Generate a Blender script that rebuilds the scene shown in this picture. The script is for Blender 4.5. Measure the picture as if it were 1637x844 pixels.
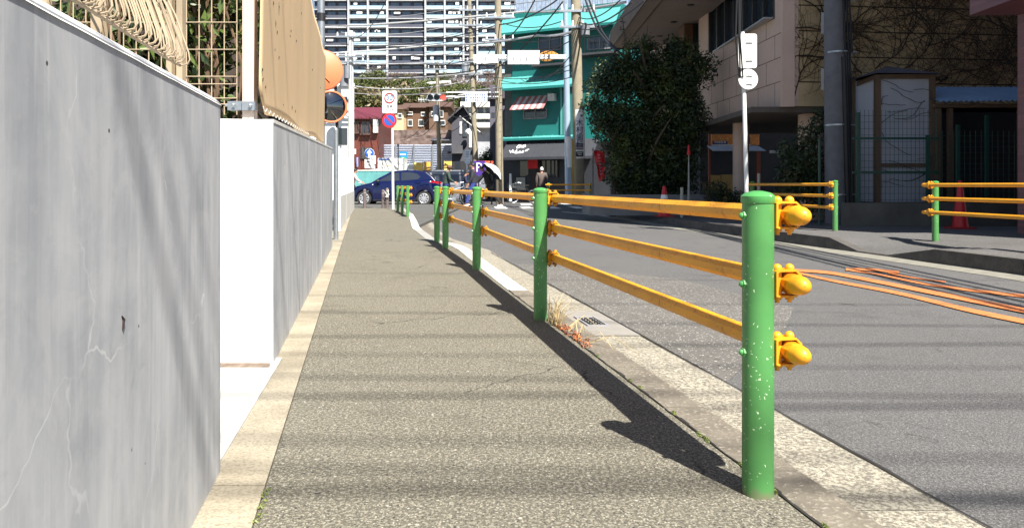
import bpy, bmesh, math, random
from mathutils import Vector, Matrix, noise
R = math.radians
random.seed(11)
scene = bpy.context.scene
for o in list(bpy.data.objects): bpy.data.objects.remove(o)
COL = scene.collection

# ---------------- camera ----------------
F, CX, HY, H = 1180.0, 818.5, 296.0, 0.815      # focal length in photo pixels, centre column, horizon row, eye height
cam_d = bpy.data.cameras.new('camera'); cam = bpy.data.objects.new('camera', cam_d); COL.objects.link(cam)
cam.location = (0, 0, H); cam.rotation_euler = (R(90), 0, 0)
cam_d.sensor_width = 36; cam_d.lens = F/1637*36; cam_d.shift_y = -(422-HY)/1637
cam_d.clip_start = 0.05; cam_d.clip_end = 3000
scene.camera = cam
# ---------------- world, sun, exposure ----------------
SUN = Vector((.302, -.555, .775)).normalized()
w = bpy.data.worlds.new("World"); scene.world = w; w.use_nodes = True
wn = w.node_tree; bg = wn.nodes['Background']
sk = wn.nodes.new('ShaderNodeTexSky'); sk.sky_type = 'NISHITA'; sk.sun_disc = False
sk.sun_elevation = math.asin(SUN.z); sk.sun_rotation = math.atan2(SUN.x, SUN.y)
sk.air_density = 1.0; sk.dust_density = 0.6; sk.ozone_density = 1.2
wn.links.new(sk.outputs[0], bg.inputs[0]); bg.inputs[1].default_value = 0.054
sl = bpy.data.lights.new('sun', 'SUN'); sl.energy = 5.0; sl.angle = R(0.5); sl.color = (1, .955, .88)
so = bpy.data.objects.new('sun', sl); COL.objects.link(so); so.rotation_euler = (-SUN).to_track_quat('-Z', 'Y').to_euler()
so.location = (5, -10, 20)
scene.view_settings.view_transform = 'Standard'; scene.view_settings.look = 'None'
scene.view_settings.exposure = 1.30; scene.view_settings.gamma = 1; scene.view_settings.use_curve_mapping = False

# ---------------- measuring helpers ----------------
K = (590-CX)/F                                   # the street runs towards column 590 of the photo
def P(px, py, d): return Vector(((px-CX)*d/F, d, H-(py-HY)*d/F))
def L(lat, d, z=0.0): return Vector((K*d+lat, d, z))
def Xp(px, d): return (px-CX)*d/F
def Zp(py, d): return H-(py-HY)*d/F
RZ = -.068; OZ = .09                             # road level, far pavement level

# ---------------- materials ----------------
def newmat(name):
    m = bpy.data.materials.new(name); m.use_nodes = True
    return m, m.node_tree, m.node_tree.nodes['Principled BSDF']
def nd(nt, t, **kw):
    n = nt.nodes.new(t)
    for k, v in kw.items():
        if k[0] == '_': setattr(n, k[1:], v)
        else:
            s = n.inputs[int(k[1:])] if k[0] == 'i' and k[1:].isdigit() else n.inputs[k]
            if isinstance(v, bpy.types.NodeSocket): nt.links.new(v, s)
            else: s.default_value = v
    return n
def c4(c): return (c[0], c[1], c[2], 1)
def coords(nt, scale=(1, 1, 1)):
    tc = nd(nt, 'ShaderNodeTexCoord'); mp = nd(nt, 'ShaderNodeMapping', i0=tc.outputs['Object'])
    mp.inputs[3].default_value = scale
    return mp.outputs[0]
def noi(nt, vec, s, det=4, rough=.55, dist=0):
    return nd(nt, 'ShaderNodeTexNoise', Vector=vec, Scale=s, Detail=det, Roughness=rough, Distortion=dist).outputs[0]
def ramp(nt, fac, a, b, lo=0., hi=1.):
    r = nd(nt, 'ShaderNodeMapRange', i0=fac, i1=a, i2=b, i3=lo, i4=hi); return r.outputs[0]
def mix(nt, fac, a, b, mode='MIX'):
    n = nt.nodes.new('ShaderNodeMix'); n.data_type = 'RGBA'; n.blend_type = mode
    for s, v in ((n.inputs[0], fac), (n.inputs[6], a), (n.inputs[7], b)):
        if isinstance(v, bpy.types.NodeSocket): nt.links.new(v, s)
        else: s.default_value = c4(v) if isinstance(v, tuple) else v
    return n.outputs[2]
def mth(nt, op, a, b=0.):
    n = nt.nodes.new('ShaderNodeMath'); n.operation = op
    for s, v in ((n.inputs[0], a), (n.inputs[1], b)):
        if isinstance(v, bpy.types.NodeSocket): nt.links.new(v, s)
        else: s.default_value = v
    return n.outputs[0]
def bump(nt, p, h, strength=.3, dist=.01):
    b = nd(nt, 'ShaderNodeBump', Height=h); b.inputs['Strength'].default_value = strength; b.inputs['Distance'].default_value = dist
    nt.links.new(b.outputs[0], p.inputs['Normal'])
MC = {}
def pm(name, col, rough=.6, metal=0., var=.18, scale=3., bmp=.0, streak=False, spec=None, col2=None):
    """plain procedural material: base colour broken up by two noises"""
    if name in MC: return MC[name]
    m, nt, p = newmat(name)
    v = coords(nt, (1, 1, .15) if streak else (1, 1, 1))
    n1 = noi(nt, v, scale, 5); n2 = noi(nt, v, scale*9, 3)
    d = tuple(x*(1-var) for x in col); l = tuple(min(1, x*(1+var)) for x in col)
    c = mix(nt, ramp(nt, n1, .3, .7), d, l)
    if col2: c = mix(nt, ramp(nt, n2, .55, .7), c, col2)
    else: c = mix(nt, ramp(nt, n2, .35, .75, 0, .35), c, tuple(x*(1-var*1.4) for x in col))
    nt.links.new(c, p.inputs['Base Color']); p.inputs['Roughness'].default_value = rough; p.inputs['Metallic'].default_value = metal
    if spec is not None: p.inputs['Specular IOR Level'].default_value = spec
    if bmp: bump(nt, p, n2, bmp, .01)
    MC[name] = m; return m

def asphalt(name, base, light, dark, scale, speck=.5, warm=None, crack=0., grit=None):
    m, nt, p = newmat(name); v = coords(nt)
    big = noi(nt, v, .7, 5); mid = noi(nt, v, 6, 5)
    c = mix(nt, ramp(nt, big, .3, .7), tuple(x*.84 for x in base), tuple(x*1.14 for x in base))
    c = mix(nt, ramp(nt, mid, .35, .7, 0, .5), c, warm or tuple(x*.82 for x in base))
    vo = nd(nt, 'ShaderNodeTexVoronoi', Vector=v, Scale=scale)
    vb = nd(nt, 'ShaderNodeSeparateColor', i0=vo.outputs['Color'])
    isl = ramp(nt, vb.outputs[0], 1-speck*.45, 1-speck*.45+.05); isd = ramp(nt, vb.outputs[1], 1-speck*.4, 1-speck*.4+.05)
    core = ramp(nt, vo.outputs['Distance'], .42, .30)
    c = mix(nt, mth(nt, 'MULTIPLY', isl, core), c, light); c = mix(nt, mth(nt, 'MULTIPLY', isd, core), c, dark)
    f = noi(nt, v, scale*2.2, 3); c = mix(nt, ramp(nt, f, .45, .62, 0, .6), c, tuple(x*.5 for x in base))
    vo2 = nd(nt, 'ShaderNodeTexVoronoi', Vector=v, Scale=scale*.45); v2 = nd(nt, 'ShaderNodeSeparateColor', i0=vo2.outputs['Color'])
    c = mix(nt, mth(nt, 'MULTIPLY', ramp(nt, v2.outputs[0], .93, .95), ramp(nt, vo2.outputs['Distance'], .3, .22)), c, light)
    c = mix(nt, mth(nt, 'MULTIPLY', ramp(nt, v2.outputs[1], .94, .96), ramp(nt, vo2.outputs['Distance'], .3, .22)), c, dark)
    if grit:
        g1 = noi(nt, v, 95, 3, .8); g2 = noi(nt, v, 160, 2, .6)
        c = mix(nt, ramp(nt, g1, .50, .56, 0, .75), c, grit); c = mix(nt, ramp(nt, g2, .44, .38, 0, .55), c, tuple(x*.42 for x in base))
    stain = noi(nt, v, 1.9, 6, .65, .4)
    c = mix(nt, ramp(nt, stain, .56, .68, 0, .42), c, tuple(x*.55 for x in base)); c = mix(nt, ramp(nt, stain, .42, .32, 0, .22), c, tuple(x*1.35 for x in base))
    if crack:
        dn = nd(nt, 'ShaderNodeTexNoise', Vector=v, Scale=4, Detail=5); sc = nd(nt, 'ShaderNodeVectorMath', _operation='SCALE', i0=dn.outputs[1]); sc.inputs['Scale'].default_value = .35
        dv = nd(nt, 'ShaderNodeVectorMath', i0=v, i1=sc.outputs[0]); ck = nd(nt, 'ShaderNodeTexVoronoi', _feature='DISTANCE_TO_EDGE', Vector=dv.outputs[0], Scale=.8)
        km = mth(nt, 'MULTIPLY', ramp(nt, ck.outputs['Distance'], .006, .002), ramp(nt, noi(nt, v, 1.3, 3), .53, .60)); c = mix(nt, mth(nt, 'MULTIPLY', km, crack), c, (.02, .018, .016))
    nt.links.new(c, p.inputs['Base Color']); p.inputs['Roughness'].default_value = .9; p.inputs['Specular IOR Level'].default_value = .25
    h = mth(nt, 'ADD', mth(nt, 'MULTIPLY', vo.outputs['Distance'], -1.0), mth(nt, 'MULTIPLY', f, .6))
    bump(nt, p, h, .45, .004)
    return m
M_PAVE = asphalt('pavement_asphalt', (.125, .115, .090), (.40, .38, .32), (.022, .023, .03), 125, .75, (.112, .101, .076), crack=.7, grit=(.285, .263, .200))
M_ROAD = asphalt('road_asphalt', (.100, .098, .097), (.27, .265, .25), (.04, .04, .042), 170, .9, (.086, .083, .081), crack=.5, grit=(.17, .167, .16))
M_COARSE = asphalt('coarse_asphalt', (.14, .132, .12), (.42, .41, .37), (.035, .035, .035), 75, .8)
M_GRND = asphalt('plain_ground', (.11, .108, .10), (.2, .2, .19), (.05, .05, .05), 40, .3)
def m_gutter():
    m, nt, p = newmat('exposed_aggregate'); v = coords(nt)
    n1 = noi(nt, v, 2.2, 5); n2 = noi(nt, v, 85, 3, .75)
    tc = nd(nt, 'ShaderNodeTexCoord'); sx = nd(nt, 'ShaderNodeSeparateXYZ', i0=tc.outputs['Object'])
    lat = mth(nt, 'ADD', mth(nt, 'SUBTRACT', sx.outputs[0], mth(nt, 'MULTIPLY', sx.outputs[1], K)), mth(nt, 'MULTIPLY', ramp(nt, n1, .3, .7), .13))
    c = mix(nt, ramp(nt, n2, .42, .60), (.12, .108, .085), (.40, .37, .29))
    c = mix(nt, ramp(nt, n1, .4, .75, 0, .4), c, (.2, .18, .14))
    c = mix(nt, ramp(nt, lat, 1.40, 1.30), c, mix(nt, ramp(nt, n2, .4, .65), (.105, .088, .068), (.19, .165, .13)))
    nt.links.new(c, p.inputs['Base Color']); p.inputs['Roughness'].default_value = .9
    bump(nt, p, n2, .5, .004); return m
M_GUT = m_gutter()
def m_strip():
    m, nt, p = newmat('old_concrete'); v = coords(nt)
    n1 = noi(nt, v, 3, 6, .6); n2 = noi(nt, v, 110, 3, .7); n3 = noi(nt, v, 1.1, 3)
    c = mix(nt, ramp(nt, n1, .3, .7), (.25, .215, .155), (.41, .365, .275))
    c = mix(nt, ramp(nt, n2, .45, .68, 0, .75), c, (.15, .125, .08)); c = mix(nt, ramp(nt, n3, .52, .68, 0, .55), c, (.13, .11, .08))
    nt.links.new(c, p.inputs['Base Color']); p.inputs['Roughness'].default_value = .9
    bump(nt, p, n2, .35, .003); return m
M_STRIP = m_strip()
def m_wall():
    m, nt, p = newmat('trowelled_render'); v = coords(nt); vs = coords(nt, (3.2, 3.2, .35))
    n1 = noi(nt, v, 2.2, 6, .62, .6); st = noi(nt, vs, 3, 5, .6, .4); fine = noi(nt, v, 45, 4, .6)
    c = mix(nt, ramp(nt, n1, .3, .7), (.31, .325, .345), (.455, .465, .48))
    c = mix(nt, ramp(nt, st, .48, .70, 0, .6), c, (.60, .60, .60)); c = mix(nt, ramp(nt, st, .46, .30, 0, .55), c, (.25, .265, .29))
    c = mix(nt, ramp(nt, fine, .55, .75, 0, .25), c, (.5, .5, .49))
    pt = noi(nt, v, 4.5, 9, .68, 1.2); c = mix(nt, ramp(nt, pt, .50, .60, 0, .26), c, (.54, .54, .53)); c = mix(nt, ramp(nt, noi(nt, v, 6.5, 8, .7, 1.0), .56, .66, 0, .18), c, (.215, .23, .255))
    dr = noi(nt, coords(nt, (14, 14, .55)), 2.2, 4, .6, .2); c = mix(nt, ramp(nt, dr, .56, .66, 0, .22), c, (.62, .62, .61)); c = mix(nt, ramp(nt, dr, .40, .30, 0, .16), c, (.22, .235, .255))
    dv = nd(nt, 'ShaderNodeVectorMath', i0=v, i1=(0, 0, 0)); dv.operation = 'ADD'
    dn = nd(nt, 'ShaderNodeTexNoise', Vector=v, Scale=2.5, Detail=5); sc = nd(nt, 'ShaderNodeVectorMath', i0=dn.outputs[1], i1=(.6, .6, .6)); sc.operation = 'MULTIPLY'
    nt.links.new(sc.outputs[0], dv.inputs[1])
    cr = nd(nt, 'ShaderNodeTexVoronoi', _feature='DISTANCE_TO_EDGE', Vector=dv.outputs[0], Scale=1.25)
    msk = mth(nt, 'MULTIPLY', ramp(nt, cr.outputs['Distance'], .005, .001), ramp(nt, noi(nt, v, 3.1, 3), .47, .6))
    c = mix(nt, mth(nt, 'MULTIPLY', msk, .5), c, (.70, .70, .69))
    sp = nd(nt, 'ShaderNodeTexVoronoi', Vector=v, Scale=26); spc = nd(nt, 'ShaderNodeSeparateColor', i0=sp.outputs['Color'])
    c = mix(nt, mth(nt, 'MULTIPLY', ramp(nt, spc.outputs[0], .99, .995), ramp(nt, sp.outputs['Distance'], .16, .10)), c, (.8, .8, .8))
    c = mix(nt, mth(nt, 'MULTIPLY', ramp(nt, spc.outputs[1], .975, .985), ramp(nt, sp.outputs['Distance'], .12, .08)), c, (.05, .05, .05))
    sx = nd(nt, 'ShaderNodeSeparateXYZ', i0=nd(nt, 'ShaderNodeTexCoord').outputs['Object'])
    foot = ramp(nt, mth(nt, 'ADD', sx.outputs[2], mth(nt, 'MULTIPLY', n1, .25)), .22, .10)
    c = mix(nt, mth(nt, 'MULTIPLY', foot, .6), c, (.44, .42, .36))
    nt.links.new(c, p.inputs['Base Color']); p.inputs['Roughness'].default_value = .75; p.inputs['Specular IOR Level'].default_value = .35
    bump(nt, p, mth(nt, 'ADD', n1, mth(nt, 'MULTIPLY', fine, .12)), .12, .012); return m
M_WALL = m_wall()
def m_paint(name, col, chip, amount=.5, rough=.35, rust=None, chipscale=95):
    m, nt, p = newmat(name); v = coords(nt)
    n1 = noi(nt, v, 5, 4); clus = noi(nt, v, 13, 2)
    c = mix(nt, ramp(nt, n1, .3, .7), tuple(x*.88 for x in col), tuple(min(1, x*1.1) for x in col))
    if rust:
        c = mix(nt, ramp(nt, noi(nt, v, 22, 6, .7), rust[2], rust[2]+.08, 0, rust[1]), c, rust[0])
    dsc = nd(nt, 'ShaderNodeVectorMath', _operation='SCALE', i0=nd(nt, 'ShaderNodeTexNoise', Vector=v, Scale=140, Detail=3).outputs[1]); dsc.inputs['Scale'].default_value = .016
    vo = nd(nt, 'ShaderNodeTexVoronoi', Vector=nd(nt, 'ShaderNodeVectorMath', i0=v, i1=dsc.outputs[0]).outputs[0], Scale=chipscale)
    vb = nd(nt, 'ShaderNodeSeparateColor', i0=vo.outputs['Color'])
    k = mth(nt, 'MULTIPLY', ramp(nt, mth(nt, 'ADD', vb.outputs[0], mth(nt, 'MULTIPLY', clus, 1.1)), 1.60-amount*.1, 1.62-amount*.1), ramp(nt, mth(nt, 'ADD', vo.outputs['Distance'], mth(nt, 'MULTIPLY', vb.outputs[1], .22)), .44, .36))
    c = mix(nt, ramp(nt, noi(nt, v, 3.2, 6, .7), .52, .70, 0, .30), c, tuple(x*.55 for x in col))
    c = mix(nt, k, c, chip)
    if not rust:
        oz_ = nd(nt, 'ShaderNodeSeparateXYZ', i0=nd(nt, 'ShaderNodeTexCoord').outputs['Object'])
        c = mix(nt, ramp(nt, mth(nt, 'ADD', oz_.outputs[2], mth(nt, 'MULTIPLY', noi(nt, v, 30, 4), .08)), .150, .118, 0, .75) if 'cap' not in name else 0., c, (.16, .13, .09))
    nt.links.new(c, p.inputs['Base Color']); p.inputs['Roughness'].default_value = rough
    bump(nt, p, noi(nt, v, 40, 3), .08, .002); return m
M_GREEN = m_paint('chipped_green_paint', (.070, .235, .066), (.55, .68, .46), 1.2, chipscale=150)
M_GCAP = m_paint('worn_green_cap', (.07, .28, .075), (.5, .62, .36), 1.6)
M_YEL = m_paint('yellow_paint', (.78, .34, .012), (.30, .12, .03), 1.2, .45, ((.36, .12, .03), .6, .56), 120)
M_RUST = m_paint('rusty_yellow_paint', (.80, .36, .012), (.10, .03, .015), 1.2, .5, ((.085, .022, .012), .95, .47))
M_WHITE = pm('white_paint', (.8, .8, .78), .5, var=.06, scale=4)
M_OFFW = pm('offwhite_concrete', (.62, .61, .57), .8, var=.10, scale=6, bmp=.2)
M_ROADW = pm('worn_road_paint', (.72, .71, .66), .7, var=.12, scale=12, col2=(.4, .39, .36))
M_ROADO = pm('orange_road_paint', (.56, .17, .045), .75, var=.25, scale=13, col2=(.17, .125, .10))
M_STEEL = pm('galvanised_steel', (.42, .45, .48), .38, .75, var=.15, scale=14)
M_BLACK = pm('black_plastic', (.015, .015, .017), .5, var=.2)
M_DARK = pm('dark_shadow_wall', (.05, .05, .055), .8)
M_CONC = pm('pole_concrete', (.27, .235, .165), .85, var=.16, scale=5, bmp=.15)
M_GCONC = pm('grey_concrete', (.26, .26, .27), .85, var=.14, scale=5, bmp=.15)
M_BEIGEF = pm('beige_coated_wire', (.42, .33, .22), .45, var=.08)
M_CABLE = pm('cable_black', (.02, .02, .022), .5, var=.1)
M_CABLEW = pm('cable_sunlit', (.5, .5, .5), .5, var=.1)  # pale colour stands in for sunlight on the brighter cables
def m_glass(name, col=(.03, .035, .045), rough=.06):
    if name in MC: return MC[name]
    m, nt, p = newmat(name); v = coords(nt); n = noi(nt, v, 1.5, 2)
    nt.links.new(mix(nt, n, tuple(x*.7 for x in col), tuple(x*1.4 for x in col)), p.inputs['Base Color'])
    p.inputs['Roughness'].default_value = rough; p.inputs['Specular IOR Level'].default_value = .9
    bump(nt, p, noi(nt, v, 2.5, 2), .03, .05); MC[name] = m; return m
M_GLASS = m_glass('window_glass')
def m_leaf(name, a, b, c3=None, rough=.5):
    m, nt, p = newmat(name)
    g = nd(nt, 'ShaderNodeNewGeometry'); v = coords(nt)
    c = mix(nt, g.outputs['Random Per Island'], a, b)
    if c3: c = mix(nt, ramp(nt, noi(nt, v, 2.2, 3), .52, .64), c, c3)
    nt.links.new(c, p.inputs['Base Color']); p.inputs['Roughness'].default_value = rough
    p.inputs['Transmission Weight'].default_value = 0
    return m

# ---------------- mesh builder ----------------
WL = {}                                           # world position of every object made
class MB:
    def __init__(s, M=None): s.v = []; s.f = []; s.m = []; s.M = M; s.mi = 0
    def add(s, vs, fs):
        b = len(s.v)
        s.v += [(s.M @ Vector(q)) if s.M else Vector(q) for q in vs]
        s.f += [tuple(b+i for i in f) for f in fs]; s.m += [s.mi]*len(fs); return s
    def box(s, x0, x1, y0, y1, z0, z1, b=0.0):
        if x1 < x0: x0, x1 = x1, x0
        return s.hexa([(x0,y0,z0),(x1,y0,z0),(x1,y1,z0),(x0,y1,z0),(x0,y0,z1),(x1,y0,z1),(x1,y1,z1),(x0,y1,z1)])
    def hexa(s, p): return s.add(p, [(0,3,2,1),(4,5,6,7),(0,1,5,4),(1,2,6,5),(2,3,7,6),(3,0,4,7)])
    def quad(s, *p): return s.add(p, [tuple(range(len(p)))])
    def prism(s, poly, a, b):
        """poly: list of Vectors; extruded from offset a to offset b (Vectors)"""
        n = len(poly); A = [Vector(q)+Vector(a) for q in poly]; B = [Vector(q)+Vector(b) for q in poly]
        return s.add(A+B, [tuple(range(n))[::-1], tuple(range(n, 2*n))]+[(i, (i+1) % n, n+(i+1) % n, n+i) for i in range(n)])
    def tube(s, pts, r, n=8, cap=True, closed=False):
        pts = [Vector(p) for p in pts]; m = len(pts); rs = r if isinstance(r, (list, tuple)) else [r]*m
        vs = []; fs = []; up = None
        for i, p in enumerate(pts):
            if closed: t = (pts[(i+1) % m]-pts[i-1])
            else: t = pts[min(i+1, m-1)]-pts[max(i-1, 0)]
            t = t.normalized() if t.length > 1e-9 else Vector((0, 0, 1))
            if up is None: up = t.orthogonal().normalized() if abs(t.z) > .95 or True and abs(t.z) > .95 else (Vector((0,0,1))-t*t.z).normalized()
            u = (up-t*up.dot(t))
            u = u.normalized() if u.length > 1e-6 else t.orthogonal().normalized()
            up = u; w_ = t.cross(u)
            vs += [p+(u*math.cos(2*math.pi*(k+.5)/n)+w_*math.sin(2*math.pi*(k+.5)/n))*rs[i] for k in range(n)]
        for i in range(m if closed else m-1):
            j = (i+1) % m
            fs += [(i*n+k, i*n+(k+1) % n, j*n+(k+1) % n, j*n+k) for k in range(n)]
        if cap and not closed: fs += [tuple(range(n))[::-1], tuple((m-1)*n+k for k in range(n))]
        return s.add(vs, fs)
    def cyl(s, a, b, r0, r1=None, n=16): return s.tube([a, b], [r0, r0 if r1 is None else r1], n)
    def ball(s, c, r, nu=12, nv=8, sc=(1, 1, 1)):
        c = Vector(c); vs = [c+Vector((0, 0, r*sc[2]))]
        for i in range(1, nv):
            t = math.pi*i/nv
            vs += [c+Vector((r*sc[0]*math.sin(t)*math.cos(2*math.pi*k/nu), r*sc[1]*math.sin(t)*math.sin(2*math.pi*k/nu), r*sc[2]*math.cos(t))) for k in range(nu)]
        vs.append(c-Vector((0, 0, r*sc[2]))); fs = []
        for k in range(nu):
            fs.append((0, 1+k, 1+(k+1) % nu)); fs.append((len(vs)-1, 1+(nv-2)*nu+(k+1) % nu, 1+(nv-2)*nu+k))
            for i in range(nv-2): a = 1+i*nu; fs.append((a+k, a+nu+k, a+nu+(k+1) % nu, a+(k+1) % nu))
        return s.add(vs, fs)
    def disc(s, c, nrm, r, th=.01, n=32, sx=1):
        c = Vector(c); nrm = Vector(nrm).normalized(); return s.cyl(c-nrm*th/2, c+nrm*th/2, r, n=n)
    def build(s, name, mat, parent=None, smooth=False, kind=None, bevel=0, origin=None):
        if not s.v: s.v = [Vector((0,0,0))]
        mn = Vector([min(v[i] for v in s.v) for i in range(3)]); mx = Vector([max(v[i] for v in s.v) for i in range(3)])
        c = Vector(origin) if origin is not None else Vector(((mn.x+mx.x)/2, (mn.y+mx.y)/2, mn.z))
        me = bpy.data.meshes.new(name); me.from_pydata([v-c for v in s.v], [], s.f)
        for m_ in (mat if isinstance(mat, (list, tuple)) else [mat]): me.materials.append(m_)
        if isinstance(mat, (list, tuple)) and len(mat) > 1: me.polygons.foreach_set('material_index', s.m)
        me.validate(); bm = bmesh.new(); bm.from_mesh(me); bmesh.ops.recalc_face_normals(bm, faces=bm.faces); bm.to_mesh(me); bm.free()
        if smooth:
            me.shade_smooth()
            try: me.set_sharp_from_angle(angle=R(40))
            except Exception: pass
        o = bpy.data.objects.new(name, me); COL.objects.link(o); WL[o.name] = c
        if parent is not None: o.parent = parent; o.location = c-WL[parent.name]
        else: o.location = c
        if bevel:
            bv = o.modifiers.new('bevel', 'BEVEL'); bv.width = bevel; bv.segments = 2; bv.limit_method = 'ANGLE'
        if kind: o['kind'] = kind
        return o
def tag(o, label, cat, group=None):
    o['label'] = label; o['category'] = cat
    if group: o['group'] = group
    return o
def thing(name, label, cat, loc, group=None):
    o = bpy.data.objects.new(name, None); COL.objects.link(o); o.empty_display_size = .2
    o.location = loc; WL[o.name] = Vector(loc); return tag(o, label, cat, group)
def dup(root, loc=None, rz=None, label=None, parent=None):
    c = root.copy(); COL.objects.link(c)
    if parent: c.parent = parent
    if loc is not None: c.location = loc
    if rz is not None: c.rotation_euler.z = rz
    if label: c['label'] = label
    for ch in root.children: dup(ch, parent=c)
    WL[c.name] = Vector(c.location)
    return c
_tc = {}
def text(mb, s, size, M, extrude=.002, space=1.0, line=1.0, vertical=False):
    """adds letters to a mesh builder; M places the text plane (x right, y up)"""
    cu = bpy.data.curves.new('lettering', 'FONT'); cu.body = '\n'.join(s) if vertical else s; cu.size = size; cu.align_x = 'CENTER'; cu.align_y = 'CENTER'
    cu.extrude = extrude; cu.space_character = space; cu.space_line = line; cu.resolution_u = 2
    o = bpy.data.objects.new('lettering', cu); COL.objects.link(o)
    dg = bpy.context.evaluated_depsgraph_get(); dg.update()
    me = bpy.data.meshes.new_from_object(o.evaluated_get(dg))
    mb.add([M @ v.co for v in me.vertices], [tuple(p.vertices) for p in me.polygons])
    bpy.data.objects.remove(o); bpy.data.curves.remove(cu); bpy.data.meshes.remove(me)
def face_cam(c, yaw=0):                           # text plane standing up, readable from the camera side, turned by yaw
    return Matrix.Translation(c) @ Matrix.Rotation(yaw, 4, 'Z') @ Matrix.Rotation(R(90), 4, 'X')
def leaves(mb, blobs, n, size, seed=0, flat=.5, hollow=.55):
    rnd = random.Random(seed)
    wts = [b[1][0]*b[1][1]*b[1][2] for b in blobs] if isinstance(blobs[0][1], tuple) else [b[1]**3 for b in blobs]
    V = []; Fs = []
    for i in range(n):
        c, r = rnd.choices(blobs, wts)[0]; r = r if isinstance(r, tuple) else (r, r, r)
        d = Vector((rnd.gauss(0, 1), rnd.gauss(0, 1), rnd.gauss(0, 1))).normalized()
        k = hollow+(1-hollow)*rnd.random()**.7
        k *= .82+.3*noise.noise(Vector(c)*1.3+d*1.9+Vector((seed, 0, 0)))*1.4+.1
        p = Vector(c)+Vector((d.x*r[0], d.y*r[1], d.z*r[2]))*k
        s = size*(.6+.8*rnd.random())
        nrm = (d*.6+Vector((rnd.gauss(0, 1), rnd.gauss(0, 1), rnd.gauss(0, 1)+.3))*flat).normalized()
        u = nrm.orthogonal().normalized(); a = rnd.random()*6.28; w_ = nrm.cross(u)
        e = u*math.cos(a)+w_*math.sin(a); g = nrm.cross(e)
        b = len(V); V += [p-e*s, p+g*s*.42+nrm*s*.12, p+e*s, p-g*s*.42+nrm*s*.12]
        Fs.append((b, b+1, b+2, b+3))
    mb.add(V, Fs)
def limb_tree(mb, base, top, r, n=7, spread=1.2, seed=0):
    rnd = random.Random(seed); base = Vector(base); top = Vector(top)
    mid = base.lerp(top, .5)+Vector((rnd.uniform(-.05, .05), rnd.uniform(-.05, .05), 0))*(top-base).length
    mb.tube([base, mid, top], [r, r*.7, r*.3], 8)
    for i in range(n):
        p = base.lerp(top, .35+.6*i/n); a = rnd.random()*6.28; q = p+Vector((math.cos(a), math.sin(a), rnd.uniform(.3, .9)))*spread*rnd.uniform(.6, 1)
        mb.tube([p, p.lerp(q, .5)+Vector((0, 0, .08*spread)), q], [r*.35, r*.22, r*.08], 5)
def wrot(yaw, o=(0, 0, 0)): return Matrix.Translation(Vector(o)) @ Matrix.Rotation(yaw, 4, 'Z')
# =====================================================================================
#                                   SETTING
# =====================================================================================
MB().quad((-500, -40, -.09), (500, -40, -.09), (500, 700, -.09), (-500, 700, -.09)).build('ground', M_GRND, kind='structure')
OPP = [(5.45, -4), (5.2, 5), (4.98, 7.2), (4.55, 9.4), (4.2, 11.2), (3.89, 13.06), (3.3, 17), (2.79, 21.06), (2.45, 25), (2.9, 27.6), (5, 28.4), (40, 28.6)]
def kerblat(d):
    pts = [(-4, 1.08), (5.9, 1.08), (9.3, 1.13), (10.2, 1.10), (10.9, .86), (14, .82), (17, .95), (20.7, 1.085), (26.4, 1.09)]
    for (a, la), (b, lb) in zip(pts, pts[1:]):
        if a <= d <= b: return la+(lb-la)*(d-a)/(b-a)
    return pts[-1][1]
ds = [-4, 0, 2, 4, 5.9]+[5.9+.6*i for i in range(1, 35)]; ds = [d for d in ds if d < 26.4]+[26.4]
poly = [L(kerblat(d)+.1, d, RZ) for d in ds]+[Vector((-60, 27.2, RZ)), Vector((-60, 42, RZ)), Vector((60, 42, RZ)), Vector((60, 28.6, RZ))]
poly += [Vector((x, d, RZ)) for x, d in OPP[::-1]]
MB().quad(*poly).build('road', M_ROAD, kind='structure')
# our pavement and the concrete strip by the wall
def striplat(d): return -.255-.012*max(0, d)
dd = [-4, 0, 2, 3, 4, 6, 8, 10, 12, 14, 16, 18, 20, 22, 24, 26.4]
m = MB(); fine = sorted(set(ds+dd))
m.quad(*([L(striplat(d), d, 0) for d in fine[::-1]]+[L(kerblat(d)-.004, d, 0) for d in fine])).build('pavement', M_PAVE, kind='structure')
m = MB(); a = -4.0
while a < 26.3:
    b = min(a+1.2, 26.4); lf = -.75
    m.hexa([L(lf, a, -.08), L(striplat(a)-.003, a, -.08), L(striplat(b)-.003, b-.008, -.08), L(lf, b-.008, -.08), L(lf, a, .004), L(striplat(a)-.003, a, .004), L(striplat(b)-.003, b-.008, .004), L(lf, b-.008, .004)]); a = b
m.build('pavement_edge_strip', M_STRIP, kind='structure')
m = MB(); m.hexa([L(-6, 1.2, -.05), L(-.44, 1.9, -.05), L(-.44, 3.45, -.05), L(-6, 3.45, -.05), L(-6, 1.2, .010), L(-.442, 1.9, .010), L(-.405, 3.45, .010), L(-6, 3.45, .010)])
m.build('entrance_slab', pm('pale_slab', (.43, .425, .40), .85, var=.14, scale=4, bmp=.2), kind='structure')
m = MB(); m.hexa([L(-.80, 3.262, .0105), L(-.442, 3.262, .0105), L(-.442, 3.2995, .0105), L(-.80, 3.2995, .0105), L(-.80, 3.285, .016), L(-.442, 3.285, .016), L(-.442, 3.2995, .022), L(-.80, 3.2995, .022)]); m.build('slab_dirt', pm('slab_dirt', (.16, .12, .09), .95, var=.4, scale=30), kind='structure')
MB().box(-40, K*6-.75, -4, 60, -.06, -.008).build('yard_ground', M_GRND, kind='structure')
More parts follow.
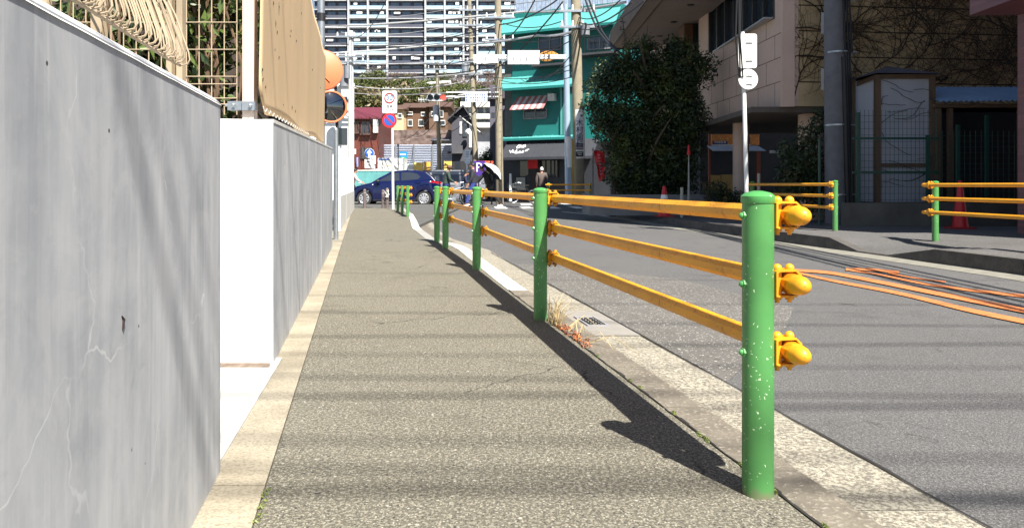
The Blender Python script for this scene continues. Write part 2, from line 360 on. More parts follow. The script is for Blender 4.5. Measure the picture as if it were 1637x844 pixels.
# kerb stones
m = MB(); a = -3.9
while a < 26.3:
    b = min(a+.6, 26.4)
    la, lb = kerblat(a), kerblat(b); mid = (a+b)/2
    m.mi = 1 if (5.75 < mid < 10.6 or 13.7 < mid < 21) else 0 if mid < 5.75 else 2
    g = .006
    m.hexa([L(la, a+g, -.08), L(la+.155, a+g, -.08), L(lb+.155, b, -.08), L(lb, b, -.08), L(la, a+g, .002), L(la+.145, a+g, .002), L(lb+.145, b, .002), L(lb, b, .002)]); a = b
M_KDIRT = pm('dirty_kerb_concrete', (.15, .13, .10), .9, var=.25, scale=7, bmp=.5, col2=(.28, .25, .2))
M_KW = pm('white_kerb_paint', (.55, .54, .47), .8, var=.14, scale=6, bmp=.2, col2=(.42, .41, .36)); M_KG = pm('grey_kerb_concrete', (.30, .29, .27), .85, var=.14, scale=6, bmp=.3)
m.build('kerb', [M_KDIRT, M_KW, M_KG], kind='structure')
# gutter of exposed aggregate
m = MB(); a = -4.0
while a < 24:
    b = a+2.0
    q = [L(1.2 if a < 9 else kerblat(a)+.12, a, RZ+.004), L(1.585 if a < 9 else kerblat(a)+.52, a, RZ+.004), L(1.585 if b < 9 else kerblat(b)+.52, b-.003, RZ+.004), L(1.2 if b < 9 else kerblat(b)+.12, b-.003, RZ+.004)]
    m.quad(*q); a = b
m.build('gutter', M_GUT, kind='structure', origin=(0, 0, 0))
rnd = random.Random(5)
lp = [1.583+rnd.uniform(-.004, .004) for _ in range(80)]
MB().quad(*([L(l, -3+i*.16, RZ+.007) for i, l in enumerate(lp)]+[L(l+.010+rnd.uniform(-.005, .006), -3+i*.16, RZ+.007) for i, l in list(enumerate(lp))[::-1]])).build('gutter_joint', pm('joint_dirt', (.02, .018, .015), .95), kind='structure')
MB().quad(L(1.30, 4.3, RZ+.008), L(1.582, 4.3, RZ+.008), L(1.582, 5.12, RZ+.008), L(1.30, 5.12, RZ+.008)).build('drain_apron', pm('smooth_concrete', (.24, .225, .20), .85, var=.1, scale=8), kind='structure')
# coarse asphalt patch and long repairs on the road
MB().quad(L(1.60, 3.3, RZ+.004), L(2.6, 4.6, RZ+.004), L(3.05, 5.3, RZ+.004), L(2.9, 6.9, RZ+.004), L(2.2, 7.8, RZ+.004), L(1.62, 8.3, RZ+.004)).build('road_patch', M_COARSE, kind='structure')
# far pavement with its dropped kerb
def opx(d):
    for (xa, da), (xb, db) in zip(OPP, OPP[1:]):
        if da <= d <= db: return xa+(xb-xa)*(d-da)/(db-da)
def oz(d):
    pr = [(-4, .09), (8.35, .09), (9.1, -.045), (9.65, -.045), (10.25, .09), (16.4, .09), (17.2, -.04), (18.6, -.04), (19.4, .09), (27, .09)]
    for (a, za), (b, zb) in zip(pr, pr[1:]):
        if a <= d <= b: return za+(zb-za)*(d-a)/(b-a)
    return .09
dl = sorted(set([-4, 0, 2, 4, 5, 6, 7, 7.2, 8, 8.35, 8.6, 8.85, 9.1, 9.4, 9.65, 9.95, 10.25, 11.2, 12, 13.06, 14, 15, 16.4, 17.2, 18.6, 19.4, 21, 23, 25, 27.2]))
m = MB(); V = []; Fc = []
for d in dl:
    x = opx(d); z = oz(d)
    for off, zz in ((.155, z-.004), (.5, z*.6+OZ*.4), (1.1, z*.1+OZ*.9), (2.2, OZ), (6, OZ), (40, OZ)): V.append((x+off, d, zz))
n = 6
for i in range(len(dl)-1):
    for k in range(n-1): a = i*n+k; Fc.append((a, a+1, a+n+1, a+n))
m.add(V, Fc); m.build('far_pavement', M_ROAD if False else asphalt('far_pavement_asphalt', (.12, .115, .11), (.3, .29, .27), (.04, .04, .04), 110, .5), kind='structure', smooth=True)
m = MB()
for a, b in zip(dl, dl[1:]):
    xa, xb = opx(a), opx(b); za, zb = oz(a), oz(b); g = .008 if b-a > .35 else 0
    m.hexa([(xa, a+g, -.09), (xa+.15, a+g, -.09), (xb+.15, b, -.09), (xb, b, -.09), (xa+.02, a+g, za), (xa+.15, a+g, za), (xb+.15, b, zb), (xb+.02, b, zb)])
m.build('far_kerb', pm('shaded_kerb_concrete', (.085, .078, .07), .9, var=.3, scale=6, bmp=.4, col2=(.04, .038, .035)), kind='structure')  # concrete darkened to carry the shade on the kerb face
m = MB()
for a, b in zip(dl[:-1], dl[1:]):
    if a < 24: m.quad((opx(a)-.36, a, RZ+.004), (opx(a)+.01, a, RZ+.004), (opx(b)+.01, b, RZ+.004), (opx(b)-.36, b, RZ+.004))
m.build('far_gutter', pm('pale_gutter', (.20, .19, .155), .9, var=.2, scale=8, bmp=.3, col2=(.13, .12, .10)), kind='structure')
# road markings
def ground_px(px, py, z=RZ): d = (H-z)*F/(py-HY); return Vector((Xp(px, d), d, z))
def stripe(pts, th, z=RZ+.008):
    up = []; lo = []
    for px, py in pts:
        t = th(px) if callable(th) else th
        a = ground_px(px, py-t/2); b = ground_px(px, py+t/2); a.z = b.z = z; up.append(a); lo.append(b)
    return up+lo[::-1]
def smooth_pts(pts, k=6):
    out = []
    for i in range(len(pts)-1):
        p0 = pts[max(i-1, 0)]; p1 = pts[i]; p2 = pts[i+1]; p3 = pts[min(i+2, len(pts)-1)]
        for j in range(k):
            t = j/k; out.append(tuple(.5*((2*p1[q])+(-p0[q]+p2[q])*t+(2*p0[q]-5*p1[q]+4*p2[q]-p3[q])*t*t+(-p0[q]+3*p1[q]-3*p2[q]+p3[q])*t**3) for q in (0, 1)))
    out.append(pts[-1]); return out
def stripm(ribs):
    m = MB()
    for poly in ribs:
        n = len(poly)//2
        for i in range(n-1): m.quad(poly[i], poly[i+1], poly[2*n-2-i], poly[2*n-1-i])
    return m
stripm([stripe(smooth_pts([(1262, 434), (1300, 443), (1342, 452), (1441, 471), (1553, 498), (1660, 520)]), lambda x: 3+5*(x-1262)/400),
        stripe(smooth_pts([(1262, 433), (1322, 437), (1379, 447), (1479, 467), (1560, 483), (1660, 503)]), lambda x: 4+4*(x-1262)/400, RZ+.010),
        stripe(smooth_pts([(1357, 433), (1404, 440), (1479, 455), (1560, 466), (1660, 477)]), lambda x: 2+3*(x-1357)/300),
        stripe(smooth_pts([(1352, 432), (1395, 432.5), (1437, 437)]), 4, RZ+.010),
        stripe(smooth_pts([(1420, 438), (1460, 445), (1512, 452)]), 1.6)]).build('orange_road_lines', M_ROADO, kind='structure')
zs = []
for i in range(9):                                 # zebra stripes crossing our street mouth
    x = -4.6+i*1.0
    zs.append([Vector((x, 27.6, RZ+.005)), Vector((x+.45, 27.6, RZ+.005)), Vector((x+.30, 30.3, RZ+.005)), Vector((x-.15, 30.3, RZ+.005))])
m = MB()
for q in zs: m.quad(*q)
for i in range(8):
    x = .4+i*.95; m.quad((x, 32.2, RZ+.005), (x+.5, 32.2, RZ+.005), (x+.5, 35.2, RZ+.005), (x, 35.2, RZ+.005))
m.quad(*[ground_px(*q, RZ+.0)+Vector((0, 0, .006)) for q in ((665, 337.5), (722, 332.6), (722, 334), (665, 339))])
m.quad((1.6, 24.2, RZ+.006), (2.6, 21.0, RZ+.006), (2.75, 21.0, RZ+.006), (1.75, 24.2, RZ+.006))
m.build('white_road_markings', M_ROADW, kind='structure')

# =====================================================================================
#                              LEFT SIDE: WALLS AND FENCES
# =====================================================================================
m = MB()
prof = [(-.422, -.05), (-.422, 1.046), (-.434, 1.058), (-.60, 1.058), (-.60, -.05)]
A = [L(l, -1.8, z) for l, z in prof]; B = [L(l, 2.095, z) for l, z in prof]; C_ = [L(-.432, 2.12, -.05), L(-.432, 2.12, 1.02), L(-.442, 2.12, 1.036), L(-.60, 2.12, 1.036), L(-.60, 2.12, -.05)]
m.add(A+B+C_, [(0,1,2,3,4)[::-1], (10,11,12,13,14)]+[(i, (i+1) % 5, 5+(i+1) % 5, 5+i) for i in range(5)]+[(5+i, 5+(i+1) % 5, 10+(i+1) % 5, 10+i) for i in range(5)])
nw = m.build('concrete_wall', M_WALL); tag(nw, 'grey rendered low wall nearest the camera at the left edge, with hairline cracks and a small chip', 'wall')
m = MB(); m.tube([L(-.4215, 1.262, .568), L(-.4215, 1.266, .585), L(-.4215, 1.258, .592)], [.002, .0035, .0015], 6)
m.build('chipped_hole', pm('hole_brown', (.03, .018, .015), .9), nw)
m = MB(); ee = [random.uniform(-.0005, .0005) for _ in range(80)]
for i in range(78):
    a, b = -1.8+.05*i, -1.8+.05*(i+1); m.quad(L(-.4195, a, 1.040+ee[i]), L(-.4195, b, 1.040+ee[i+1]), L(-.437, b, 1.0605), L(-.437, a, 1.0605))
m.build('sunlit_top_edge', M_WHITE, nw)  # white strip paints the sunlight on the wall's top edge
def wl(d): return -.433-.0075*(d-3.32)
def wt(d): return 1.108+.030*(d-3.32)
w2 = MB(); prev = 3.335
for e in (5.2, 7.1, 7.13, 9.7):
    a, b = prev, e; ins = .012 if e == 7.13 else 0
    w2.hexa([L(wl(a)-ins, a, -.05), L(wl(b)-ins, b, -.05), L(wl(b)-.30, b, -.05), L(wl(a)-.30, a, -.05), L(wl(a)-ins, a, wt(a)), L(wl(b)-ins, b, wt(b)), L(wl(b)-.30, b, wt(b)), L(wl(a)-.30, a, wt(a))]); prev = e
w2o = w2.build('concrete_wall', M_WALL); tag(w2o, 'grey rendered wall past the entrance gap, with an end face coloured sunlit white and the tan sheet fence on top', 'wall')
MB().hexa([L(wl(3.3)-.34, 3.30, .011), L(wl(3.3)+.002, 3.30, .006), L(wl(3.3)+.002, 3.334, .006), L(wl(3.3)-.34, 3.334, .011), L(wl(3.3)-.34, 3.30, 1.113), L(wl(3.3)+.002, 3.30, 1.107), L(wl(3.3)+.002, 3.334, 1.110), L(wl(3.3)-.34, 3.334, 1.113)]).build('sunlit_end_face', M_WHITE, w2o)  # end of the grey wall coloured white to show it sunlit
m = MB(); m.hexa([L(wl(3.34)+.003, 3.34, wt(3.34)-.012), L(wl(9.7)+.003, 9.7, wt(9.7)-.014), L(wl(9.7)-.05, 9.7, wt(9.7)-.014), L(wl(3.34)-.05, 3.34, wt(3.34)-.012), L(wl(3.34)+.003, 3.34, wt(3.34)+.004), L(wl(9.7)+.003, 9.7, wt(9.7)+.004), L(wl(9.7)-.05, 9.7, wt(9.7)+.004), L(wl(3.34)-.05, 3.34, wt(3.34)+.004)])
m.build('coping', M_OFFW, w2o)

# tan sheet fence on the second wall
sf = thing('sheet_fence', 'tan sheet fence with torn slits laced to a frame on top of the grey wall', 'fence', L(-.5, 3.3, 1.1))
def shl(d, t): return -.485-.012*(d-3.3)+(.004*math.sin(d*4.3+t*.6)+.010*noise.noise(Vector((d*1.1, t*.5, 0)))+.003*noise.noise(Vector((d*6, t*.4, 3))))*(.3+t*.7)+.02*t
m = MB(); V = []; Fc = []; nx, nz = 60, 22
for i in range(nx+1):
    d = 3.22+(9.07-3.22)*(i/nx)
    for j in range(nz+1):
        t = j/nz; zb = wt(d)+.035-.02*math.cos(d*2.2); zt = 2.40
        if d < 3.42: zb += (3.42-d)*.55
        bulge = .004*math.sin(d*4.3+t*.6)+.010*noise.noise(Vector((d*1.1, t*.5, 0)))+.003*noise.noise(Vector((d*6, t*.4, 3)))
        V.append(L(shl(d, t), d, zb+(zt-zb)*t))
for i in range(nx):
    for j in range(nz): a = i*(nz+1)+j; Fc.append((a, a+nz+1, a+nz+2, a+1))
m.add(V, Fc); sh = m.build('sheet', pm('tan_sheet', (.62, .45, .26), .8, var=.10, scale=1.6, streak=True), sf, smooth=True)
so_ = sh.modifiers.new('thickness', 'SOLIDIFY'); so_.thickness = .003
m = MB()
rnd = random.Random(3)
for px, py, hh in ((446, 12, .09), (441, 38, .05), (443, 52, .03), (440, 80, .02), (446, 93, .03), (418, 112, .02), (423, 140, .015), (419, 128, .02), (466, 172, .035), (472, 178, .03), (463, 50, .02), (473, 66, .02), (482, 22, .02), (500, 112, .02), (513, 141, .02), (437, 5, .03), (462, 58, .02), (453, 168, .012)):
    d = None
    lat = -.455; d = (lat*F)/(px-590) if px < 585 else 5
    z = Zp(py, d); w_ = .012
    lat = shl(d, min(1, max(0, (z-1.2)/1.2))); d = min(9, (lat*F)/(px-590)); z = Zp(py, d); c = L(shl(d, min(1, max(0, (z-1.2)/1.2)))+.001, d, z)
    m.tube([c+Vector((0, 0, hh/2)), c+Vector((0, rnd.uniform(-.01, .01), 0)), c-Vector((0, 0, hh/2))], [.002, .007, .003], 5)
    if rnd.random() < .6: m.tube([c, c+Vector((-.002, .03, .012))], [.003, .001], 4)
m.build('torn_slits', pm('slit_dark', (.03, .025, .02), .9), sf)
m = MB()
for z0 in (1.27, 1.52, 1.78, 2.05):
    m.tube([L(shl(d, (z0-1.15)/1.2)+.001, d, z0+.035*(d-3.3)) for d in [3.3+.06*i for i in range(44)]], .0012, 4)
m.tube([L(shl(d, .02)+.003, d, wt(d)+.052+.01*math.sin(d*40)) for d in [3.35+.03*i for i in range(100)]], .002, 4)
m.build('lacing_cord', M_WHITE, sf)
m = MB(); q = (K*0, 0)
m.box(Xp(390, 3.36), Xp(408, 3.36), 3.34, 3.39, 1.108, 2.5); m.build('fence_post', pm('beige_post', (.58, .47, .40), .45, var=.05), sf)
for d in (5.2, 7.1, 9.05): m = MB(); p_ = L(-.56-.01*(d-3.3), d, 0); m.box(p_.x-.025, p_.x+.025, d-.025, d+.025, wt(d), 2.42); m.build('fence_post', pm('beige_post', (.58, .47, .40), .45, var=.05), sf)
m = MB(); m.box(Xp(367, 3.35), Xp(389, 3.35), 3.325, 3.365, Zp(177, 3.35), Zp(163, 3.35)); m.box(Xp(388, 3.33), Xp(411, 3.33), 3.318, 3.338, Zp(177, 3.33), Zp(163, 3.33))
m.ball(P(400, 169, 3.31), .008); m.ball(P(373, 168, 3.31), .008); m.tube([P(360, 169, 3.33), P(372, 169, 3.33)], .006, 6)
m.build('clamp', M_STEEL, sf)

# mesh panel facing us in the gap
mf = thing('mesh_fence', 'beige square wire mesh fence facing the camera in front of the leafy bush', 'fence', (Xp(330, 3.42), 3.42, 1.1))
m = MB(); step = .0583; x0 = Xp(378.6, 3.42)
for i in range(0, 16): x = x0-i*step; m.tube([(x, 3.42, 1.14), (x, 3.42, 2.6)], .0026, 6)
for z in (Zp(167, 3.42), Zp(157.6, 3.42), Zp(135, 3.42), Zp(123, 3.42), Zp(80, 3.42), Zp(36.7, 3.42), Zp(-7, 3.42), 1.86, 1.99, 2.12, 2.4): m.tube([(x0+.002, 3.414, z), (x0-15*step, 3.414, z)], .0026, 6)
m.build('wire_mesh', M_BEIGEF, mf)
m = MB(); m.box(x0-15*step-.04, x0-15*step, 3.41, 3.45, 0.01, 2.6); m.build('fence_post', M_BEIGEF, mf)
# hooked fence on the near wall
hf = thing('hooked_wire_fence', 'beige wire fence with hooked lower ends standing on the near grey wall', 'fence', L(-.52, 1.5, 1.058))
m = MB(); d = .55; k = 0
while d < 2.08:
    pts = [(-.565, 2.6), (-.565, 1.33), (-.545, 1.29), (-.508, 1.185), (-.505, 1.165), (-.512, 1.154), (-.528, 1.150), (-.542, 1.156)]
    m.tube([L(l+.002*math.sin(k*3.1), d, z) for l, z in pts], .0023, 6)
    m.tube([L(l-.028, d+.006, z+.012) for l, z in pts], .0021, 6); d += .039; k += 1
for l, z in ((-.545, 1.158), (-.568, 1.30), (-.568, 1.335), (-.53, 1.151), (-.568, 1.6), (-.568, 1.8), (-.568, 2.0)): m.tube([L(l-.004, .5, z), L(l-.004, 2.085, z)], .003, 6)
m.build('wire_mesh', M_BEIGEF, hf)
for px in (272, 289): m = MB(); x = Xp(px, 2.2); m.box(x-.009, x+.009, 2.19, 2.214, 1.0, 2.6); m.build('fence_post', M_BEIGEF, hf)
for d_ in (.6, 1.6): m = MB(); p_ = L(-.585, d_, 0); m.box(p_.x-.012, p_.x+.012, d_-.012, d_+.012, 1.058, 2.6); m.build('fence_post', M_BEIGEF, hf)
# bush behind the mesh
M_LEAF1 = m_leaf('bush_leaf', (.012, .03, .008), (.10, .15, .03), (.20, .13, .05))
bu = thing('leafy_bush', 'leafy garden bush with a few brown leaves behind the beige mesh', 'bush', (-1.98, 4.4, 0))
m = MB(); limb_tree(m, (-1.95, 4.5, 0), (-1.9, 4.4, 2.0), .04, 14, .6, 2)
for i in range(16): x = random.uniform(-2.5, -1.6); m.tube([(x, 4.3, 0.6), (x+random.uniform(-.15, .15), 4.2, 1.5), (x+random.uniform(-.3, .3), 4.1, 2.3)], [.012, .008, .004], 5)
m.build('branches', pm('bush_bark', (.16, .10, .06), .9), bu)
m = MB(); leaves(m, [((-1.75, 4.35, 1.9), (.42, .4, .55)), ((-2.2, 4.5, 1.8), (.5, .4, .6)), ((-1.9, 4.4, 1.25), (.45, .35, .4)), ((-2.6, 4.6, 1.5), (.5, .4, .7))], 5200, .04, 4, .7, .25)
m.build('foliage', M_LEAF1, bu)
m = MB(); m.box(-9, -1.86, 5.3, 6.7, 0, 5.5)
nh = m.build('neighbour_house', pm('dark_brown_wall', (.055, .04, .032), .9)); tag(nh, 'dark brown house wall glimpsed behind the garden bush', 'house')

# steel pole and traffic mirrors past the sheet fence
m = MB(); m.cyl((Xp(513.5, 12), 12, 0), (Xp(513, 12), 12, 9), .062, .055, 20)
sp_ = thing('steel_pole', 'plain grey steel pole rising behind the top of the tan sheet', 'pole', (Xp(513.5, 12), 12, 0)); m.build('shaft', M_STEEL, sp_)
m = MB(); m.tube([(Xp(513, 12)-.09, 12, 3.55), (Xp(513, 12)+.09, 12, 3.55)], .012, 6); m.cyl((Xp(513.5, 12), 12, 3.48), (Xp(513.5, 12), 12, 3.60), .07, n=16); m.build('clamp_band', M_BLACK, sp_)
tm = thing('traffic_mirror', 'twin orange traffic mirrors on a grey pole beside the end of the tan sheet', 'traffic mirror', (Xp(537, 11), 11, 0))
m = MB(); m.cyl((Xp(537, 11), 11, 0), (Xp(537, 11), 11, Zp(208, 11)), .036, n=16); m.ball((Xp(537, 11), 11, Zp(208, 11)), .036); m.build('pole', M_STEEL, tm)
m = MB(); m.cyl((Xp(539, 11), 11.03, Zp(225, 11)), (Xp(533, 11), 11.05, Zp(85, 11)), .022, n=10)
for py in (113, 172): m.tube([(Xp(534, 11), 11.04, Zp(py, 11)), (Xp(524, 11), 10.98, Zp(py, 11))], .014, 8)
m.build('bracket', M_BLACK, tm)
def mirror(px, py, r, back):
    c = Vector((Xp(px, 11), 10.93, Zp(py, 11))); nrm = Vector((.42, -1, -.06)).normalized()
    if back: nrm = Vector((-.30, 1, 0)).normalized()
    Mx = Matrix.Translation(c) @ nrm.to_track_quat('Z', 'Y').to_matrix().to_4x4()
    m = MB(Mx); V = []; Fc = []; n = 40; rings = 7
    for i in range(rings):
        a = i/(rings-1); rr = r*.95*a; z = .055*(1-a*a)
        V += [(rr*math.cos(2*math.pi*k/n), rr*math.sin(2*math.pi*k/n), z) for k in range(n)]
    for i in range(rings-1): Fc += [(i*n+k, i*n+(k+1) % n, (i+1)*n+(k+1) % n, (i+1)*n+k) for k in range(n)]
    m.add(V, Fc); mg, nt, p = newmat('mirror_glass'); p.inputs['Metallic'].default_value = 1; p.inputs['Roughness'].default_value = .03; p.inputs['Base Color'].default_value = (.16, .17, .19, 1)
    mo = m.build('mirror', mg, tm, smooth=True)
    m = MB(Mx); m.tube([(r*math.cos(2*math.pi*k/n), r*math.sin(2*math.pi*k/n), 0) for k in range(n)], .017, 8, closed=True)
    V = []; Fc = []
    for i in range(rings):
        a = i/(rings-1); V += [(r*a*math.cos(2*math.pi*k/n), r*a*math.sin(2*math.pi*k/n), -.02-.05*(1-a*a)) for k in range(n)]
    for i in range(rings-1): Fc += [(i*n+k, i*n+(k+1) % n, (i+1)*n+(k+1) % n, (i+1)*n+k) for k in range(n)]
    m.add(V, Fc)
    for s in (-1, 1): m.tube([(-.02*s, .05*s, -.078), (.11*s, .17*s, -.055)], .008, 6)
    m.build('rim', pm('orange_mirror_shell', (.66, .20, .085), .5, var=.06), mo, smooth=True)
mirror(516.5, 114, .292, True); mirror(531, 172, .225, False)

# white low fence, white building, planting at the far left
m = MB(); lat = -.50
wf = thing('white_panel_fence', 'narrow white panel fence between the mirror pole and the blue car', 'fence', L(lat, 18, 0))
for a, b in ((13.0, 16.2), (16.3, 20.4), (20.5, 25.0)): m = MB(); m.hexa([L(lat-.05, a, .004), L(lat, a, .004), L(lat, b, .004), L(lat-.05, b, .004), L(lat-.05, a, .62), L(lat, a, .62), L(lat, b, .62), L(lat-.05, b, .62)]); m.build('panel', M_OFFW, wf)
for a in [13.05+.75*i for i in range(17)]: m = MB(); p_ = L(lat-.05, a, 0); m.box(p_.x-.03, p_.x+.03, a-.03, a+.03, 0, 1.5); m.build('fence_post', M_WHITE, wf)
m = MB()
for z in (.75, .95, 1.15, 1.35): m.tube([L(lat-.05, 13, z), L(lat-.05, 25, z)], .02, 6)
m.build('cross_bars', M_WHITE, wf)
m = MB(); m.hexa([(-24, 40, 0), (Xp(566, 40), 40, 0), (Xp(563, 50), 50, 0), (-24, 50, 0), (-24, 40, Zp(139, 40)), (Xp(566, 40), 40, Zp(139, 40)), (Xp(563, 50), 50, Zp(139, 40)), (-24, 50, Zp(139, 40))])
wb = thing('white_building', 'plain sunlit white building at the far left beyond the blue car', 'building', (-16, 45, 0)); m.build('wall', M_WHITE, wb)
for z in (1.9, 3.6, 5.3): m = MB(); m.box(Xp(566, 40)-.9, Xp(566, 40)-.35, 39.97, 40.02, z-.6, z+.3); m.build('window', M_GLASS, wb)
m = MB(); m.box(-24.1, Xp(566, 40)+.03, 39.9, 39.999, Zp(139, 40), Zp(139, 40)+.18); m.build('parapet', M_WHITE, wb)

# =====================================================================================
#                                   GUARDRAILS
# =====================================================================================
def post(parent, p, h=.8, r=.041, n=28):
    p = Vector(p); m = MB(); m.cyl(p-Vector((0, 0, .08)), p+Vector((0, 0, h-.03)), r, n=n)
    po = m.build('post', M_GREEN, parent, smooth=True)
    m = MB(); z = p.z+h-.034
    m.tube([(p.x, p.y, z), (p.x, p.y, z+.003), (p.x, p.y, z+.02), (p.x, p.y, z+.029), (p.x, p.y, z+.034)], [r+.0005, r+.003, r+.003, r*.8, r*.25], n)
    m.build('cap', M_GCAP, po, smooth=True); return po
def guardrail(label, posts, side, rz, ext0=.05, ext1=.05, off=.085, base=0.0, bigbracket=True, rr=.0265):
    """posts: ground points near to far; side: +1 rails to the right of the line, -1 to the left"""
    g = thing('guardrail', label, 'guardrail', posts[0], 'green and yellow guardrails along the street')
    pts = [Vector(p) for p in posts]; offs = []
    for i, p in enumerate(pts):
        t = (pts[min(i+1, len(pts)-1)]-pts[max(i-1, 0)]); t.z = 0; t.normalize(); offs.append(Vector((t.y, -t.x, 0))*side*off)
    t0 = (pts[0]-pts[1]).normalized(); t1 = (pts[-1]-pts[-2]).normalized()
    for p in pts: post(g, p)
    for z in rz:
        line = [p+o+Vector((0, 0, z)) for p, o in zip(pts, offs)]
        line = [line[0]+t0*ext0]+line+[line[-1]+t1*ext1]
        m = MB(); m.tube(line, rr, 8); ro = m.build('rail', M_YEL, g)
        for e, tt in ((line[0], t0), (line[-1], t1)):
            m = MB(); m.tube([e-tt*.004, e+tt*.004, e+tt*.02, e+tt*.032, e+tt*.040, e+tt*.042], [rr+.0005, rr*.97, rr*.90, rr*.72, rr*.36, .001], 20)
            m.build('end_cap', M_YEL, ro, smooth=True)
        for i, (p, o) in enumerate(zip(pts, offs)):
            t = (pts[min(i+1, len(pts)-1)]-pts[max(i-1, 0)]); t.z = 0; t.normalize(); u = o.normalized()
            c = p+Vector((0, 0, z)); m = MB(); w_ = .024; k0 = .040; k1 = off+rr+.006; hh = rr+.010; th = .005
            outer = [(k0, -hh*.9), (k0+.012, -hh), (k1-.02, -hh), (k1-.004, -hh*.6), (k1, 0), (k1-.004, hh*.6), (k1-.02, hh), (k0+.012, hh), (k0, hh*.9)]
            inner = [(a+(th if a < k0+.005 else (-th if a > k1-.01 else 0)), b*(1-th/hh)) for a, b in outer]
            n = len(outer); V = []
            for s in (-w_, w_): V += [c+u*a+Vector((0, 0, b))+t*s for a, b in outer]; V += [c+u*a+Vector((0, 0, b))+t*s for a, b in inner]
            Fc = []
            for q in range(n):
                r_ = (q+1) % n
                Fc += [(q, r_, n+r_, n+q), (2*n+q, 3*n+q, 3*n+r_, 2*n+r_), (q, 2*n+q, 2*n+r_, r_), (n+q, n+r_, 3*n+r_, 3*n+q)]
            m.add(V, Fc)
            m.cyl(c+u*.038, c+u*.047, .013, n=8)
            m2 = MB(); m2.tube([c+o-t*.030, c+o+t*.030], rr+.0009, 8, cap=False); m2.build('rusty_band', M_RUST, g)
            bo = m.build('bracket', M_RUST if i else M_YEL, g)
            for ka in (k0+.016, k1-.026):
                q = c+u*ka; m = MB(); m.tube([q-Vector((0, 0, hh+.016)), q-Vector((0, 0, hh+.009)), q-Vector((0, 0, hh+.008)), q-Vector((0, 0, hh)), q+Vector((0, 0, hh)), q+Vector((0, 0, hh+.004)), q+Vector((0, 0, hh+.010)), q+Vector((0, 0, hh+.014))], [.006, .006, .012, .012, .012, .0125, .010, .004], 12)
                m.build('bolt', M_YEL if not i else M_RUST, bo, smooth=True)
            m = MB(); m.cyl(c-u*.038, c-u*.045, .012, n=6); m.ball(c-u*.047, .008, 10, 6); m.build('nut', M_GCAP, bo)
    return g
RZS = (.735, .555, .375)
near = [L(1.03, 1.955), L(1.033, 4.45), L(1.03, 7.07), L(.978, 9.45), L(.965, 10.5)]
guardrail('nearest guardrail of chipped green posts and three yellow rails along our pavement', near, 1, RZS, .050, .06, base=0)
guardrail('short distant guardrail on our pavement beside the speed limit sign', [L(.99, 18.9), L(.94, 20.9), L(.89, 22.9)], 1, RZS, .05, .05)
def oppline(d, x=5.1, d0=11.65): return Vector((x-.133*(d-d0), d, OZ))
guardrail('guardrail across the road ending before the dropped kerb at the utility pole', [oppline(11.65), oppline(14.5)], -1, RZS, .04, .10)
guardrail('guardrail at the right edge across the road with a red cone behind it', [Vector((5.58, 9.73, .07)), Vector((5.85, 7.4, .07)), Vector((6.1, 5.1, .07))], 1, (.745, .565, .385), .10, .0)
guardrail('low far guardrail under the steel pole in front of the grey shopfront', [Vector((2.55, 24, OZ)), Vector((1.22, 24.6, OZ))], -1, RZS, .05, .05)

# weeds, moss, drain
M_DRY = m_leaf('dry_grass', (.36, .27, .13), (.58, .46, .26))
wd = thing('dry_weed', 'dry straw coloured weed growing at the foot of the second green post', 'weed', L(1.09, 4.3))
m = MB(); rnd = random.Random(8)
for i in range(48):
    b = L(1.08+rnd.uniform(-.01, .02), 4.33+rnd.uniform(-.16, .10), 0); hgt = rnd.uniform(.05, .19); dx = rnd.uniform(-.05, .10); dy = rnd.uniform(-.12, .08)
    m.tube([b, b+Vector((dx*.4, dy*.4, hgt*.7)), b+Vector((dx, dy, hgt*(.7 if rnd.random() < .5 else 1)))], [.0022, .0016, .0006], 4)
for i in range(9):
    b = L(1.09+rnd.uniform(0, .05), 4.0+rnd.uniform(-.25, .25), .005); a = rnd.uniform(-1.4, 1.7); ln = rnd.uniform(.10, .28)
    e = Vector((math.cos(a), math.sin(a), 0))*ln; m.tube([b, b+e*.5+Vector((0, 0, .05)), b+e+Vector((0, 0, .0-.04))], [.0025, .002, .001], 4)
m.build('stalks', M_DRY, wd)
m = MB(); leaves(m, [(L(1.10, d, .012), (.03, .09, .025)) for d in (3.75, 3.9, 4.05, 4.2, 4.3)], 420, .009, 6); m.build('red_leaves', m_leaf('red_weed', (.16, .03, .015), (.42, .16, .05)), wd)
m = MB(); rnd = random.Random(2)
bl = [(L(1.082+rnd.uniform(-.006, .006), d, .003), (.007, .03, .007)) for d in [1.2+.055*i for i in range(44)] if rnd.random() < .45]
leaves(m, bl, 1300, .0036, 3); bl2 = [(L(striplat(d)+rnd.uniform(0, .008), d, .003), (.008, .04, .008)) for d in (1.7, 1.8, 1.88, 1.95)]; leaves(m, bl2, 220, .004, 5)
mo = m.build('moss', m_leaf('moss_green', (.06, .09, .015), (.20, .24, .05)), kind='stuff'); mo['label'] = 'green moss tufts in the joint beside the kerb'
m = MB(); rnd = random.Random(4); pts = [(1.078+rnd.uniform(-.004, .004)) for _ in range(70)]
for i in range(69):
    a, b = .9+i*.07, .9+(i+1)*.07; wa = rnd.uniform(.003, .011)
    m.quad(L(pts[i], a, .004), L(pts[i]+wa, a, .004), L(pts[i+1]+wa, b, .004), L(pts[i+1], b, .004))
m.build('kerb_joint_dirt', pm('joint_dirt', (.02, .018, .015), .95), kind='structure')
m = MB(); g0 = thing('drain_grate', 'small black iron drain grate set in the gutter', 'drain grate', L(1.42, 4.72, RZ))
for k in range(5):
    for j in range(3): m.box(L(1.375, 0).x+K*(4.60+k*.055)+j*.032, L(1.375, 0).x+K*(4.60+k*.055)+j*.032+.022, 4.60+k*.055, 4.60+k*.055+.035, RZ+.0085, RZ+.0125)
m.build('slots', M_BLACK, g0)
m = MB()
q = lambda l, d: L(l, d, 0)
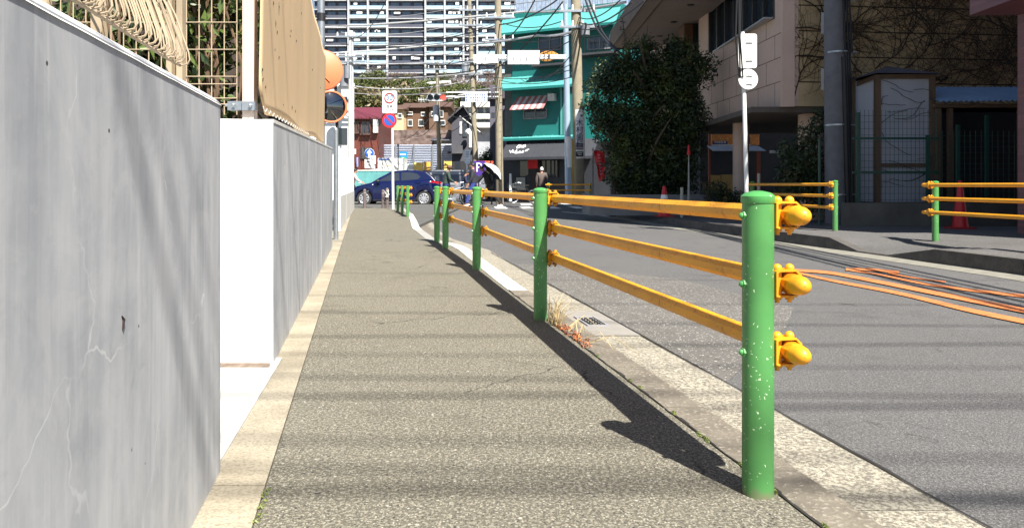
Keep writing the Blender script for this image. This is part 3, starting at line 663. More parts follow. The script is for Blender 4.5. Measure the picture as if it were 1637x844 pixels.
for (l0, l1, d0, d1) in ((1.355, 1.49, 4.575, 4.59), (1.355, 1.49, 4.875, 4.89), (1.355, 1.368, 4.591, 4.874), (1.477, 1.49, 4.591, 4.874)):
    m.hexa([L(l0, d0, RZ+.006), L(l1, d0, RZ+.006), L(l1, d1, RZ+.006), L(l0, d1, RZ+.006), L(l0, d0, RZ+.016), L(l1, d0, RZ+.016), L(l1, d1, RZ+.016), L(l0, d1, RZ+.016)])
m.build('frame', M_GCONC, g0)
# =====================================================================================
#                        RIGHT SIDE: BUILDINGS, SHED, POLE, TREE
# =====================================================================================
M_BEIGEW = pm('beige_tile_wall', (.62, .45, .36), .7, var=.10, scale=1.2)
M_IVYW = pm('ochre_panel_wall', (.56, .42, .23), .85, var=.15, scale=1.5)
M_DGLASS = m_glass('dark_tinted_glass', (.02, .03, .04), .04)
bb = thing('pilotis_building', 'beige building raised on round columns above its dark open ground floor', 'building', (8, 20, 0))
def fx(d): return 5.57-.058*(d-15)              # street face of the upper storeys
m = MB(); zb, zs_, zt = 2.42, 4.32, 6.2
def facew(a, b, z0, z1, o=0): m.hexa([(fx(a)-o, a, z0), (fx(a)+.25, a, z0), (fx(b)+.25, b, z0), (fx(b)-o, b, z0), (fx(a)-o, a, z1), (fx(a)+.25, a, z1), (fx(b)+.25, b, z1), (fx(b)-o, b, z1)])
facew(15.0, 27, zb, zs_); facew(15, 15.55, zs_, 9.5); facew(19.9, 20.7, zs_, 9.5); facew(15.55, 19.9, zt, 9.5); facew(20.7, 27, zt, 9.5); facew(24.2, 27, zs_, zt)
m.build('wall', M_BEIGEW, bb)
m = MB()
for z in (2.95, 3.45, 3.95): m.hexa([(fx(15)-.004, 15, z), (fx(15)+.05, 15, z), (fx(27)+.05, 27, z), (fx(27)-.004, 27, z), (fx(15)-.004, 15, z+.014), (fx(15)+.05, 15, z+.014), (fx(27)+.05, 27, z+.014), (fx(27)-.004, 27, z+.014)])
for i, dd_ in enumerate([15.55+.9*k for k in range(12)]):
    for j, (a, b) in enumerate(((2.44, 2.95), (2.965, 3.45), (3.465, 3.95), (3.965, 4.31))):
        d_ = dd_+(.45 if j % 2 else 0); m.box(fx(d_)-.003, fx(d_)+.05, d_-.006, d_+.006, a, b)
m.build('tile_joint', pm('joint_brown', (.16, .11, .08), .9), bb)
m = MB(); m.box(fx(15.55)-.03, fx(19.9)+.02, 15.56, 19.89, zs_, zs_+.03); m.build('sill', M_STEEL, bb)
for a, b in ((15.6, 19.86), (20.75, 24.15)):
    m = MB(); m.hexa([(fx(a)+.10, a, zs_), (fx(a)+.12, a, zs_), (fx(b)+.12, b, zs_), (fx(b)+.10, b, zs_), (fx(a)+.10, a, zt), (fx(a)+.12, a, zt), (fx(b)+.12, b, zt), (fx(b)+.10, b, zt)]); wdw = m.build('window', M_DGLASS, bb)
    m = MB(); k = 0; t = a
    while t <= b+.01:
        wv = .05 if k % 3 else .11; m.box(fx(t)+.01, fx(t)+.13, t-wv/2, t+wv/2, zs_+.03, zt); t += (b-a)/7; k += 1
    m.box(fx((a+b)/2)-.0, fx((a+b)/2)+.14, a, b, zt-.06, zt-.0) if False else None
    m.build('frame', M_BLACK, wdw)
m = MB()                                        # end wall facing the camera: ochre panels
e0 = Vector((5.57, 15, 0)); ed = Vector((1, .10, 0))
def ep(s, z, o=0.): return e0+ed*s+Vector((0, -o, z))
m.hexa([ep(.0, zb, 0), ep(12, zb, 0), ep(12, zb, -.3), ep(.0, zb, -.3), ep(.0, 9.5, 0), ep(12, 9.5, 0), ep(12, 9.5, -.3), ep(.0, 9.5, -.3)])
m.v = [v+Vector((.002, -.004, 0)) for v in m.v]
m.build('panel_wall', M_IVYW, bb)
m = MB()
for z in (2.9, 3.42, 3.94, 4.46, 4.98, 5.5): m.hexa([ep(.02, z, .010), ep(12, z, .010), ep(12, z, -.02), ep(.02, z, -.02), ep(.02, z+.022, .010), ep(12, z+.022, .010), ep(12, z+.022, -.02), ep(.02, z+.022, -.02)])
m.build('panel_joint', pm('joint_dark', (.06, .045, .03), .9), bb)
m = MB(); m.hexa([(5.45, 14.93, 2.40), (5.72, 14.93, 2.40), (5.72, 15.0, 2.40), (5.45, 15.0, 2.40), (5.54, 14.95, 9.5), (5.72, 14.95, 9.5), (5.72, 15.0, 9.5), (5.54, 15.0, 9.5)]); m.build('corner_trim', M_BEIGEW, bb)
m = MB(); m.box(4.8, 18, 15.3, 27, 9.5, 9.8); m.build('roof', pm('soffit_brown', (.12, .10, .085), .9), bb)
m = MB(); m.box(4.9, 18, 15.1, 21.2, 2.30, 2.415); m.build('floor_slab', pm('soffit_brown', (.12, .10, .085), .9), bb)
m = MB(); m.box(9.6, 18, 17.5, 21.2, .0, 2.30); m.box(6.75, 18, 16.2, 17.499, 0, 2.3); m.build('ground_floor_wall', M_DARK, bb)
for x, y, r in ((5.52, 17.8, .19), (6.32, 15.6, .26), (5.1, 24.5, .2)):
    m = MB(); m.cyl((x, y, 0), (x, y, 2.31), r, n=28); m.build('column', M_BEIGEW, bb, smooth=True)
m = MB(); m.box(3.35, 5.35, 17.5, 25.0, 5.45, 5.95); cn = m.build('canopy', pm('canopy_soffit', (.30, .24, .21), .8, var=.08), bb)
m = MB(); m.box(3.33, 3.349, 17.5, 25.02, 5.40, 6.0); m.box(3.35, 5.3, 24.99, 25.02, 5.40, 6.0)
m.box(3.75, 3.79, 17.6, 24.9, 5.435, 5.452); m.box(3.6, 5.1, 24.3, 24.34, 5.435, 5.452); m.build('canopy_trim', pm('brown_trim', (.13, .085, .06), .7), cn)
m = MB()
for y in (19, 21, 23): m.cyl((4.6, y, 5.43), (4.6, y, 5.452), .09, n=16)
m.build('downlight', M_BLACK, cn)
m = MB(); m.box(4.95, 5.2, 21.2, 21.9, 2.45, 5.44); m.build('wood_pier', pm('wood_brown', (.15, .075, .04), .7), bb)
# dry creeper stems on the ochre wall
cr = thing('bare_creeper', 'leafless creeper stems spreading over the ochre wall above the white shed', 'climbing plant', (8, 15.2, 2.4))
m = MB(); rnd = random.Random(21)
def stem(s, z, ang, ln, r, lev):
    pts = []; n = max(4, int(ln/.14)); a = ang
    for i in range(n+1):
        pts.append(ep(s, z, .018+.012*rnd.random())); s += math.cos(a)*ln/n; z += math.sin(a)*ln/n; a += rnd.uniform(-.32, .32); a = a*.97+ang*.03
        if z < 2.5 and s < .6 or s < .02: break
        if lev < 3 and i > 0 and rnd.random() < .62: stem(s, z, a+rnd.choice((-1, 1))*rnd.uniform(.35, .9), ln*rnd.uniform(.35, .7), r*.55, lev+1)
    if len(pts) > 1: m.tube(pts, [r*(1-.75*i/(len(pts)-1)) for i in range(len(pts))], 4)
for s, z, a, ln in ((.12, 2.5, 1.2, 2.2), (.3, 3.1, .9, 1.6), (1.3, 2.45, 1.9, 2.4), (2.0, 3.0, .45, 3.0), (2.3, 3.0, .12, 3.4), (1.9, 3.2, .8, 2.6), (3.6, 3.2, .15, 2.4), (1.6, 3.1, 2.4, 1.8), (3.0, 3.7, .1, 2.6), (1.0, 3.9, .3, 3.2), (2.4, 4.3, .05, 3.2), (.2, 4.0, .1, 2.6), (3.4, 4.7, -.1, 2.4), (.1, 3.4, .3, 1.6), (4.6, 3.3, .4, 2.4), (1.2, 4.7, .2, 3), (5, 4, 2.9, 2.5), (.05, 4.8, -.5, 2)):
    stem(s, z, a, ln, .016, 0)
m.build('stems', pm('stem_brown', (.05, .035, .022), .9), cr)
m = MB(); leaves(m, [(tuple(ep(1.9, 2.98, .08)), (.75, .06, .07)), (tuple(ep(2.9, 3.0, .08)), (.6, .06, .05))], 500, .03, 9); m.build('twig_tangle', pm('stem_brown', (.05, .035, .022), .9), cr)

# pink tiled building at the right edge (its bulk shades the shed and the ochre wall)
pb = thing('tiled_building', 'tall pink tiled building overhanging at the top right corner', 'building', (12, 10, 0))
mt, nt, p = newmat('shaded_pink_tile'); v = coords(nt)
br = nd(nt, 'ShaderNodeTexBrick', Vector=nd(nt, 'ShaderNodeMapping', i0=v).outputs[0], Scale=5.0); br.inputs['Color1'].default_value = (.20, .085, .09, 1); br.inputs['Color2'].default_value = (.15, .06, .07, 1); br.inputs['Mortar'].default_value = (.12, .06, .06, 1); br.inputs['Mortar Size'].default_value = .015  # tile colours darkened to stand in for shade on this building
nt.nodes[br.inputs['Vector'].links[0].from_node.name].inputs[2].default_value = (R(90), 0, 0)
nt.links.new(br.outputs[0], p.inputs['Base Color']); p.inputs['Roughness'].default_value = .5
m = MB(); m.box(6.82, 18, 8.9, 11, 3.34, 15.4); m.box(7.52, 18, 9.0, 10.98, .0, 3.338); m.build('wall', mt, pb)
m = MB()
for z in (5, 8, 11): m.box(6.80, 6.83, 9.4, 10.4, z, z+1.2)
m.build('window', M_DGLASS, pb)

# white panelled shed
sd = thing('garden_shed', 'tall white panelled shed with brown frame, tangled with bare stems', 'shed', (7.3, 13.8, 0))
dS = 13.75; xa, xb, xc = Xp(1362, dS+.55), Xp(1402, dS), Xp(1489, dS); zt_ = Zp(122, dS)
m = MB(); m.hexa([(xb+.02, dS+.02, .5), (xc-.02, dS+.02, .5), (xc-.02, dS+1.4, .5), (xa+.02, dS+1.4, .5), (xb+.02, dS+.02, zt_), (xc-.02, dS+.02, zt_), (xc-.02, dS+1.4, zt_), (xa+.02, dS+1.4, zt_)])
m.hexa([(xa+.02, dS+.57, .5), (xb+.02, dS+.02, .5), (xb+.1, dS+1, .5), (xa+.05, dS+1, .5), (xa+.02, dS+.57, zt_-.06), (xb+.02, dS+.02, zt_-.01), (xb+.1, dS+1, zt_-.01), (xa+.05, dS+1, zt_-.06)])
m.build('panel', pm('weathered_white_board', (.42, .45, .52), .6, var=.10, scale=2, streak=True), sd)
m = MB()
for x, y in ((xa, dS+.55), (xb, dS), (xc, dS)): m.box(x-.04, x+.05, y-.05, y+.05, .1, zt_+.02)
m.box(xb+.04, xc-.05, dS-.03, dS+.03, zt_-.05, zt_+.03); m.box(xb+.05, xc-.04, dS-.02, dS+.03, 1.15, 1.22); m.box(xb+.05, xc-.04, dS-.02, dS+.03, .42, .5)
m.hexa([(xa+.05, dS+.50, zt_-.14), (xb-.04, dS-.02, zt_-.05), (xb-.04, dS+.04, zt_-.05), (xa+.05, dS+.56, zt_-.14), (xa+.05, dS+.50, zt_-.05), (xb-.04, dS-.02, zt_+.03), (xb-.04, dS+.04, zt_+.03), (xa+.05, dS+.56, zt_-.05)])
m.build('frame', pm('old_brown_wood', (.13, .085, .055), .8, streak=True), sd)
m = MB(); ap = ((xa+xc)/2+.1, dS+.6, zt_+.28)
for q in (((xa-.12, dS+.45, zt_-.02), (xb-.05, dS-.12, zt_+.04)), ((xb-.05, dS-.12, zt_+.04), (xc+.12, dS-.12, zt_+.03)), ((xc+.12, dS-.12, zt_+.03), (xc+.12, dS+1.5, zt_+.03)), ((xc+.12, dS+1.5, zt_+.03), (xa-.12, dS+.45, zt_-.02))): m.add([q[0], q[1], ap], [(0, 1, 2)])
m.build('roof', pm('dull_slate', (.09, .08, .09), .8), sd)
m = MB(); rnd = random.Random(30)
for i in range(16):
    s = rnd.uniform(0, 1); x = xb+.1+s*(xc-xb-.2); z = rnd.uniform(.6, 2.6) if i > 5 else rnd.uniform(2.0, 2.7); a = rnd.uniform(-.3, .5); pts = []
    for k in range(9): pts.append((x, dS-.055, z)); x += .09*math.cos(a)*(1 if i % 2 else -1); z += .09*math.sin(a); a += rnd.uniform(-.4, .4); x = min(max(x, xb+.06), xc-.04)
    m.tube(pts, .006, 4)
tag(m.build('bare_creeper', pm('stem_brown', (.05, .035, .022), .9)), 'thin leafless creeper stems hanging across the front panel of the white shed', 'climbing plant')
# blue-grey corrugated lean-to roof
lr = thing('lean_to_shelter', 'dark open shelter under a blue-grey corrugated roof beside the white shed', 'shelter', (9, 14, 0))
m = MB(); x0, x1 = Xp(1494, 13.6), 12.5; n = 90
for i in range(n):
    a = x0+(x1-x0)*i/n; b = x0+(x1-x0)*(i+1)/n; h0 = .018*math.cos(i*math.pi); h1 = .018*math.cos((i+1)*math.pi)
    m.quad((a, 13.5, 2.34+h0+.012*(a-x0)), (b, 13.5, 2.34+h1+.012*(b-x0)), (b, 14.7, 2.76+h1), (a, 14.7, 2.76+h0))
m.build('roof', pm('blue_grey_sheet', (.24, .36, .52), .5, .0, var=.12, scale=3), lr)
m = MB()
for x in (x0+.1, 8.1, 9.4, 11): m = MB(); m.box(x-.04, x+.04, 13.62, 13.70, .1, 2.23); m.build('support_post', pm('old_brown_wood', (.13, .085, .055), .8, streak=True), lr)
m = MB()
m.box(x0, x1, 13.6, 13.66, 2.24, 2.31); m.build('timber_frame', pm('old_brown_wood', (.13, .085, .055), .8, streak=True), lr)
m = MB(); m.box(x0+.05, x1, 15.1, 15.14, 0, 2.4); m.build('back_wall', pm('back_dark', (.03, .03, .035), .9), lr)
# green mesh fence on a low wall
gf = thing('green_mesh_fence', 'dark green wire mesh fence on a low concrete wall in front of the shed', 'fence', (7, 13.1, OZ))
M_DG = pm('dark_green_wire', (.012, .06, .045), .5); m = MB()
fd = 13.1; X0, X1, zt2 = Xp(1362, fd), 9.6, Zp(176, fd)
i = 0; x = X0
while x < Xp(1503, fd): m.tube([(x, fd, .5), (x, fd, zt2)], .0042, 4); x += .075
z = .55
while z < zt2: m.tube([(X0, fd-.008, z), (Xp(1503, fd), fd-.008, z)], .004, 4); z += .115
x = Xp(1508, fd); zz = Zp(208, fd)
while x < X1: m.tube([(x, fd+.2, .3), (x, fd+.2, zz)], .005, 4); x += .10
z = .3
while z < zz: m.tube([(Xp(1508, fd), fd+.19, z), (X1, fd+.19, z)], .005, 4); z += .10
m.build('wire_mesh', M_DG, gf)
m = MB()
for px, t in ((1371, zt2-.05), (1482, 1.7), (1530, Zp(200, fd)), (1576, Zp(185, fd))): m = MB(); x = Xp(px, fd); m.box(x-.028, x+.028, fd-.05, fd+.0, .1, t); m.build('fence_post', M_DG, gf)
m = MB()
for z in (1.62, 1.02): m.box(X0, Xp(1500, fd), fd-.03, fd-.012, z, z+.04)
m.build('cross_bars', M_DG, gf)
m = MB(); m.box(X0-.15, 10.5, fd-.09, fd+.09, .0, .50); m.build('low_wall', pm('mossy_low_wall', (.12, .115, .10), .9, var=.25), gf)
# utility pole with cable guard
up = thing('utility_pole', 'thick grey concrete utility pole with black cable covers across the road', 'utility pole', (Xp(1334, 14), 14, 0))
m = MB(); m.cyl((Xp(1337, 14), 14, 0), (Xp(1330, 14), 14, 10), .205, .165, 32)
m.build('shaft', pm('dark_pole_concrete', (.15, .15, .165), .85, var=.16, scale=5, bmp=.15), up, smooth=True)
m = MB()
for dx, dy, z1, r in ((.16, -.14, 3.35, .055), (.235, -.05, 3.5, .06), (.10, -.2, 3.2, .045), (.27, .05, 3.4, .05)): m.cyl((Xp(1340, 14)+dx, 14+dy, .09), (Xp(1333, 14)+dx, 14+dy, z1), r, n=14)
for dx in (.02, .08, .14): m.tube([(Xp(1333, 14)+.12+dx, 13.82, 3.3), (Xp(1332, 14)+.05+dx*.7, 13.80, 5.5), (Xp(1330, 14)+dx*.5, 13.85, 8)], .022, 8)
m.build('cable_cover', M_BLACK, up, smooth=True)
for z in (.62, 1.93, 3.30, 4.3):
    m = MB(); m.cyl((Xp(1336, 14)+.02, 14, z), (Xp(1336, 14)+.02, 14, z+.03), .225, n=28); m.tube([(Xp(1340, 14)+.02, 13.78, z+.015), (Xp(1340, 14)+.33, 13.93, z+.015), (Xp(1340, 14)+.3, 14.1, z+.015)], .012, 6)
    m.build('steel_band', M_STEEL, up)
for z0, z1 in ((3.65, 4.05), (2.6, 3.0)): m = MB(); m.box(Xp(1315, 13.8)-.002, Xp(1315, 13.8)+.045, 13.85, 13.86, z0, z1); m.build('number_plate', pm('plate_grey', (.34, .36, .38), .5), up)
# sign pole seen from behind
sn = thing('traffic_sign', 'back of a rectangular and a round sign on a thin white pole across the road', 'road sign', (Xp(1194, 13), 13, OZ))
m = MB(); m.cyl((Xp(1195, 13), 13, .0), (Xp(1187, 13), 13, Zp(52, 13)), .036, n=16); m.build('pole', M_WHITE, sn)
def plate_pts(cx, cz, w_, h_, r_, y):
    out = []
    for sx, sz, a0 in ((1, 1, 0), (-1, 1, 90), (-1, -1, 180), (1, -1, 270)):
        for k in range(5): a = R(a0+k*22.5); out.append(Vector((cx+sx*(w_/2-r_)+r_*math.cos(a), y, cz+sz*(h_/2-r_)+r_*math.sin(a))))
    return out
m = MB(); m.prism(plate_pts(Xp(1195, 12.93), Zp(82, 12.93), .325, .60, .04, 12.93), (0, -.006, 0), (0, .006, 0)); m.build('rectangular_plate', M_WHITE, sn)
m = MB(); m.disc((Xp(1196, 12.93), 12.93, Zp(127, 12.93)), (.12, -1, 0), .178, .012, 40); m.build('round_plate', M_WHITE, sn)
m = MB()
for z in (Zp(68, 12.9), Zp(97, 12.9), Zp(121, 12.9), Zp(134, 12.9)): m.box(Xp(1193, 12.9), Xp(1204, 12.9), 12.905, 12.922, z-.005, z+.005)
m.build('clamps', pm('clamp_grey', (.5, .5, .5), .5), sn)

# evergreen tree and shrubs
M_TLEAF = m_leaf('evergreen_leaf', (.005, .014, .005), (.030, .056, .011), (.08, .105, .02), .5)
tr = thing('evergreen_tree', 'big dense evergreen tree with dark glossy leaves in front of the beige building', 'tree', (3.6, 19, 0))
m = MB(); limb_tree(m, (3.4, 19.2, 0), (3.6, 19.1, 3.6), .16, 14, 1.5, 5); limb_tree(m, (2.6, 19.0, 0), (2.5, 19.0, 3.4), .09, 9, .8, 6)
m.tube([(2.9, 18.6, 3.6), (2.85, 18.5, 4.4), (2.75, 18.4, 4.95)], [.03, .02, .008], 5); m.tube([(3.3, 18.7, 3.6), (3.35, 18.6, 4.3), (3.4, 18.5, 4.8)], [.03, .02, .008], 5)
m.build('trunk', pm('tree_bark', (.09, .07, .05), .9), tr)
TB = [((2.55, 18.8, 3.45), (.72, .6, .66)), ((2.3, 18.7, 2.55), (.5, .5, .55)), ((3.2, 18.9, 3.6), (.75, .7, .75)), ((4.0, 19.0, 3.4), (.95, .9, 1.05)), ((4.5, 18.9, 2.5), (.6, .7, .9)),
      ((3.1, 19.2, 2.3), (1.0, .9, .9)), ((4.0, 19.3, 1.9), (1.05, .9, .9)), ((2.8, 19.1, 1.4), (.5, .6, .8)), ((3.6, 19.3, 1.0), (1.1, .8, .7)), ((4.4, 19.3, 1.2), (.6, .6, .8)), ((3.2, 19.2, .7), (.6, .5, .5)),
      ((3.35, 18.7, 4.25), (.4, .35, .4)), ((4.3, 18.8, 4.3), (.55, .4, .32)), ((2.75, 18.6, 3.95), (.35, .3, .3)), ((2.9, 18.55, 4.15), (.16, .16, .55)), ((3.36, 18.6, 4.2), (.14, .14, .45)), ((2.0, 18.7, 2.9), (.28, .3, .3)), ((4.85, 18.9, 3.8), (.5, .4, .5)), ((2.75, 18.4, 4.75), (.08, .08, .3))]
m = MB(); leaves(m, TB, 62000, .046, 12, .8, .22); m.build('crown', M_TLEAF, tr)
M_SLEAF = m_leaf('shrub_leaf', (.008, .02, .008), (.035, .065, .018), (.07, .07, .02), .6)
def shrub(label, cx, cy, z0, blobs, n, s, seed, name='shrub'):
    t = thing(name, label, 'shrub', (cx, cy, z0)); m = MB()
    rnd = random.Random(seed)
    for i in range(9): m.tube([(cx+rnd.uniform(-.1, .1), cy, z0), (cx+rnd.uniform(-.25, .25), cy, z0+.35), (cx+rnd.uniform(-.45, .45), cy+rnd.uniform(-.2, .2), z0+.8)], [.018, .012, .005], 5)
    m.build('stem', pm('bush_bark', (.16, .10, .06), .9), t); m = MB(); leaves(m, blobs, n, s, seed, .8, .3); m.build('foliage', M_SLEAF, t)
shrub('loose dark shrub between the beige column and the thick utility pole', 5.65, 14.4, OZ, [((5.75, 14.4, 1.4), (.35, .3, .75)), ((5.5, 14.4, .9), (.4, .3, .6)), ((5.95, 14.5, .8), (.3, .3, .6)), ((5.95, 14.3, 2.0), (.2, .2, .35)), ((5.35, 14.5, 1.5), (.2, .2, .25))], 3800, .045, 31)
shrub('low clipped shrub at the foot of the beige column behind the sign pole', 4.75, 17.2, OZ, [((4.75, 17.2, .62), (.38, .3, .32)), ((5.2, 17.2, .5), (.25, .25, .25)), ((5.5, 17.1, .42), (.3, .25, .25))], 1800, .035, 32)
m = MB(); m.box(1.9, 5.1, 18.1, 18.22, OZ-.02, .58); m.box(1.9, 2.02, 18.22, 20, OZ-.02, .578)
pw = m.build('planter_wall', pm('planter_concrete', (.20, .20, .20), .9, var=.15, scale=3)); tag(pw, 'low pale planter wall along the foot of the evergreen tree', 'planter wall')
def cone(label, p, h, r, stripes, name='traffic_cone'):
    t = thing(name, label, 'traffic cone', p); p = Vector(p); m = MB()
    m.tube([p+Vector((0, 0, .03)), p+Vector((0, 0, h))], [r, r*.22], 20); m.build('cone', pm('cone_red', (.55, .012, .02), .45, var=.08), t, smooth=True)
    if stripes:
        for a, b in ((.30, .44), (.58, .72)): m = MB(); m.tube([p+Vector((0, 0, h*a)), p+Vector((0, 0, h*b))], [r*(1-.78*a)+.004, r*(1-.78*b)+.004], 20); m.build('white_band', M_WHITE, t)
    m = MB(); m.box(p.x-r*1.35, p.x+r*1.35, p.y-r*1.35, p.y+r*1.35, p.z, p.z+.03); m.build('base', pm('cone_base', (.35, .02, .02), .6), t)
cone('red and white striped traffic cone at the edge of the planter wall', (Xp(1062, 17), 17, OZ), .70, .15, True)
cone('plain red traffic cone behind the right-hand guardrail across the road', (Xp(1535, 12.3), 12.3, OZ), .80, .125, False)
m = MB(); m.cyl((Xp(1090, 16.5), 16.5, OZ), (Xp(1090, 16.5), 16.5, .76), .035, n=12); tag(m.build('marker_post', pm('weathered_post', (.42, .40, .34), .8)), 'short pale marker post beside the striped cone', 'post')
m = MB(); m.cyl((Xp(1213, 15), 15, OZ), (Xp(1213, 15), 15, 1.05), .03, n=12); tag(m.build('marker_post', pm('weathered_post', (.42, .40, .34), .8)), 'thin white marker post just right of the sign pole', 'post')
m = MB(); m.cyl((Xp(1310, 13.3), 13.3, OZ), (Xp(1310, 13.3), 13.3, Zp(222, 13.3)), .022, n=10); tag(m.build('support_post', M_DG), 'slim dark green support post left of the thick utility pole', 'post')
t = thing('tall_warning_cone', 'thin pale pole with a red cone tip standing against the tree', 'warning marker', (Xp(1101, 18), 18, .58))
m = MB(); m.tube([(Xp(1101, 17.9), 17.9, OZ), (Xp(1101, 17.9), 17.9, Zp(248, 17.9))], [.04, .012], 8); m.build('pole', pm('weathered_post', (.42, .40, .34), .8), t)
m = MB(); m.tube([(Xp(1101, 17.9), 17.9, Zp(248, 17.9)), (Xp(1101, 17.9), 17.9, Zp(232, 17.9))], [.05, .02], 12); m.build('tip', pm('cone_red', (.55, .012, .02), .45, var=.08), t)

# shop seen through the open ground floor
sh = thing('snack_shop', 'shop with an orange picture sign and grey awning seen beneath the beige building', 'shop', (Xp(1175, 29.5), 29.5, 0))
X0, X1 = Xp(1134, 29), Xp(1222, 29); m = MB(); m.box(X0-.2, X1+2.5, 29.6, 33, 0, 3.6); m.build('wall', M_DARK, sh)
m = MB(); m.box(Xp(1138, 29), Xp(1214, 29), 29.0, 29.15, Zp(232, 29), Zp(215, 29)); sg = m.build('sign_board', pm('orange_sign', (.75, .25, .06), .5, var=.35, scale=1.6, col2=(.85, .65, .2)), sh)
m = MB(); m.box(Xp(1140, 28.98), Xp(1163, 28.98), 28.97, 29.0, Zp(231, 29), Zp(226, 29)); m.box(Xp(1192, 28.98), Xp(1199, 28.98), 28.97, 29.0, Zp(231, 29), Zp(219, 29)); m.build('blue_panel', pm('deep_blue', (.02, .03, .22), .5), sg)
m = MB(); text(m, '7時間営業', .11, face_cam((Xp(1151, 28.96), 28.955, Zp(228.3, 29))), .004); m.build('lettering', M_WHITE, sg)
m = MB(); m.box(Xp(1138, 29), Xp(1199, 29), 28.96, 28.99, Zp(233, 29), Zp(231.5, 29)); m.build('sign_trim', M_WHITE, sg)
m = MB(); a, b = Xp(1138, 28.2), Xp(1222, 28.2); m.hexa([(a, 28.0, Zp(242, 28)), (b, 28.0, Zp(242, 28)), (b, 28.98, Zp(234, 29)), (a, 28.98, Zp(234, 29)), (a, 28.0, Zp(241, 28)), (b, 28.0, Zp(241, 28)), (b, 28.98, Zp(233, 29)), (a, 28.98, Zp(233, 29))]); m.build('awning', pm('awning_grey', (.38, .40, .43), .8), sh)
m = MB(); m.box(Xp(1135, 29.3), Xp(1152, 29.3), 29.3, 29.4, 0, Zp(280, 29)); m.box(Xp(1153, 29.3), Xp(1190, 29.3), 29.3, 29.4, 0, Zp(279, 29)); m.build('counter', pm('tan_panel', (.48, .30, .10), .7), sh)
for a, b, zz in ((1210, 1216, Zp(243, 29)), (1133, 1136, Zp(215, 29))): m = MB(); m.box(Xp(a, 28.9), Xp(b, 28.9), 28.9, 29.0, 0, zz); m.build('door_post', pm('red_brown', (.3, .08, .04), .6), sh)
m = MB(); text(m, 'OPEN', .14, face_cam((Xp(1240, 28.9), 28.9, Zp(243.5, 29))), .004) if False else m.box(Xp(1230, 28.95), Xp(1252, 28.95), 28.9, 28.95, Zp(245.5, 29), Zp(241, 29)); m.build('strip_sign', pm('strip_sign_white', (.55, .6, .65), .5, var=.5, scale=9), sh)
# =====================================================================================
#                   CENTRE BACKGROUND: TEAL BUILDING, HOUSES, HILL, TOWER
# =====================================================================================
M_TEAL = pm('teal_wall', (.009, .165, .15), .55, var=.10, scale=1.2)
M_TEALR = pm('teal_metal_awning', (.10, .38, .35), .4, .1, var=.08, scale=2)
M_CHAR = pm('charcoal_cladding', (.022, .024, .03), .6, var=.12)
tb = thing('teal_building', 'three-storey teal building with metal awnings over a grey shopfront', 'building', (2, 37, 0))
T0 = Vector((.0, 38.0, 0)); TD = Vector((.895, -.445, 0)); TN = Vector((-.445, -.895, 0))
def tf(s, z, o=0.): return T0+TD*s+TN*o+Vector((0, 0, z))
def ts(px):                                       # distance along the facade under a photo column
    k = (px-CX)/F; return (k*38.0)/(.895+.445*k)
def tz(py, px): s = ts(px); d = 38-.445*s; return Zp(py, d)
def slab(m, s0, s1, z0, z1, o0, o1): m.hexa([tf(s0, z0, o1), tf(s1, z0, o1), tf(s1, z0, o0), tf(s0, z0, o0), tf(s0, z1, o1), tf(s1, z1, o1), tf(s1, z1, o0), tf(s0, z1, o0)])
SR = ts(992)
m = MB(); slab(m, ts(819), SR, 2.9, 9.6, -6, 0); m.build('wall', M_TEAL, tb)
m = MB(); slab(m, ts(806), SR+.2, 0, 2.9, -6, -.02); m.build('shop_wall', M_CHAR, tb)
m = MB(); slab(m, ts(806), ts(818.8), 2.9, 9.3, -5, -.05); m.build('side_pier', pm('grey_green_pier', (.10, .12, .11), .8), tb)
def awn(s0, s1, z1, z0, o, mat, name='awning', par=tb):
    m = MB(); m.hexa([tf(s0, z0, o), tf(s1, z0, o), tf(s1, z1-.05, 0), tf(s0, z1-.05, 0), tf(s0, z0+.05, o), tf(s1, z0+.05, o), tf(s1, z1, 0), tf(s0, z1, 0)]); ob = m.build(name, mat, par)
    m = MB(); k = s0
    while k < s1: m.hexa([tf(k, z0+.05, o), tf(k+.03, z0+.05, o), tf(k+.03, z1, 0), tf(k, z1, 0), tf(k, z0+.075, o), tf(k+.03, z0+.075, o), tf(k+.03, z1+.025, 0), tf(k, z1+.025, 0)]); k += .45
    m.build('seam', mat, ob); m = MB(); slab(m, s0-.03, s1+.03, z0-.08, z0+.04, o-.02, o+.06); m.build('gutter_pipe', M_TEAL if mat is M_TEALR else mat, ob); return ob
awn(ts(804), SR, 9.35, 8.45, .75, M_TEALR); awn(ts(806), ts(922), 6.35, 5.65, .75, M_TEALR); awn(ts(806), ts(925), 3.30, 3.15, .25, M_TEALR)
M_SHOPAW = pm('dark_grey_awning', (.035, .037, .045), .7, var=.1)
sa = awn(ts(812), ts(958), 3.08, 2.15, .95, M_SHOPAW, 'shop_awning')
def sq(m, pts, r=.035):
    m.tube([tf(ts(px), 3.08-.93*(py-216)/29+.055, .95*(py-216)/29) for px, py in pts], r, 5)
m = MB()
for pts in ([(832, 229), (834, 225), (837, 226), (836, 230), (833, 231), (832, 228)], [(838, 226), (839, 230)], [(841, 229), (841, 226), (844, 225.5), (845, 228), (842, 230), (841, 228)],
            [(823, 234), (826, 238), (828, 233)], [(829.5, 238), (830, 235)], [(833, 239), (834, 233), (836, 238)], [(838, 237), (840, 235.5), (841, 238)], [(843, 237), (845, 235), (846, 237.5)], [(848, 236), (850, 233), (851, 236)], [(849, 234), (853, 232.5)], [(834, 239), (846, 238)]):
    sq(m, pts, .03)
m.build('awning_lettering', M_WHITE, sa)
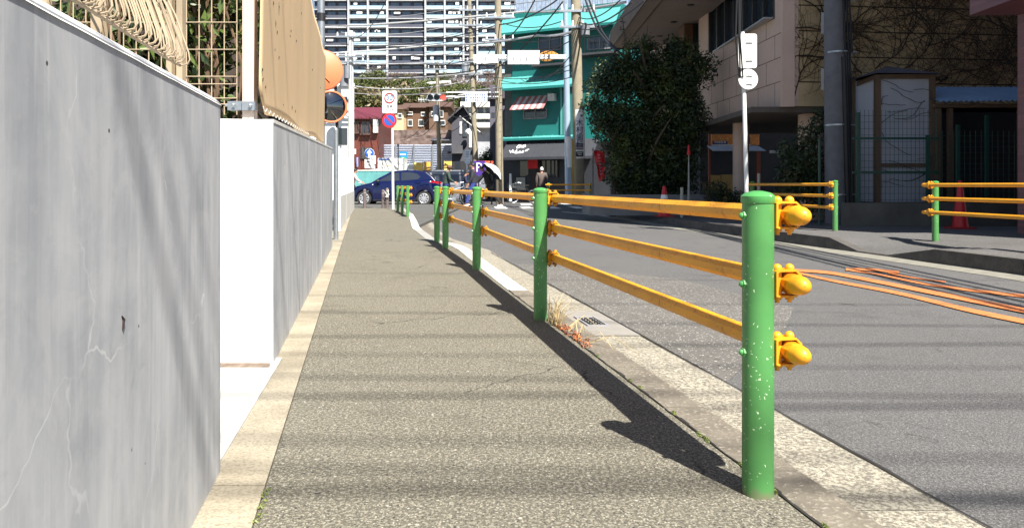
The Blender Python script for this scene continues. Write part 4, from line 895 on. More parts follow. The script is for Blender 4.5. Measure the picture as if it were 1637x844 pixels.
# windows, balcony, striped awning, shop door
def twin(px0, py0, px1, py1, mat, name, o=.02, par=tb, d=.04):
    m = MB(); slab(m, ts(px0), ts(px1), tz(py1, px0), tz(py0, px0), o-d, o); return m.build(name, mat, par)
for a in ((862, 62, 897, 82), (940, 62, 978, 80), (838, 176, 874, 190)):
    wn_ = twin(*a, M_GLASS, 'window'); m = MB()
    for px in (a[0], (a[0]+a[2])/2, a[2]): slab(m, ts(px)-.03, ts(px)+.03, tz(a[3], a[0]), tz(a[1], a[0]), .01, .06)
    slab(m, ts(a[0]), ts(a[2]), tz(a[3], a[0])-.05, tz(a[3], a[0]), .0, .10); m.build('frame', M_GCONC, wn_)
m = MB(); slab(m, ts(860), ts(920), tz(106, 880)-.1, tz(106, 880), 0, .8); slab(m, ts(930), SR, tz(88, 960)-.1, tz(88, 960), 0, .8); m.build('balcony_floor', M_DARK, tb)
m = MB()
for s0, s1, z in ((ts(860), ts(920), tz(106, 880)), (ts(930), SR, tz(88, 960))):
    k = s0
    while k < s1: m.tube([tf(k, z, .78), tf(k, z+.75, .78)], .014, 4); k += .22
    m.tube([tf(s0, z+.75, .78), tf(s1, z+.75, .78)], .02, 6)
m.build('balcony_rail', M_BLACK, tb)
m = MB(); slab(m, ts(816), ts(900), 9.6, 10.9, -.7, -.6); slab(m, ts(900), SR, 9.6, 11.4, -1.2, -1.1); m.build('roof_screen', pm('roof_screen_blue', (.35, .42, .55), .6, var=.3, scale=7), tb)
m = MB(); k = ts(816)
while k < SR: m.tube([tf(k, 9.6, .0), tf(k, 10.6, .0)], .018, 4); k += .25
m.tube([tf(ts(816), 10.6, 0), tf(SR, 10.6, 0)], .025, 6); m.tube([tf(ts(816), 10.1, 0), tf(SR, 10.1, 0)], .02, 6); m.build('roof_rail', M_GCONC, tb)
m = MB(); s0, s1 = ts(827), ts(880); z1, z0 = tz(154, 850), tz(177, 850); n = 11
for i in range(n):
    m.mi = i % 2; a = s0+(s1-s0)*i/n; b = s0+(s1-s0)*(i+1)/n
    m.hexa([tf(a-.1, z0, .7), tf(b-.1, z0, .7), tf(b, z1-.03, 0), tf(a, z1-.03, 0), tf(a-.1, z0+.03, .7), tf(b-.1, z0+.03, .7), tf(b, z1, 0), tf(a, z1, 0)])
m.build('striped_awning', [pm('awning_red', (.50, .17, .17), .7), pm('awning_white', (.72, .62, .60), .7)], tb)
m = MB(); slab(m, ts(879), ts(890), tz(162, 884), tz(151, 884), 0, .3); m.build('air_conditioner', M_OFFW, tb)
m = MB(); slab(m, ts(897), ts(900), 3.3, 6.0, 0, .1); slab(m, ts(902), ts(904), 3.3, 6.0, 0, .1); m.build('downpipe', M_TEALR, tb)
twin(832, 250, 845, 282, M_GLASS, 'shop_window', .03); sw = twin(866, 244, 892, 284, M_GLASS, 'shop_window', .03); m = MB()
for px in (866, 873, 881, 887, 892): slab(m, ts(px)-.025, ts(px)+.025, tz(284, 866), tz(244, 866), .0, .07)
slab(m, ts(865), ts(893), tz(243, 866), tz(237, 866), .0, .35); m.build('frame', M_BLACK, sw)
twin(847, 250, 864, 306, pm('door_dark', (.02, .012, .012), .6), 'door', .03)
m = MB(); slab(m, ts(847.5), ts(863.5), tz(270, 850), tz(251, 850), .30, .32); m.build('door_curtain', pm('curtain_red', (.55, .01, .015), .7), tb)
twin(826, 284, 840, 304, pm('grey_panel', (.3, .3, .28), .7), 'shop_panel', .05)
m = MB(); slab(m, ts(820), ts(822.5), 0, tz(278, 820), .3, .42); m.build('entry_post', M_WHITE, tb)
tag_ = thing('surfboard', 'long orange surfboard resting along the first floor balcony of the teal building', 'surfboard', tf(ts(880), 6.5, .4))
m = MB(); c = [tf(ts(866)+i*(ts(899)-ts(866))/12, tz(93, 880), .55) for i in range(13)]
V = []; Fc = []
for i, q in enumerate(c):
    r = .26*math.sin(math.pi*min(max(i/12, .03), .97))**.6
    V += [q+Vector((0, 0, r)), q+TN*.05, q-Vector((0, 0, r)), q-TN*.05]
for i in range(12):
    for k in range(4): Fc.append((i*4+k, i*4+(k+1) % 4, i*4+4+(k+1) % 4, i*4+4+k))
m.add(V, Fc); m.build('board', pm('orange_board', (.72, .33, .08), .35, var=.1), tag_, smooth=True)
m = MB(); m.tube([c[0]+TN*.055, c[12]+TN*.055], .012, 4); m.build('stringer', M_WHITE, tag_)
# grey-wall annex right of shop
m = MB(); m.hexa([tf(SR+.3, 0, -.5), tf(SR+5, 0, -.5), tf(SR+5, 0, -5), tf(SR+.3, 0, -5), tf(SR+.3, 3.0, -.5), tf(SR+5, 3.0, -.5), tf(SR+5, 3.0, -5), tf(SR+.3, 3.0, -5)])
tag(m.build('annex_building', M_CHAR), 'low dark grey annex at the right end of the teal building behind the red banner', 'building')
# bicycle builder
def bicycle(label, loc, yaw, col, name='bicycle'):
    t = thing(name, label, 'bicycle', loc); Mx = wrot(yaw, loc)
    for x in (-.52, .52):
        m = MB(Mx); m.tube([(x+.31*math.cos(a), 0, .33+.31*math.sin(a)) for a in [2*math.pi*k/28 for k in range(28)]], .018, 6, closed=True); tyre = m.build('wheel', M_BLACK, t)
        m = MB(Mx); m.tube([(x+.288*math.cos(a), 0, .33+.288*math.sin(a)) for a in [2*math.pi*k/28 for k in range(28)]], .012, 6, closed=True)
        for k in range(12): a = math.pi*k/6; m.tube([(x, 0, .33), (x+.288*math.cos(a), 0, .33+.288*math.sin(a))], .003, 3)
        m.build('rim', M_STEEL, tyre)
    m = MB(Mx)
    for a, b in (((-.52, 0, .33), (-.05, 0, .30)), ((-.52, 0, .33), (-.18, 0, .75)), ((-.18, 0, .82), (-.05, 0, .30)), ((-.05, 0, .30), (.36, 0, .72)), ((-.16, 0, .66), (.34, 0, .80)), ((.34, 0, .92), (.52, 0, .33))): m.tube([a, b], .018, 6)
    m.build('frame', col, t)
    m = MB(Mx); m.tube([(.20, .26, .98), (.34, .22, 1.0), (.36, 0, .96), (.34, -.22, 1.0), (.20, -.26, .98)], .014, 6); m.tube([(.35, 0, .9), (.36, 0, .97)], .014, 6); m.build('handlebar', M_STEEL, t)
    m = MB(Mx); m.hexa([(-.30, -.08, .84), (.02, -.03, .84), (.02, .03, .84), (-.30, .08, .84), (-.30, -.09, .89), (.02, -.025, .88), (.02, .025, .88), (-.30, .09, .89)]); m.build('saddle', M_BLACK, t)
    m = MB(Mx)
    for z in (.78, .86, .94): m.tube([(.42, .15, z), (.70, .17, z), (.70, -.17, z), (.42, -.15, z)], .008, 4, closed=True)
    for x, y in ((.42, .15), (.70, .17), (.70, -.17), (.42, -.15), (.56, .16), (.56, -.16), (.70, 0)): m.tube([(x, y, .76), (x, y, .95)], .006, 4)
    m.box(.42, .70, -.15, .15, .755, .765); m.build('basket', M_STEEL, t)
    m = MB(Mx); m.cyl((-.05, -.05, .30), (-.05, .05, .30), .09, n=14); m.tube([(-.05, -.07, .30), (.08, -.08, .20)], .01, 4); m.tube([(-.05, .07, .30), (-.18, .08, .40)], .01, 4); m.build('crank', M_STEEL, t)
    return t
bicycle('bicycle parked in front of the grey shop wall under the awning', (Xp(836, 35.6), 35.6, RZ), R(200), M_BLACK)
# planter-like flags: red banner
t = thing('red_banner', 'red vertical shop banner leaning beside the evergreen tree', 'banner', (Xp(956, 26), 26, OZ))
m = MB(); m.tube([(Xp(948, 26), 26, OZ), (Xp(948, 26), 26, Zp(236, 26))], .015, 6); m.tube([(Xp(946, 26), 26, Zp(240, 26)), (Xp(968, 26), 26, Zp(243, 26))], .01, 5); m.build('pole', M_BLACK, t)
m = MB(); V = []; Fc = []
for i in range(13):
    tt = i/12; z = Zp(241+49*tt, 26)
    for k in range(5): V.append((Xp(949+(9*tt if tt > .0 else 0)+k*4.2*(1-.45*tt*tt), 26), 26+.10*math.sin(k*1.5+i*.7), z))
for i in range(12):
    for k in range(4): a = i*5+k; Fc.append((a, a+5, a+6, a+1))
m.add(V, Fc); bo = m.build('cloth', pm('banner_red', (.62, .015, .02), .6, var=.1), t); bo.modifiers.new('thickness', 'SOLIDIFY').thickness = .006
m = MB()
for i in range(7):
    z = Zp(249+i*5, 26); x = Xp(957+i*.6, 25.8)
    m.tube([(x-.05, 25.80, z+.03), (x+.05, 25.80, z+.02), (x-.02, 25.80, z-.03)], .009, 4)
m.build('white_lettering', pm('banner_letter', (.7, .6, .6), .6), t)

# poles of the crossing
def upole(label, px0, py0, px1, py1, d, r0, r1, mat=M_CONC, name='utility_pole', zt=None, z0=RZ):
    a = Vector((Xp(px0, d), d, z0)); b = Vector((Xp(px1, d), d, Zp(py1, d))); b = a+(b-Vector((Xp(px0, d), d, Zp(py0, d))))*((b.z-a.z)/max(.01, b.z-Zp(py0, d)))
    t = thing(name, label, 'utility pole', a); m = MB(); m.cyl(a, b, r0, r1, 20); m.build('shaft', mat, t, smooth=True); return t, a, b
def crossarm(t, x, d, z, wdt, n=4):
    m = MB(); m.box(x-wdt/2, x+wdt/2, d-.22, d-.14, z-.04, z+.04); ca = m.build('crossarm', M_STEEL, t); m = MB()
    for i in range(n): q = x-wdt/2+.1+(wdt-.2)*i/(n-1); m.cyl((q, d-.18, z+.04), (q, d-.18, z+.22), .045, .03, 8)
    m.build('insulator', M_WHITE, ca)
uA, a, b = upole('weathered tan utility pole just left of the teal building', 799, 300, 796, 0, 34, .18, .15)
for z in (Zp(98, 34), Zp(65, 34), Zp(30, 34)): crossarm(uA, a.x, 34, z, 1.4)
m = MB()
for k in range(14): z = 1.0+k*.33; m.tube([(a.x+.165, 34, z), (a.x+.02, 33.83, z-.05), (a.x-.165, 34, z-.02)], .012, 4)
m.build('ring_shadow', M_BLACK, uA)  # black arcs stand in for ring shadows across the shaft
uB, a2, b2 = upole('slightly leaning pale utility pole carrying the blue-lettered street sign', 763, 300, 751, 0, 40, .155, .11)
for py in (18, 42, 100, 120): crossarm(uB, Xp(753, 40), 40, Zp(py, 40), 1.3)
m = MB(); m.cyl((Xp(744, 39.8), 39.7, Zp(120, 40)), (Xp(744, 39.8), 39.7, Zp(104, 40)), .2, n=18); m.build('transformer', M_STEEL, uB, smooth=True)
uC, a3, b3 = upole('pale concrete utility pole behind the traffic signal in front of the ribbed hoarding', 704, 300, 699, 100, 44, .15, .11)
crossarm(uC, Xp(699, 44), 44, Zp(103, 44), 1.6); crossarm(uC, Xp(699, 44), 44, Zp(112, 44), 1.2)
m = MB(); m.cyl((Xp(697, 43.7), 43.6, Zp(195, 44)), (Xp(697, 43.7), 43.6, Zp(170, 44)), .17, n=16); m.build('transformer', pm('transformer_pale', (.5, .52, .58), .5), uC, smooth=True)
uD, a4, b4 = upole('white utility pole in front of the white building at the far left', 561, 300, 561, 50, 38, .16, .12, M_OFFW)
for py in (60, 92, 100): crossarm(uD, Xp(561, 38), 38, Zp(py, 38), 1.5)
m = MB(); m.cyl((Xp(551, 37.8), 37.7, Zp(140, 38)), (Xp(551, 37.8), 37.7, Zp(108, 38)), .22, n=18); m.cyl((Xp(557, 37.8), 37.5, Zp(128, 38)), (Xp(557, 37.8), 37.5, Zp(108, 38)), .15, n=14); m.build('transformer', pm('transformer_grey', (.2, .21, .23), .5), uD, smooth=True)
uE, a5, b5 = upole('concrete utility pole wrapped with a white Japanese dental clinic sign beside the tree', 926, 300, 921, 0, 26, .20, .17, M_CONC, z0=OZ-.02)
for py in (45, 20): crossarm(uE, Xp(923, 26), 26, Zp(py, 26), 1.3)
Y = 26-.215; cxx = Xp(926.5, 25.8)
m = MB(); m.tube([(Xp(926, 26), 26, Zp(254, 26)), (Xp(925, 26), 26, Zp(176, 26))], [.208, .206], 24, cap=False); wr = m.build('wrap_sign', M_WHITE, uE, smooth=True)
m = MB(); text(m, '木村歯科', .27, face_cam((cxx, Y-.006, Zp(215, 26))), .004, line=.92, vertical=True); m.build('lettering', pm('ink_blue', (.02, .03, .12), .6), wr)
m = MB()
for i, py in enumerate((231, 233.5, 236, 239)): m.box(cxx-.13, cxx+.13, Y-.004, Y+.02, Zp(py, 26)-.018, Zp(py, 26)+.018)
m.build('small_print', pm('ink_purple', (.10, .05, .12), .6, var=.7, scale=25), wr)
m = MB(); m.box(cxx-.13, cxx+.13, Y-.005, Y+.02, Zp(251, 26), Zp(243, 26)); m.build('black_panel', M_BLACK, wr)
m = MB()
for (y, s_) in ((.12, .09), (-.06, .06)): m.box(cxx-s_, cxx+s_, Y-.012, Y-.005, Zp(247, 26)+y*.3-.012, Zp(247, 26)+y*.3+.012)
m.build('panel_print', M_WHITE, wr)
m = MB(); m.cyl((Xp(932, 26)+.05, 25.75, Zp(52, 26)-.16), (Xp(932, 26)+.05, 25.75, Zp(52, 26)+.16), .16, n=16); m.ball((Xp(932, 26)+.05, 25.75, Zp(52, 26)+.16), .12); m.build('transformer', pm('transformer_grey', (.2, .21, .23), .5), uE, smooth=True)
m = MB(); x = Xp(916, 25.6); m.box(x-.04, x+.04, 25.56, 25.64, OZ, Zp(224, 25.6)); tag(m.build('guard_board', pm('yellow_guard', (.42, .28, .06), .7)), 'narrow yellow-brown guard board standing left of the clinic-sign pole', 'guard board')
# blue-grey steel pole with a white gantry arm
t = thing('steel_signal_pole', 'smooth blue-grey steel pole in front of the teal building with a long double pipe arm', 'pole', (Xp(909, 29), 29, OZ))
m = MB(); m.cyl((Xp(909, 29), 29, OZ), (Xp(904, 29), 29, Zp(8, 29)), .135, .10, 24); m.build('shaft', pm('blue_grey_paint', (.33, .42, .52), .4, .2, var=.06), t, smooth=True)
m = MB(); m.cyl((Xp(909, 29), 29, Zp(268, 29)), (Xp(908, 29), 29, Zp(219, 29)), .137, n=24); m.build('white_sleeve', M_WHITE, t)
m = MB()
for py in (91, 95): m.tube([(Xp(904, 29), 28.8, Zp(py, 29)), (Xp(757, 29), 28.8, Zp(py, 29))], .045, 10)
m.build('pipe_arm', M_WHITE, t)
def panel_row(label, px0, px1, py0, py1, n, d):
    t = thing('overhead_sign', label, 'overhead sign', (Xp((px0+px1)/2, d), d, Zp(py1, d))); w_ = (px1-px0)/n
    for k in range(n):
        m = MB(); m.box(Xp(px0+k*w_+.3, d), Xp(px0+(k+1)*w_-.3, d), d, d+.05, Zp(py1, d), Zp(py0, d)); m.build('panel', M_WHITE, t)
    m = MB()
    for k in range(n+1): m.box(Xp(px0+k*w_, d)-.01, Xp(px0+k*w_, d)+.01, d-.04, d-.002, Zp(96, d), Zp(90, d))
    m.build('clip', M_STEEL, t)
panel_row('row of five white blank overhead panels hanging in front of the teal wall', 811.5, 863, 81, 103, 5, 28.65)
panel_row('white blank overhead panel between the two tan utility poles', 757, 797, 88, 101, 2, 28.65)
m = MB()
for py in (149, 156): m.tube([(Xp(797, 34), 33.8, Zp(py, 34)), (Xp(714, 34), 33.8, Zp(py, 34))], .03, 8)
t = thing('street_name_sign', 'white street sign with blue lettering on a pipe bracket between two utility poles', 'street sign', (Xp(760, 34), 33.8, Zp(162, 34))); m.build('pipe_arm', M_WHITE, t)
m = MB(); m.box(Xp(744, 33.6), Xp(779, 33.6), 33.62, 33.66, Zp(163, 33.6), Zp(148, 33.6)); pl = m.build('plate', pm('pale_blue_plate', (.62, .70, .80), .5, var=.05), t)
m = MB(); rnd = random.Random(9)
for row in range(3):
    for k in range(9):
        x = Xp(746+k*3.6, 33.6); z = Zp(151+row*4.2, 33.6)
        if rnd.random() < .85: m.box(x-.035, x+.035*rnd.random(), 33.605, 33.618, z-.04, z-.02); m.box(x-.01, x+.01, 33.605, 33.617, z-.05, z+.04)
m.build('lettering', pm('ink_blue2', (.04, .07, .35), .6), pl)
# traffic signal
t = thing('traffic_signal', 'horizontal traffic signal showing red beside a pale utility pole', 'traffic signal', (Xp(699, 43), 43, Zp(163, 43)))
m = MB(); x0, x1 = Xp(683, 43), Xp(714.5, 43); zc = Zp(156.5, 43); m.prism(plate_pts((x0+x1)/2, zc, x1-x0, .40, .14, 43), (0, -.1, 0), (0, .12, 0)); hb = m.build('housing', pm('signal_pale', (.55, .58, .62), .5), t)
me_, nt, p = newmat('red_lamp'); p.inputs['Base Color'].default_value = (.9, .06, .04, 1); p.inputs['Emission Color'].default_value = (1, .08, .05, 1); p.inputs['Emission Strength'].default_value = 1.1
for k, mt_ in enumerate((pm('lens_off', (.03, .05, .06), .2), pm('lens_off', (.03, .05, .06), .2), me_)):
    x = Xp(688.5+k*10.3, 43); m = MB(); m.disc((x, 42.89, zc), (0, -1, 0), .155, .02, 24); ln = m.build('lens', mt_, t)
    m = MB(); V = []; Fc = []
    for i in range(13):
        a = R(-10+200*i/12); V += [(x+.17*math.cos(a), 42.90, zc+.17*math.sin(a)), (x+.17*math.cos(a), 42.90-.22*(.4+.6*max(0, math.sin(a))), zc+.17*math.sin(a))]
    for i in range(12): Fc.append((2*i, 2*i+1, 2*i+3, 2*i+2))
    m.add(V, Fc); vz = m.build('visor', pm('signal_pale', (.55, .58, .62), .5), ln)
m = MB(); m.tube([(Xp(714, 43), 43.05, zc+.05), (Xp(752, 43), 43.05, zc+.25)], .035, 8); m.tube([(Xp(714, 43), 43.05, zc-.08), (Xp(752, 43), 43.05, zc+.1)], .025, 8); m.tube([(Xp(668, 43), 43, zc-.12), (Xp(684, 43), 43, zc-.12)], .02, 6)
for k in range(6): m.tube([(Xp(669+k*2.5, 43), 43, zc-.25), (Xp(669+k*2.5, 43), 43, zc)], .012, 4)
m.build('arm', M_WHITE, t)

# street signs left
def roundsign(m_, c, r, th=.012, n=36): m_.disc(c, (0, -1, 0), r, th, n)
M_SRED = pm('sign_red', (.62, .02, .03), .45, var=.05); M_SBLUE = pm('sign_blue', (.02, .10, .42), .45, var=.05)
d = 24.8
t = thing('speed_limit_sign', 'white 30 speed limit sign above a round no parking sign on a white pole', 'road sign', (Xp(628.5, d), d, 0))
m = MB(); m.cyl((Xp(628.5, d), d, -.02), (Xp(627, d), d, Zp(150, d)), .040, n=14); m.build('pole', M_WHITE, t)
m = MB(); m.prism(plate_pts(Xp(623, d-.06), Zp(163.5, d-.06), .49, .75, .04, d-.06), (0, -.006, 0), (0, .006, 0)); pl = m.build('plate', M_WHITE, t)
c = Vector((Xp(622.7, d-.08), d-.075, Zp(157.3, d))); m = MB(); m.tube([c+Vector((.158*math.cos(a), 0, .158*math.sin(a))) for a in [2*math.pi*k/40 for k in range(40)]], .020, 6, closed=True); m.build('red_ring', M_SRED, pl)
m = MB(); text(m, '30', .23, face_cam(c-Vector((0, .002, 0))), .003); m.build('lettering', pm('sign_pale_blue', (.05, .16, .42), .5), pl)
m = MB(); text(m, '区域', .095, face_cam((c.x, c.y, Zp(171, d))), .003); text(m, 'ここから', .075, face_cam((c.x, c.y, Zp(175.8, d))), .003); m.build('lettering', pm('ink_grey', (.06, .06, .08), .6), pl)
c = Vector((Xp(622.5, d-.08), d-.06, Zp(193, d))); m = MB(); roundsign(m, c, .245); rs = m.build('round_plate', M_SRED, t)
m = MB(); roundsign(m, c-Vector((0, .008, 0)), .178); m.build('blue_field', M_SBLUE, rs)
m = MB(); q = Vector((.125, 0, -.125)); w_ = Vector((.018, 0, .018)); m.prism([c-q-w_, c+q-w_, c+q+w_, c-q+w_], (0, -.020, 0), (0, -.015, 0)); m.build('slash', M_SRED, rs)
d = 44.5
t = thing('direction_sign', 'round blue sign with a white upward arrow above small white plates', 'road sign', (Xp(594.5, d), d, RZ))
m = MB(); m.cyl((Xp(594.5, d), d, RZ), (Xp(593, d), d, Zp(240, d)), .045, n=10); m.build('pole', M_WHITE, t)
c = Vector((Xp(591, d), d-.07, Zp(245.5, d))); m = MB(); roundsign(m, c, .30); ar = m.build('round_plate', M_SBLUE, t)
m = MB()
for i in range(1): m.tube([c+Vector((.285*math.cos(a), -.01, .285*math.sin(a))) for a in [2*math.pi*k/36 for k in range(36)]], .012, 5, closed=True)
m.prism([c+Vector(v) for v in ((-.05, 0, -.24), (.05, 0, -.24), (.05, 0, .03), (.14, 0, -.02), (.14, 0, .06), (0, 0, .24), (-.14, 0, .06), (-.14, 0, -.02), (-.05, 0, .03))], (0, -.016, 0), (0, -.008, 0)); m.build('arrow', M_WHITE, ar)
m = MB(); m.box(Xp(583.5, d), Xp(597.5, d), d-.09, d-.08, Zp(269, d), Zp(255, d)); pp = m.build('plate', M_WHITE, t)
m = MB(); text(m, '自転車', .12, face_cam((Xp(590.5, d), d-.095, Zp(259, d))), .003); text(m, 'を除く', .12, face_cam((Xp(590.5, d), d-.095, Zp(264.5, d))), .003); m.build('lettering', M_BLACK, pp)
t = thing('zone_sign', 'small white sign with a thin red ring just right of the blue arrow sign', 'road sign', (Xp(598.5, d-1), d-1, RZ))
m = MB(); m.cyl((Xp(598.7, d-1), d-1, RZ), (Xp(598.7, d-1), d-1, Zp(249, d-1)), .04, n=10); m.build('pole', M_WHITE, t)
m = MB(); m.box(Xp(592.5, d-1), Xp(601, d-1), d-1.08, d-1.06, Zp(262.5, d-1), Zp(249, d-1)); pp = m.build('plate', M_WHITE, t)
c = Vector((Xp(596.7, d-1), d-1.085, Zp(253.3, d-1))); m = MB(); m.tube([c+Vector((.09*math.cos(a), 0, .09*math.sin(a))) for a in [2*math.pi*k/24 for k in range(24)]], .012, 5, closed=True); m.build('red_ring', M_SRED, pp)
d = 43
t = thing('parking_sign', 'square blue sign with a green lower corner on a dark pole by the ribbed hoarding', 'sign', (Xp(636.5, d), d, RZ))
m = MB(); m.cyl((Xp(636.5, d), d, RZ), (Xp(636.5, d), d, Zp(232, d)), .035, n=8); m.ball((Xp(636.5, d), d, Zp(232, d)), .07); m.build('pole', M_BLACK, t)
m = MB(); m.prism(plate_pts(Xp(644.5, d), Zp(248, d), .46, .40, .04, d), (0, -.03, 0), (0, .03, 0)); pp = m.build('plate', pm('bright_blue', (.02, .22, .6), .45, var=.1), t)
m = MB(); m.box(Xp(639, d), Xp(650, d), d-.04, d-.031, Zp(254, d), Zp(251.5, d)); m.build('green_band', pm('bright_green', (.05, .4, .1), .5), pp)
m = MB(); x_ = Xp(639.5, d)
for k in range(6): m.box(x_+k*.06, x_+k*.06+.035, d-.045, d-.031, Zp(248.6, d), Zp(246, d))
for k in range(3): m.box(x_+.05+k*.07, x_+.05+k*.07+.045, d-.052, d-.041, Zp(253.6, d), Zp(252, d))
m.build('lettering', M_WHITE, pp)
d = 37
t = thing('bus_stop_sign', 'narrow white notice sign on a post left of the leaning utility pole', 'sign', (Xp(747, d), d, RZ))
m = MB(); m.cyl((Xp(746.5, d), d, RZ), (Xp(746.5, d), d, Zp(240, d)), .035, n=10); m.build('pole', M_WHITE, t)
m = MB(); m.box(Xp(743, d), Xp(752, d), d-.06, d-.04, Zp(255, d), Zp(240, d)); m.disc((Xp(747, d), d-.05, Zp(259, d)), (0, -1, 0), .13, .02, 20); pp = m.build('plate', pm('pale_plate', (.6, .68, .75), .5, var=.05), t)
m = MB()
for k in range(4): m.box(Xp(744.5, d), Xp(750, d), d-.066, d-.061, Zp(243.5+k*2.4, d)-.01, Zp(243.5+k*2.4, d)+.012)
m.build('print_lines', pm('ink_grey', (.06, .06, .08), .6), pp)

# teal hoarding, brick house, hoarding wall, barriers
d = 42
t = thing('teal_fence', 'low teal panel fence behind the blue car', 'fence', (Xp(600, d), d, RZ)); m = MB()
x = Xp(566, d); x1 = Xp(662, d)
while x < x1: m.box(x, x+.28, d, d+.03, RZ, Zp(272.5, d)); m.box(x+.281, x+.33, d+.008, d+.022, RZ, Zp(272.5, d)); x += .331
m.build('panel', pm('teal_panel', (.10, .30, .30), .55, var=.18, scale=2), t)
m = MB(); m.box(Xp(566, d), x1, d-.03, d-.001, Zp(273.5, d), Zp(272, d)); m.build('top_rail', M_OFFW, t)
M_REDB = None
mt, nt, p = newmat('red_brick'); v = coords(nt); mp = nd(nt, 'ShaderNodeMapping', i0=v); mp.inputs[2].default_value = (R(90), 0, 0)
br = nd(nt, 'ShaderNodeTexBrick', Vector=mp.outputs[0], Scale=4.0); br.inputs['Color1'].default_value = (.15, .03, .018, 1); br.inputs['Color2'].default_value = (.10, .022, .014, 1); br.inputs['Mortar'].default_value = (.08, .04, .03, 1); nt.links.new(br.outputs[0], p.inputs['Base Color']); M_REDB = mt
d = 48
t = thing('brick_house', 'red brick house with a dark red roof left of the speed limit sign', 'house', (-11, 51, 0))
m = MB(); m.box(-14, Xp(605.5, d), d, d+6, 0, Zp(187, d)); m.build('wall', mt, t)
m = MB(); y0, y1 = d-.35, d+6; zr0, zr1 = Zp(191, d), Zp(172, d+3); a, b = -14, Xp(606, d)+.2
m.hexa([(a, y0, zr0), (b, y0, zr0), (b-.2, d+3, zr1-.1), (a, d+3, zr1-.1), (a, y0, zr0+.12), (b, y0, zr0+.12), (b-.2, d+3, zr1), (a, d+3, zr1)]); m.build('roof', pm('maroon_roof', (.13, .022, .035), .6, var=.12), t)
for a in ((567, 195, 574, 212), (578, 195, 592, 214)):
    m = MB(); m.box(Xp(a[0], d), Xp(a[2], d), d-.06, d+.02, Zp(a[3], d), Zp(a[1], d)); wq = m.build('window', M_GLASS, t)
    m = MB()
    for px in (a[0], (a[0]+a[2])/2, a[2]): m.box(Xp(px, d)-.03, Xp(px, d)+.03, d-.10, d-.061, Zp(a[3], d), Zp(a[1], d))
    m.box(Xp(a[0], d)-.05, Xp(a[2], d)+.05, d-.3, d-.02, Zp(a[3], d)-.1, Zp(a[3], d)-.001); m.build('frame', pm('brown_frame', (.08, .04, .03), .6), wq)
for py in (197, 208): m = MB(); m.box(Xp(598, d), Xp(605, d), d-.35, d-.01, Zp(py+5, d), Zp(py-5, d)); m.build('air_conditioner', M_OFFW, t)
m = MB(); m.box(Xp(577, d), Xp(593, d), d-.1, d-.01, Zp(254, d), Zp(236, d)); m.build('porch', M_DARK, t)
m = MB(); m.box(Xp(564.5, d), Xp(571, d), d-.5, d-.3, Zp(247, d), Zp(239, d)); sg = m.build('hanging_sign', M_WHITE, t); m = MB(); m.box(Xp(564.5, d), Xp(566, d), d-.51, d-.501, Zp(246, d), Zp(240, d)); m.build('green_mark', pm('bright_green', (.05, .4, .1), .5), sg)
m = MB(); m.box(Xp(571.5, d), Xp(574, d), d-.3, d-.2, Zp(267, d), Zp(252, d)); m.build('blue_sign', pm('blue_white_sign', (.25, .3, .55), .5, var=.4, scale=9), t)
M_RIB = pm('silver_hoarding', (.50, .53, .60), .5, .25, var=.08, scale=1)
d = 50
t = thing('ribbed_hoarding', 'long silver ribbed metal hoarding behind the blue car', 'hoarding', (Xp(665, d), d, 0)); m = MB(); x0, x1 = Xp(603, d), Xp(723, d); z = 0; k = 0; zt_ = Zp(233, d)
while z < zt_: m.hexa([(x0, d, z), (x1, d, z), (x1, d+.12, z), (x0, d+.12, z), (x0, d-.07, z+.10), (x1, d-.07, z+.10), (x1, d+.12, z+.10), (x0, d+.12, z+.10)]); m.box(x0, x1, d+.02, d+.12, z+.101, z+.16); z += .161
m.build('ribbed_sheet', M_RIB, t); m = MB()
for px in (604, 633, 662, 692, 722): m.box(Xp(px, d)-.04, Xp(px, d)+.04, d-.12, d-.08, 0, zt_+.06)
m.build('upright', M_STEEL, t)
m = MB(); m.box(Xp(718, d)-.1, Xp(722, d)+.0, d-.14, d-.1, Zp(245, d), Zp(243, d)); m.build('black_label', M_BLACK, t)
d = 46
def barrier(label, px0, px1, py0, py1, col, col2):
    t = thing('site_banner', label, 'banner', (Xp((px0+px1)/2, d), d, RZ)); m = MB(); m.box(Xp(px0, d), Xp(px1, d), d-.02, d+.02, Zp(py1, d), Zp(py0, d)); m.build('banner_sheet', pm('banner_'+str(px0), col, .7, var=.3, scale=2.2, col2=col2), t)
    m = MB()
    for px in (px0, px1): m.cyl((Xp(px, d), d+.04, RZ), (Xp(px, d), d+.04, Zp(py0-1, d)), .03, n=8)
    m.build('support', M_STEEL, t)
barrier('yellow and white site banner under the ribbed hoarding nearest the pale utility pole', 662, 676, 260, 275, (.7, .48, .08), (.75, .75, .7))
barrier('bright orange-yellow site banner left of the pale utility pole', 678, 688, 259, 275, (.72, .38, .03), (.2, .45, .6))
barrier('pale grey site banner between the blue square sign and the yellow banner', 646, 660, 262, 276, (.5, .55, .58), (.2, .3, .3))
barrier('yellow site banner half hidden by the man in the green jacket', 710, 722, 258, 275, (.75, .5, .05), (.8, .8, .75))
t = thing('box_truck', 'white box truck with blue stripe parked behind the blue car', 'truck', (Xp(620, 45), 45, RZ))
m = MB(); m.box(Xp(604, 45), Xp(644, 45), 45, 46.8, .5, Zp(253, 45)); cb = m.build('cargo_box', M_WHITE, t)
m = MB(); m.box(Xp(605, 45), Xp(622, 45), 44.985, 44.999, Zp(256, 45), Zp(254, 45)); m.build('blue_stripe', M_SBLUE, cb); m = MB()
for k, px in enumerate((618, 621, 624, 627)): m.box(Xp(px, 45), Xp(px+1.6, 45), 44.985, 44.999, Zp(266, 45), Zp(263.5, 45))
m.build('orange_marks', pm('orange_mark', (.8, .3, .05), .5), cb)
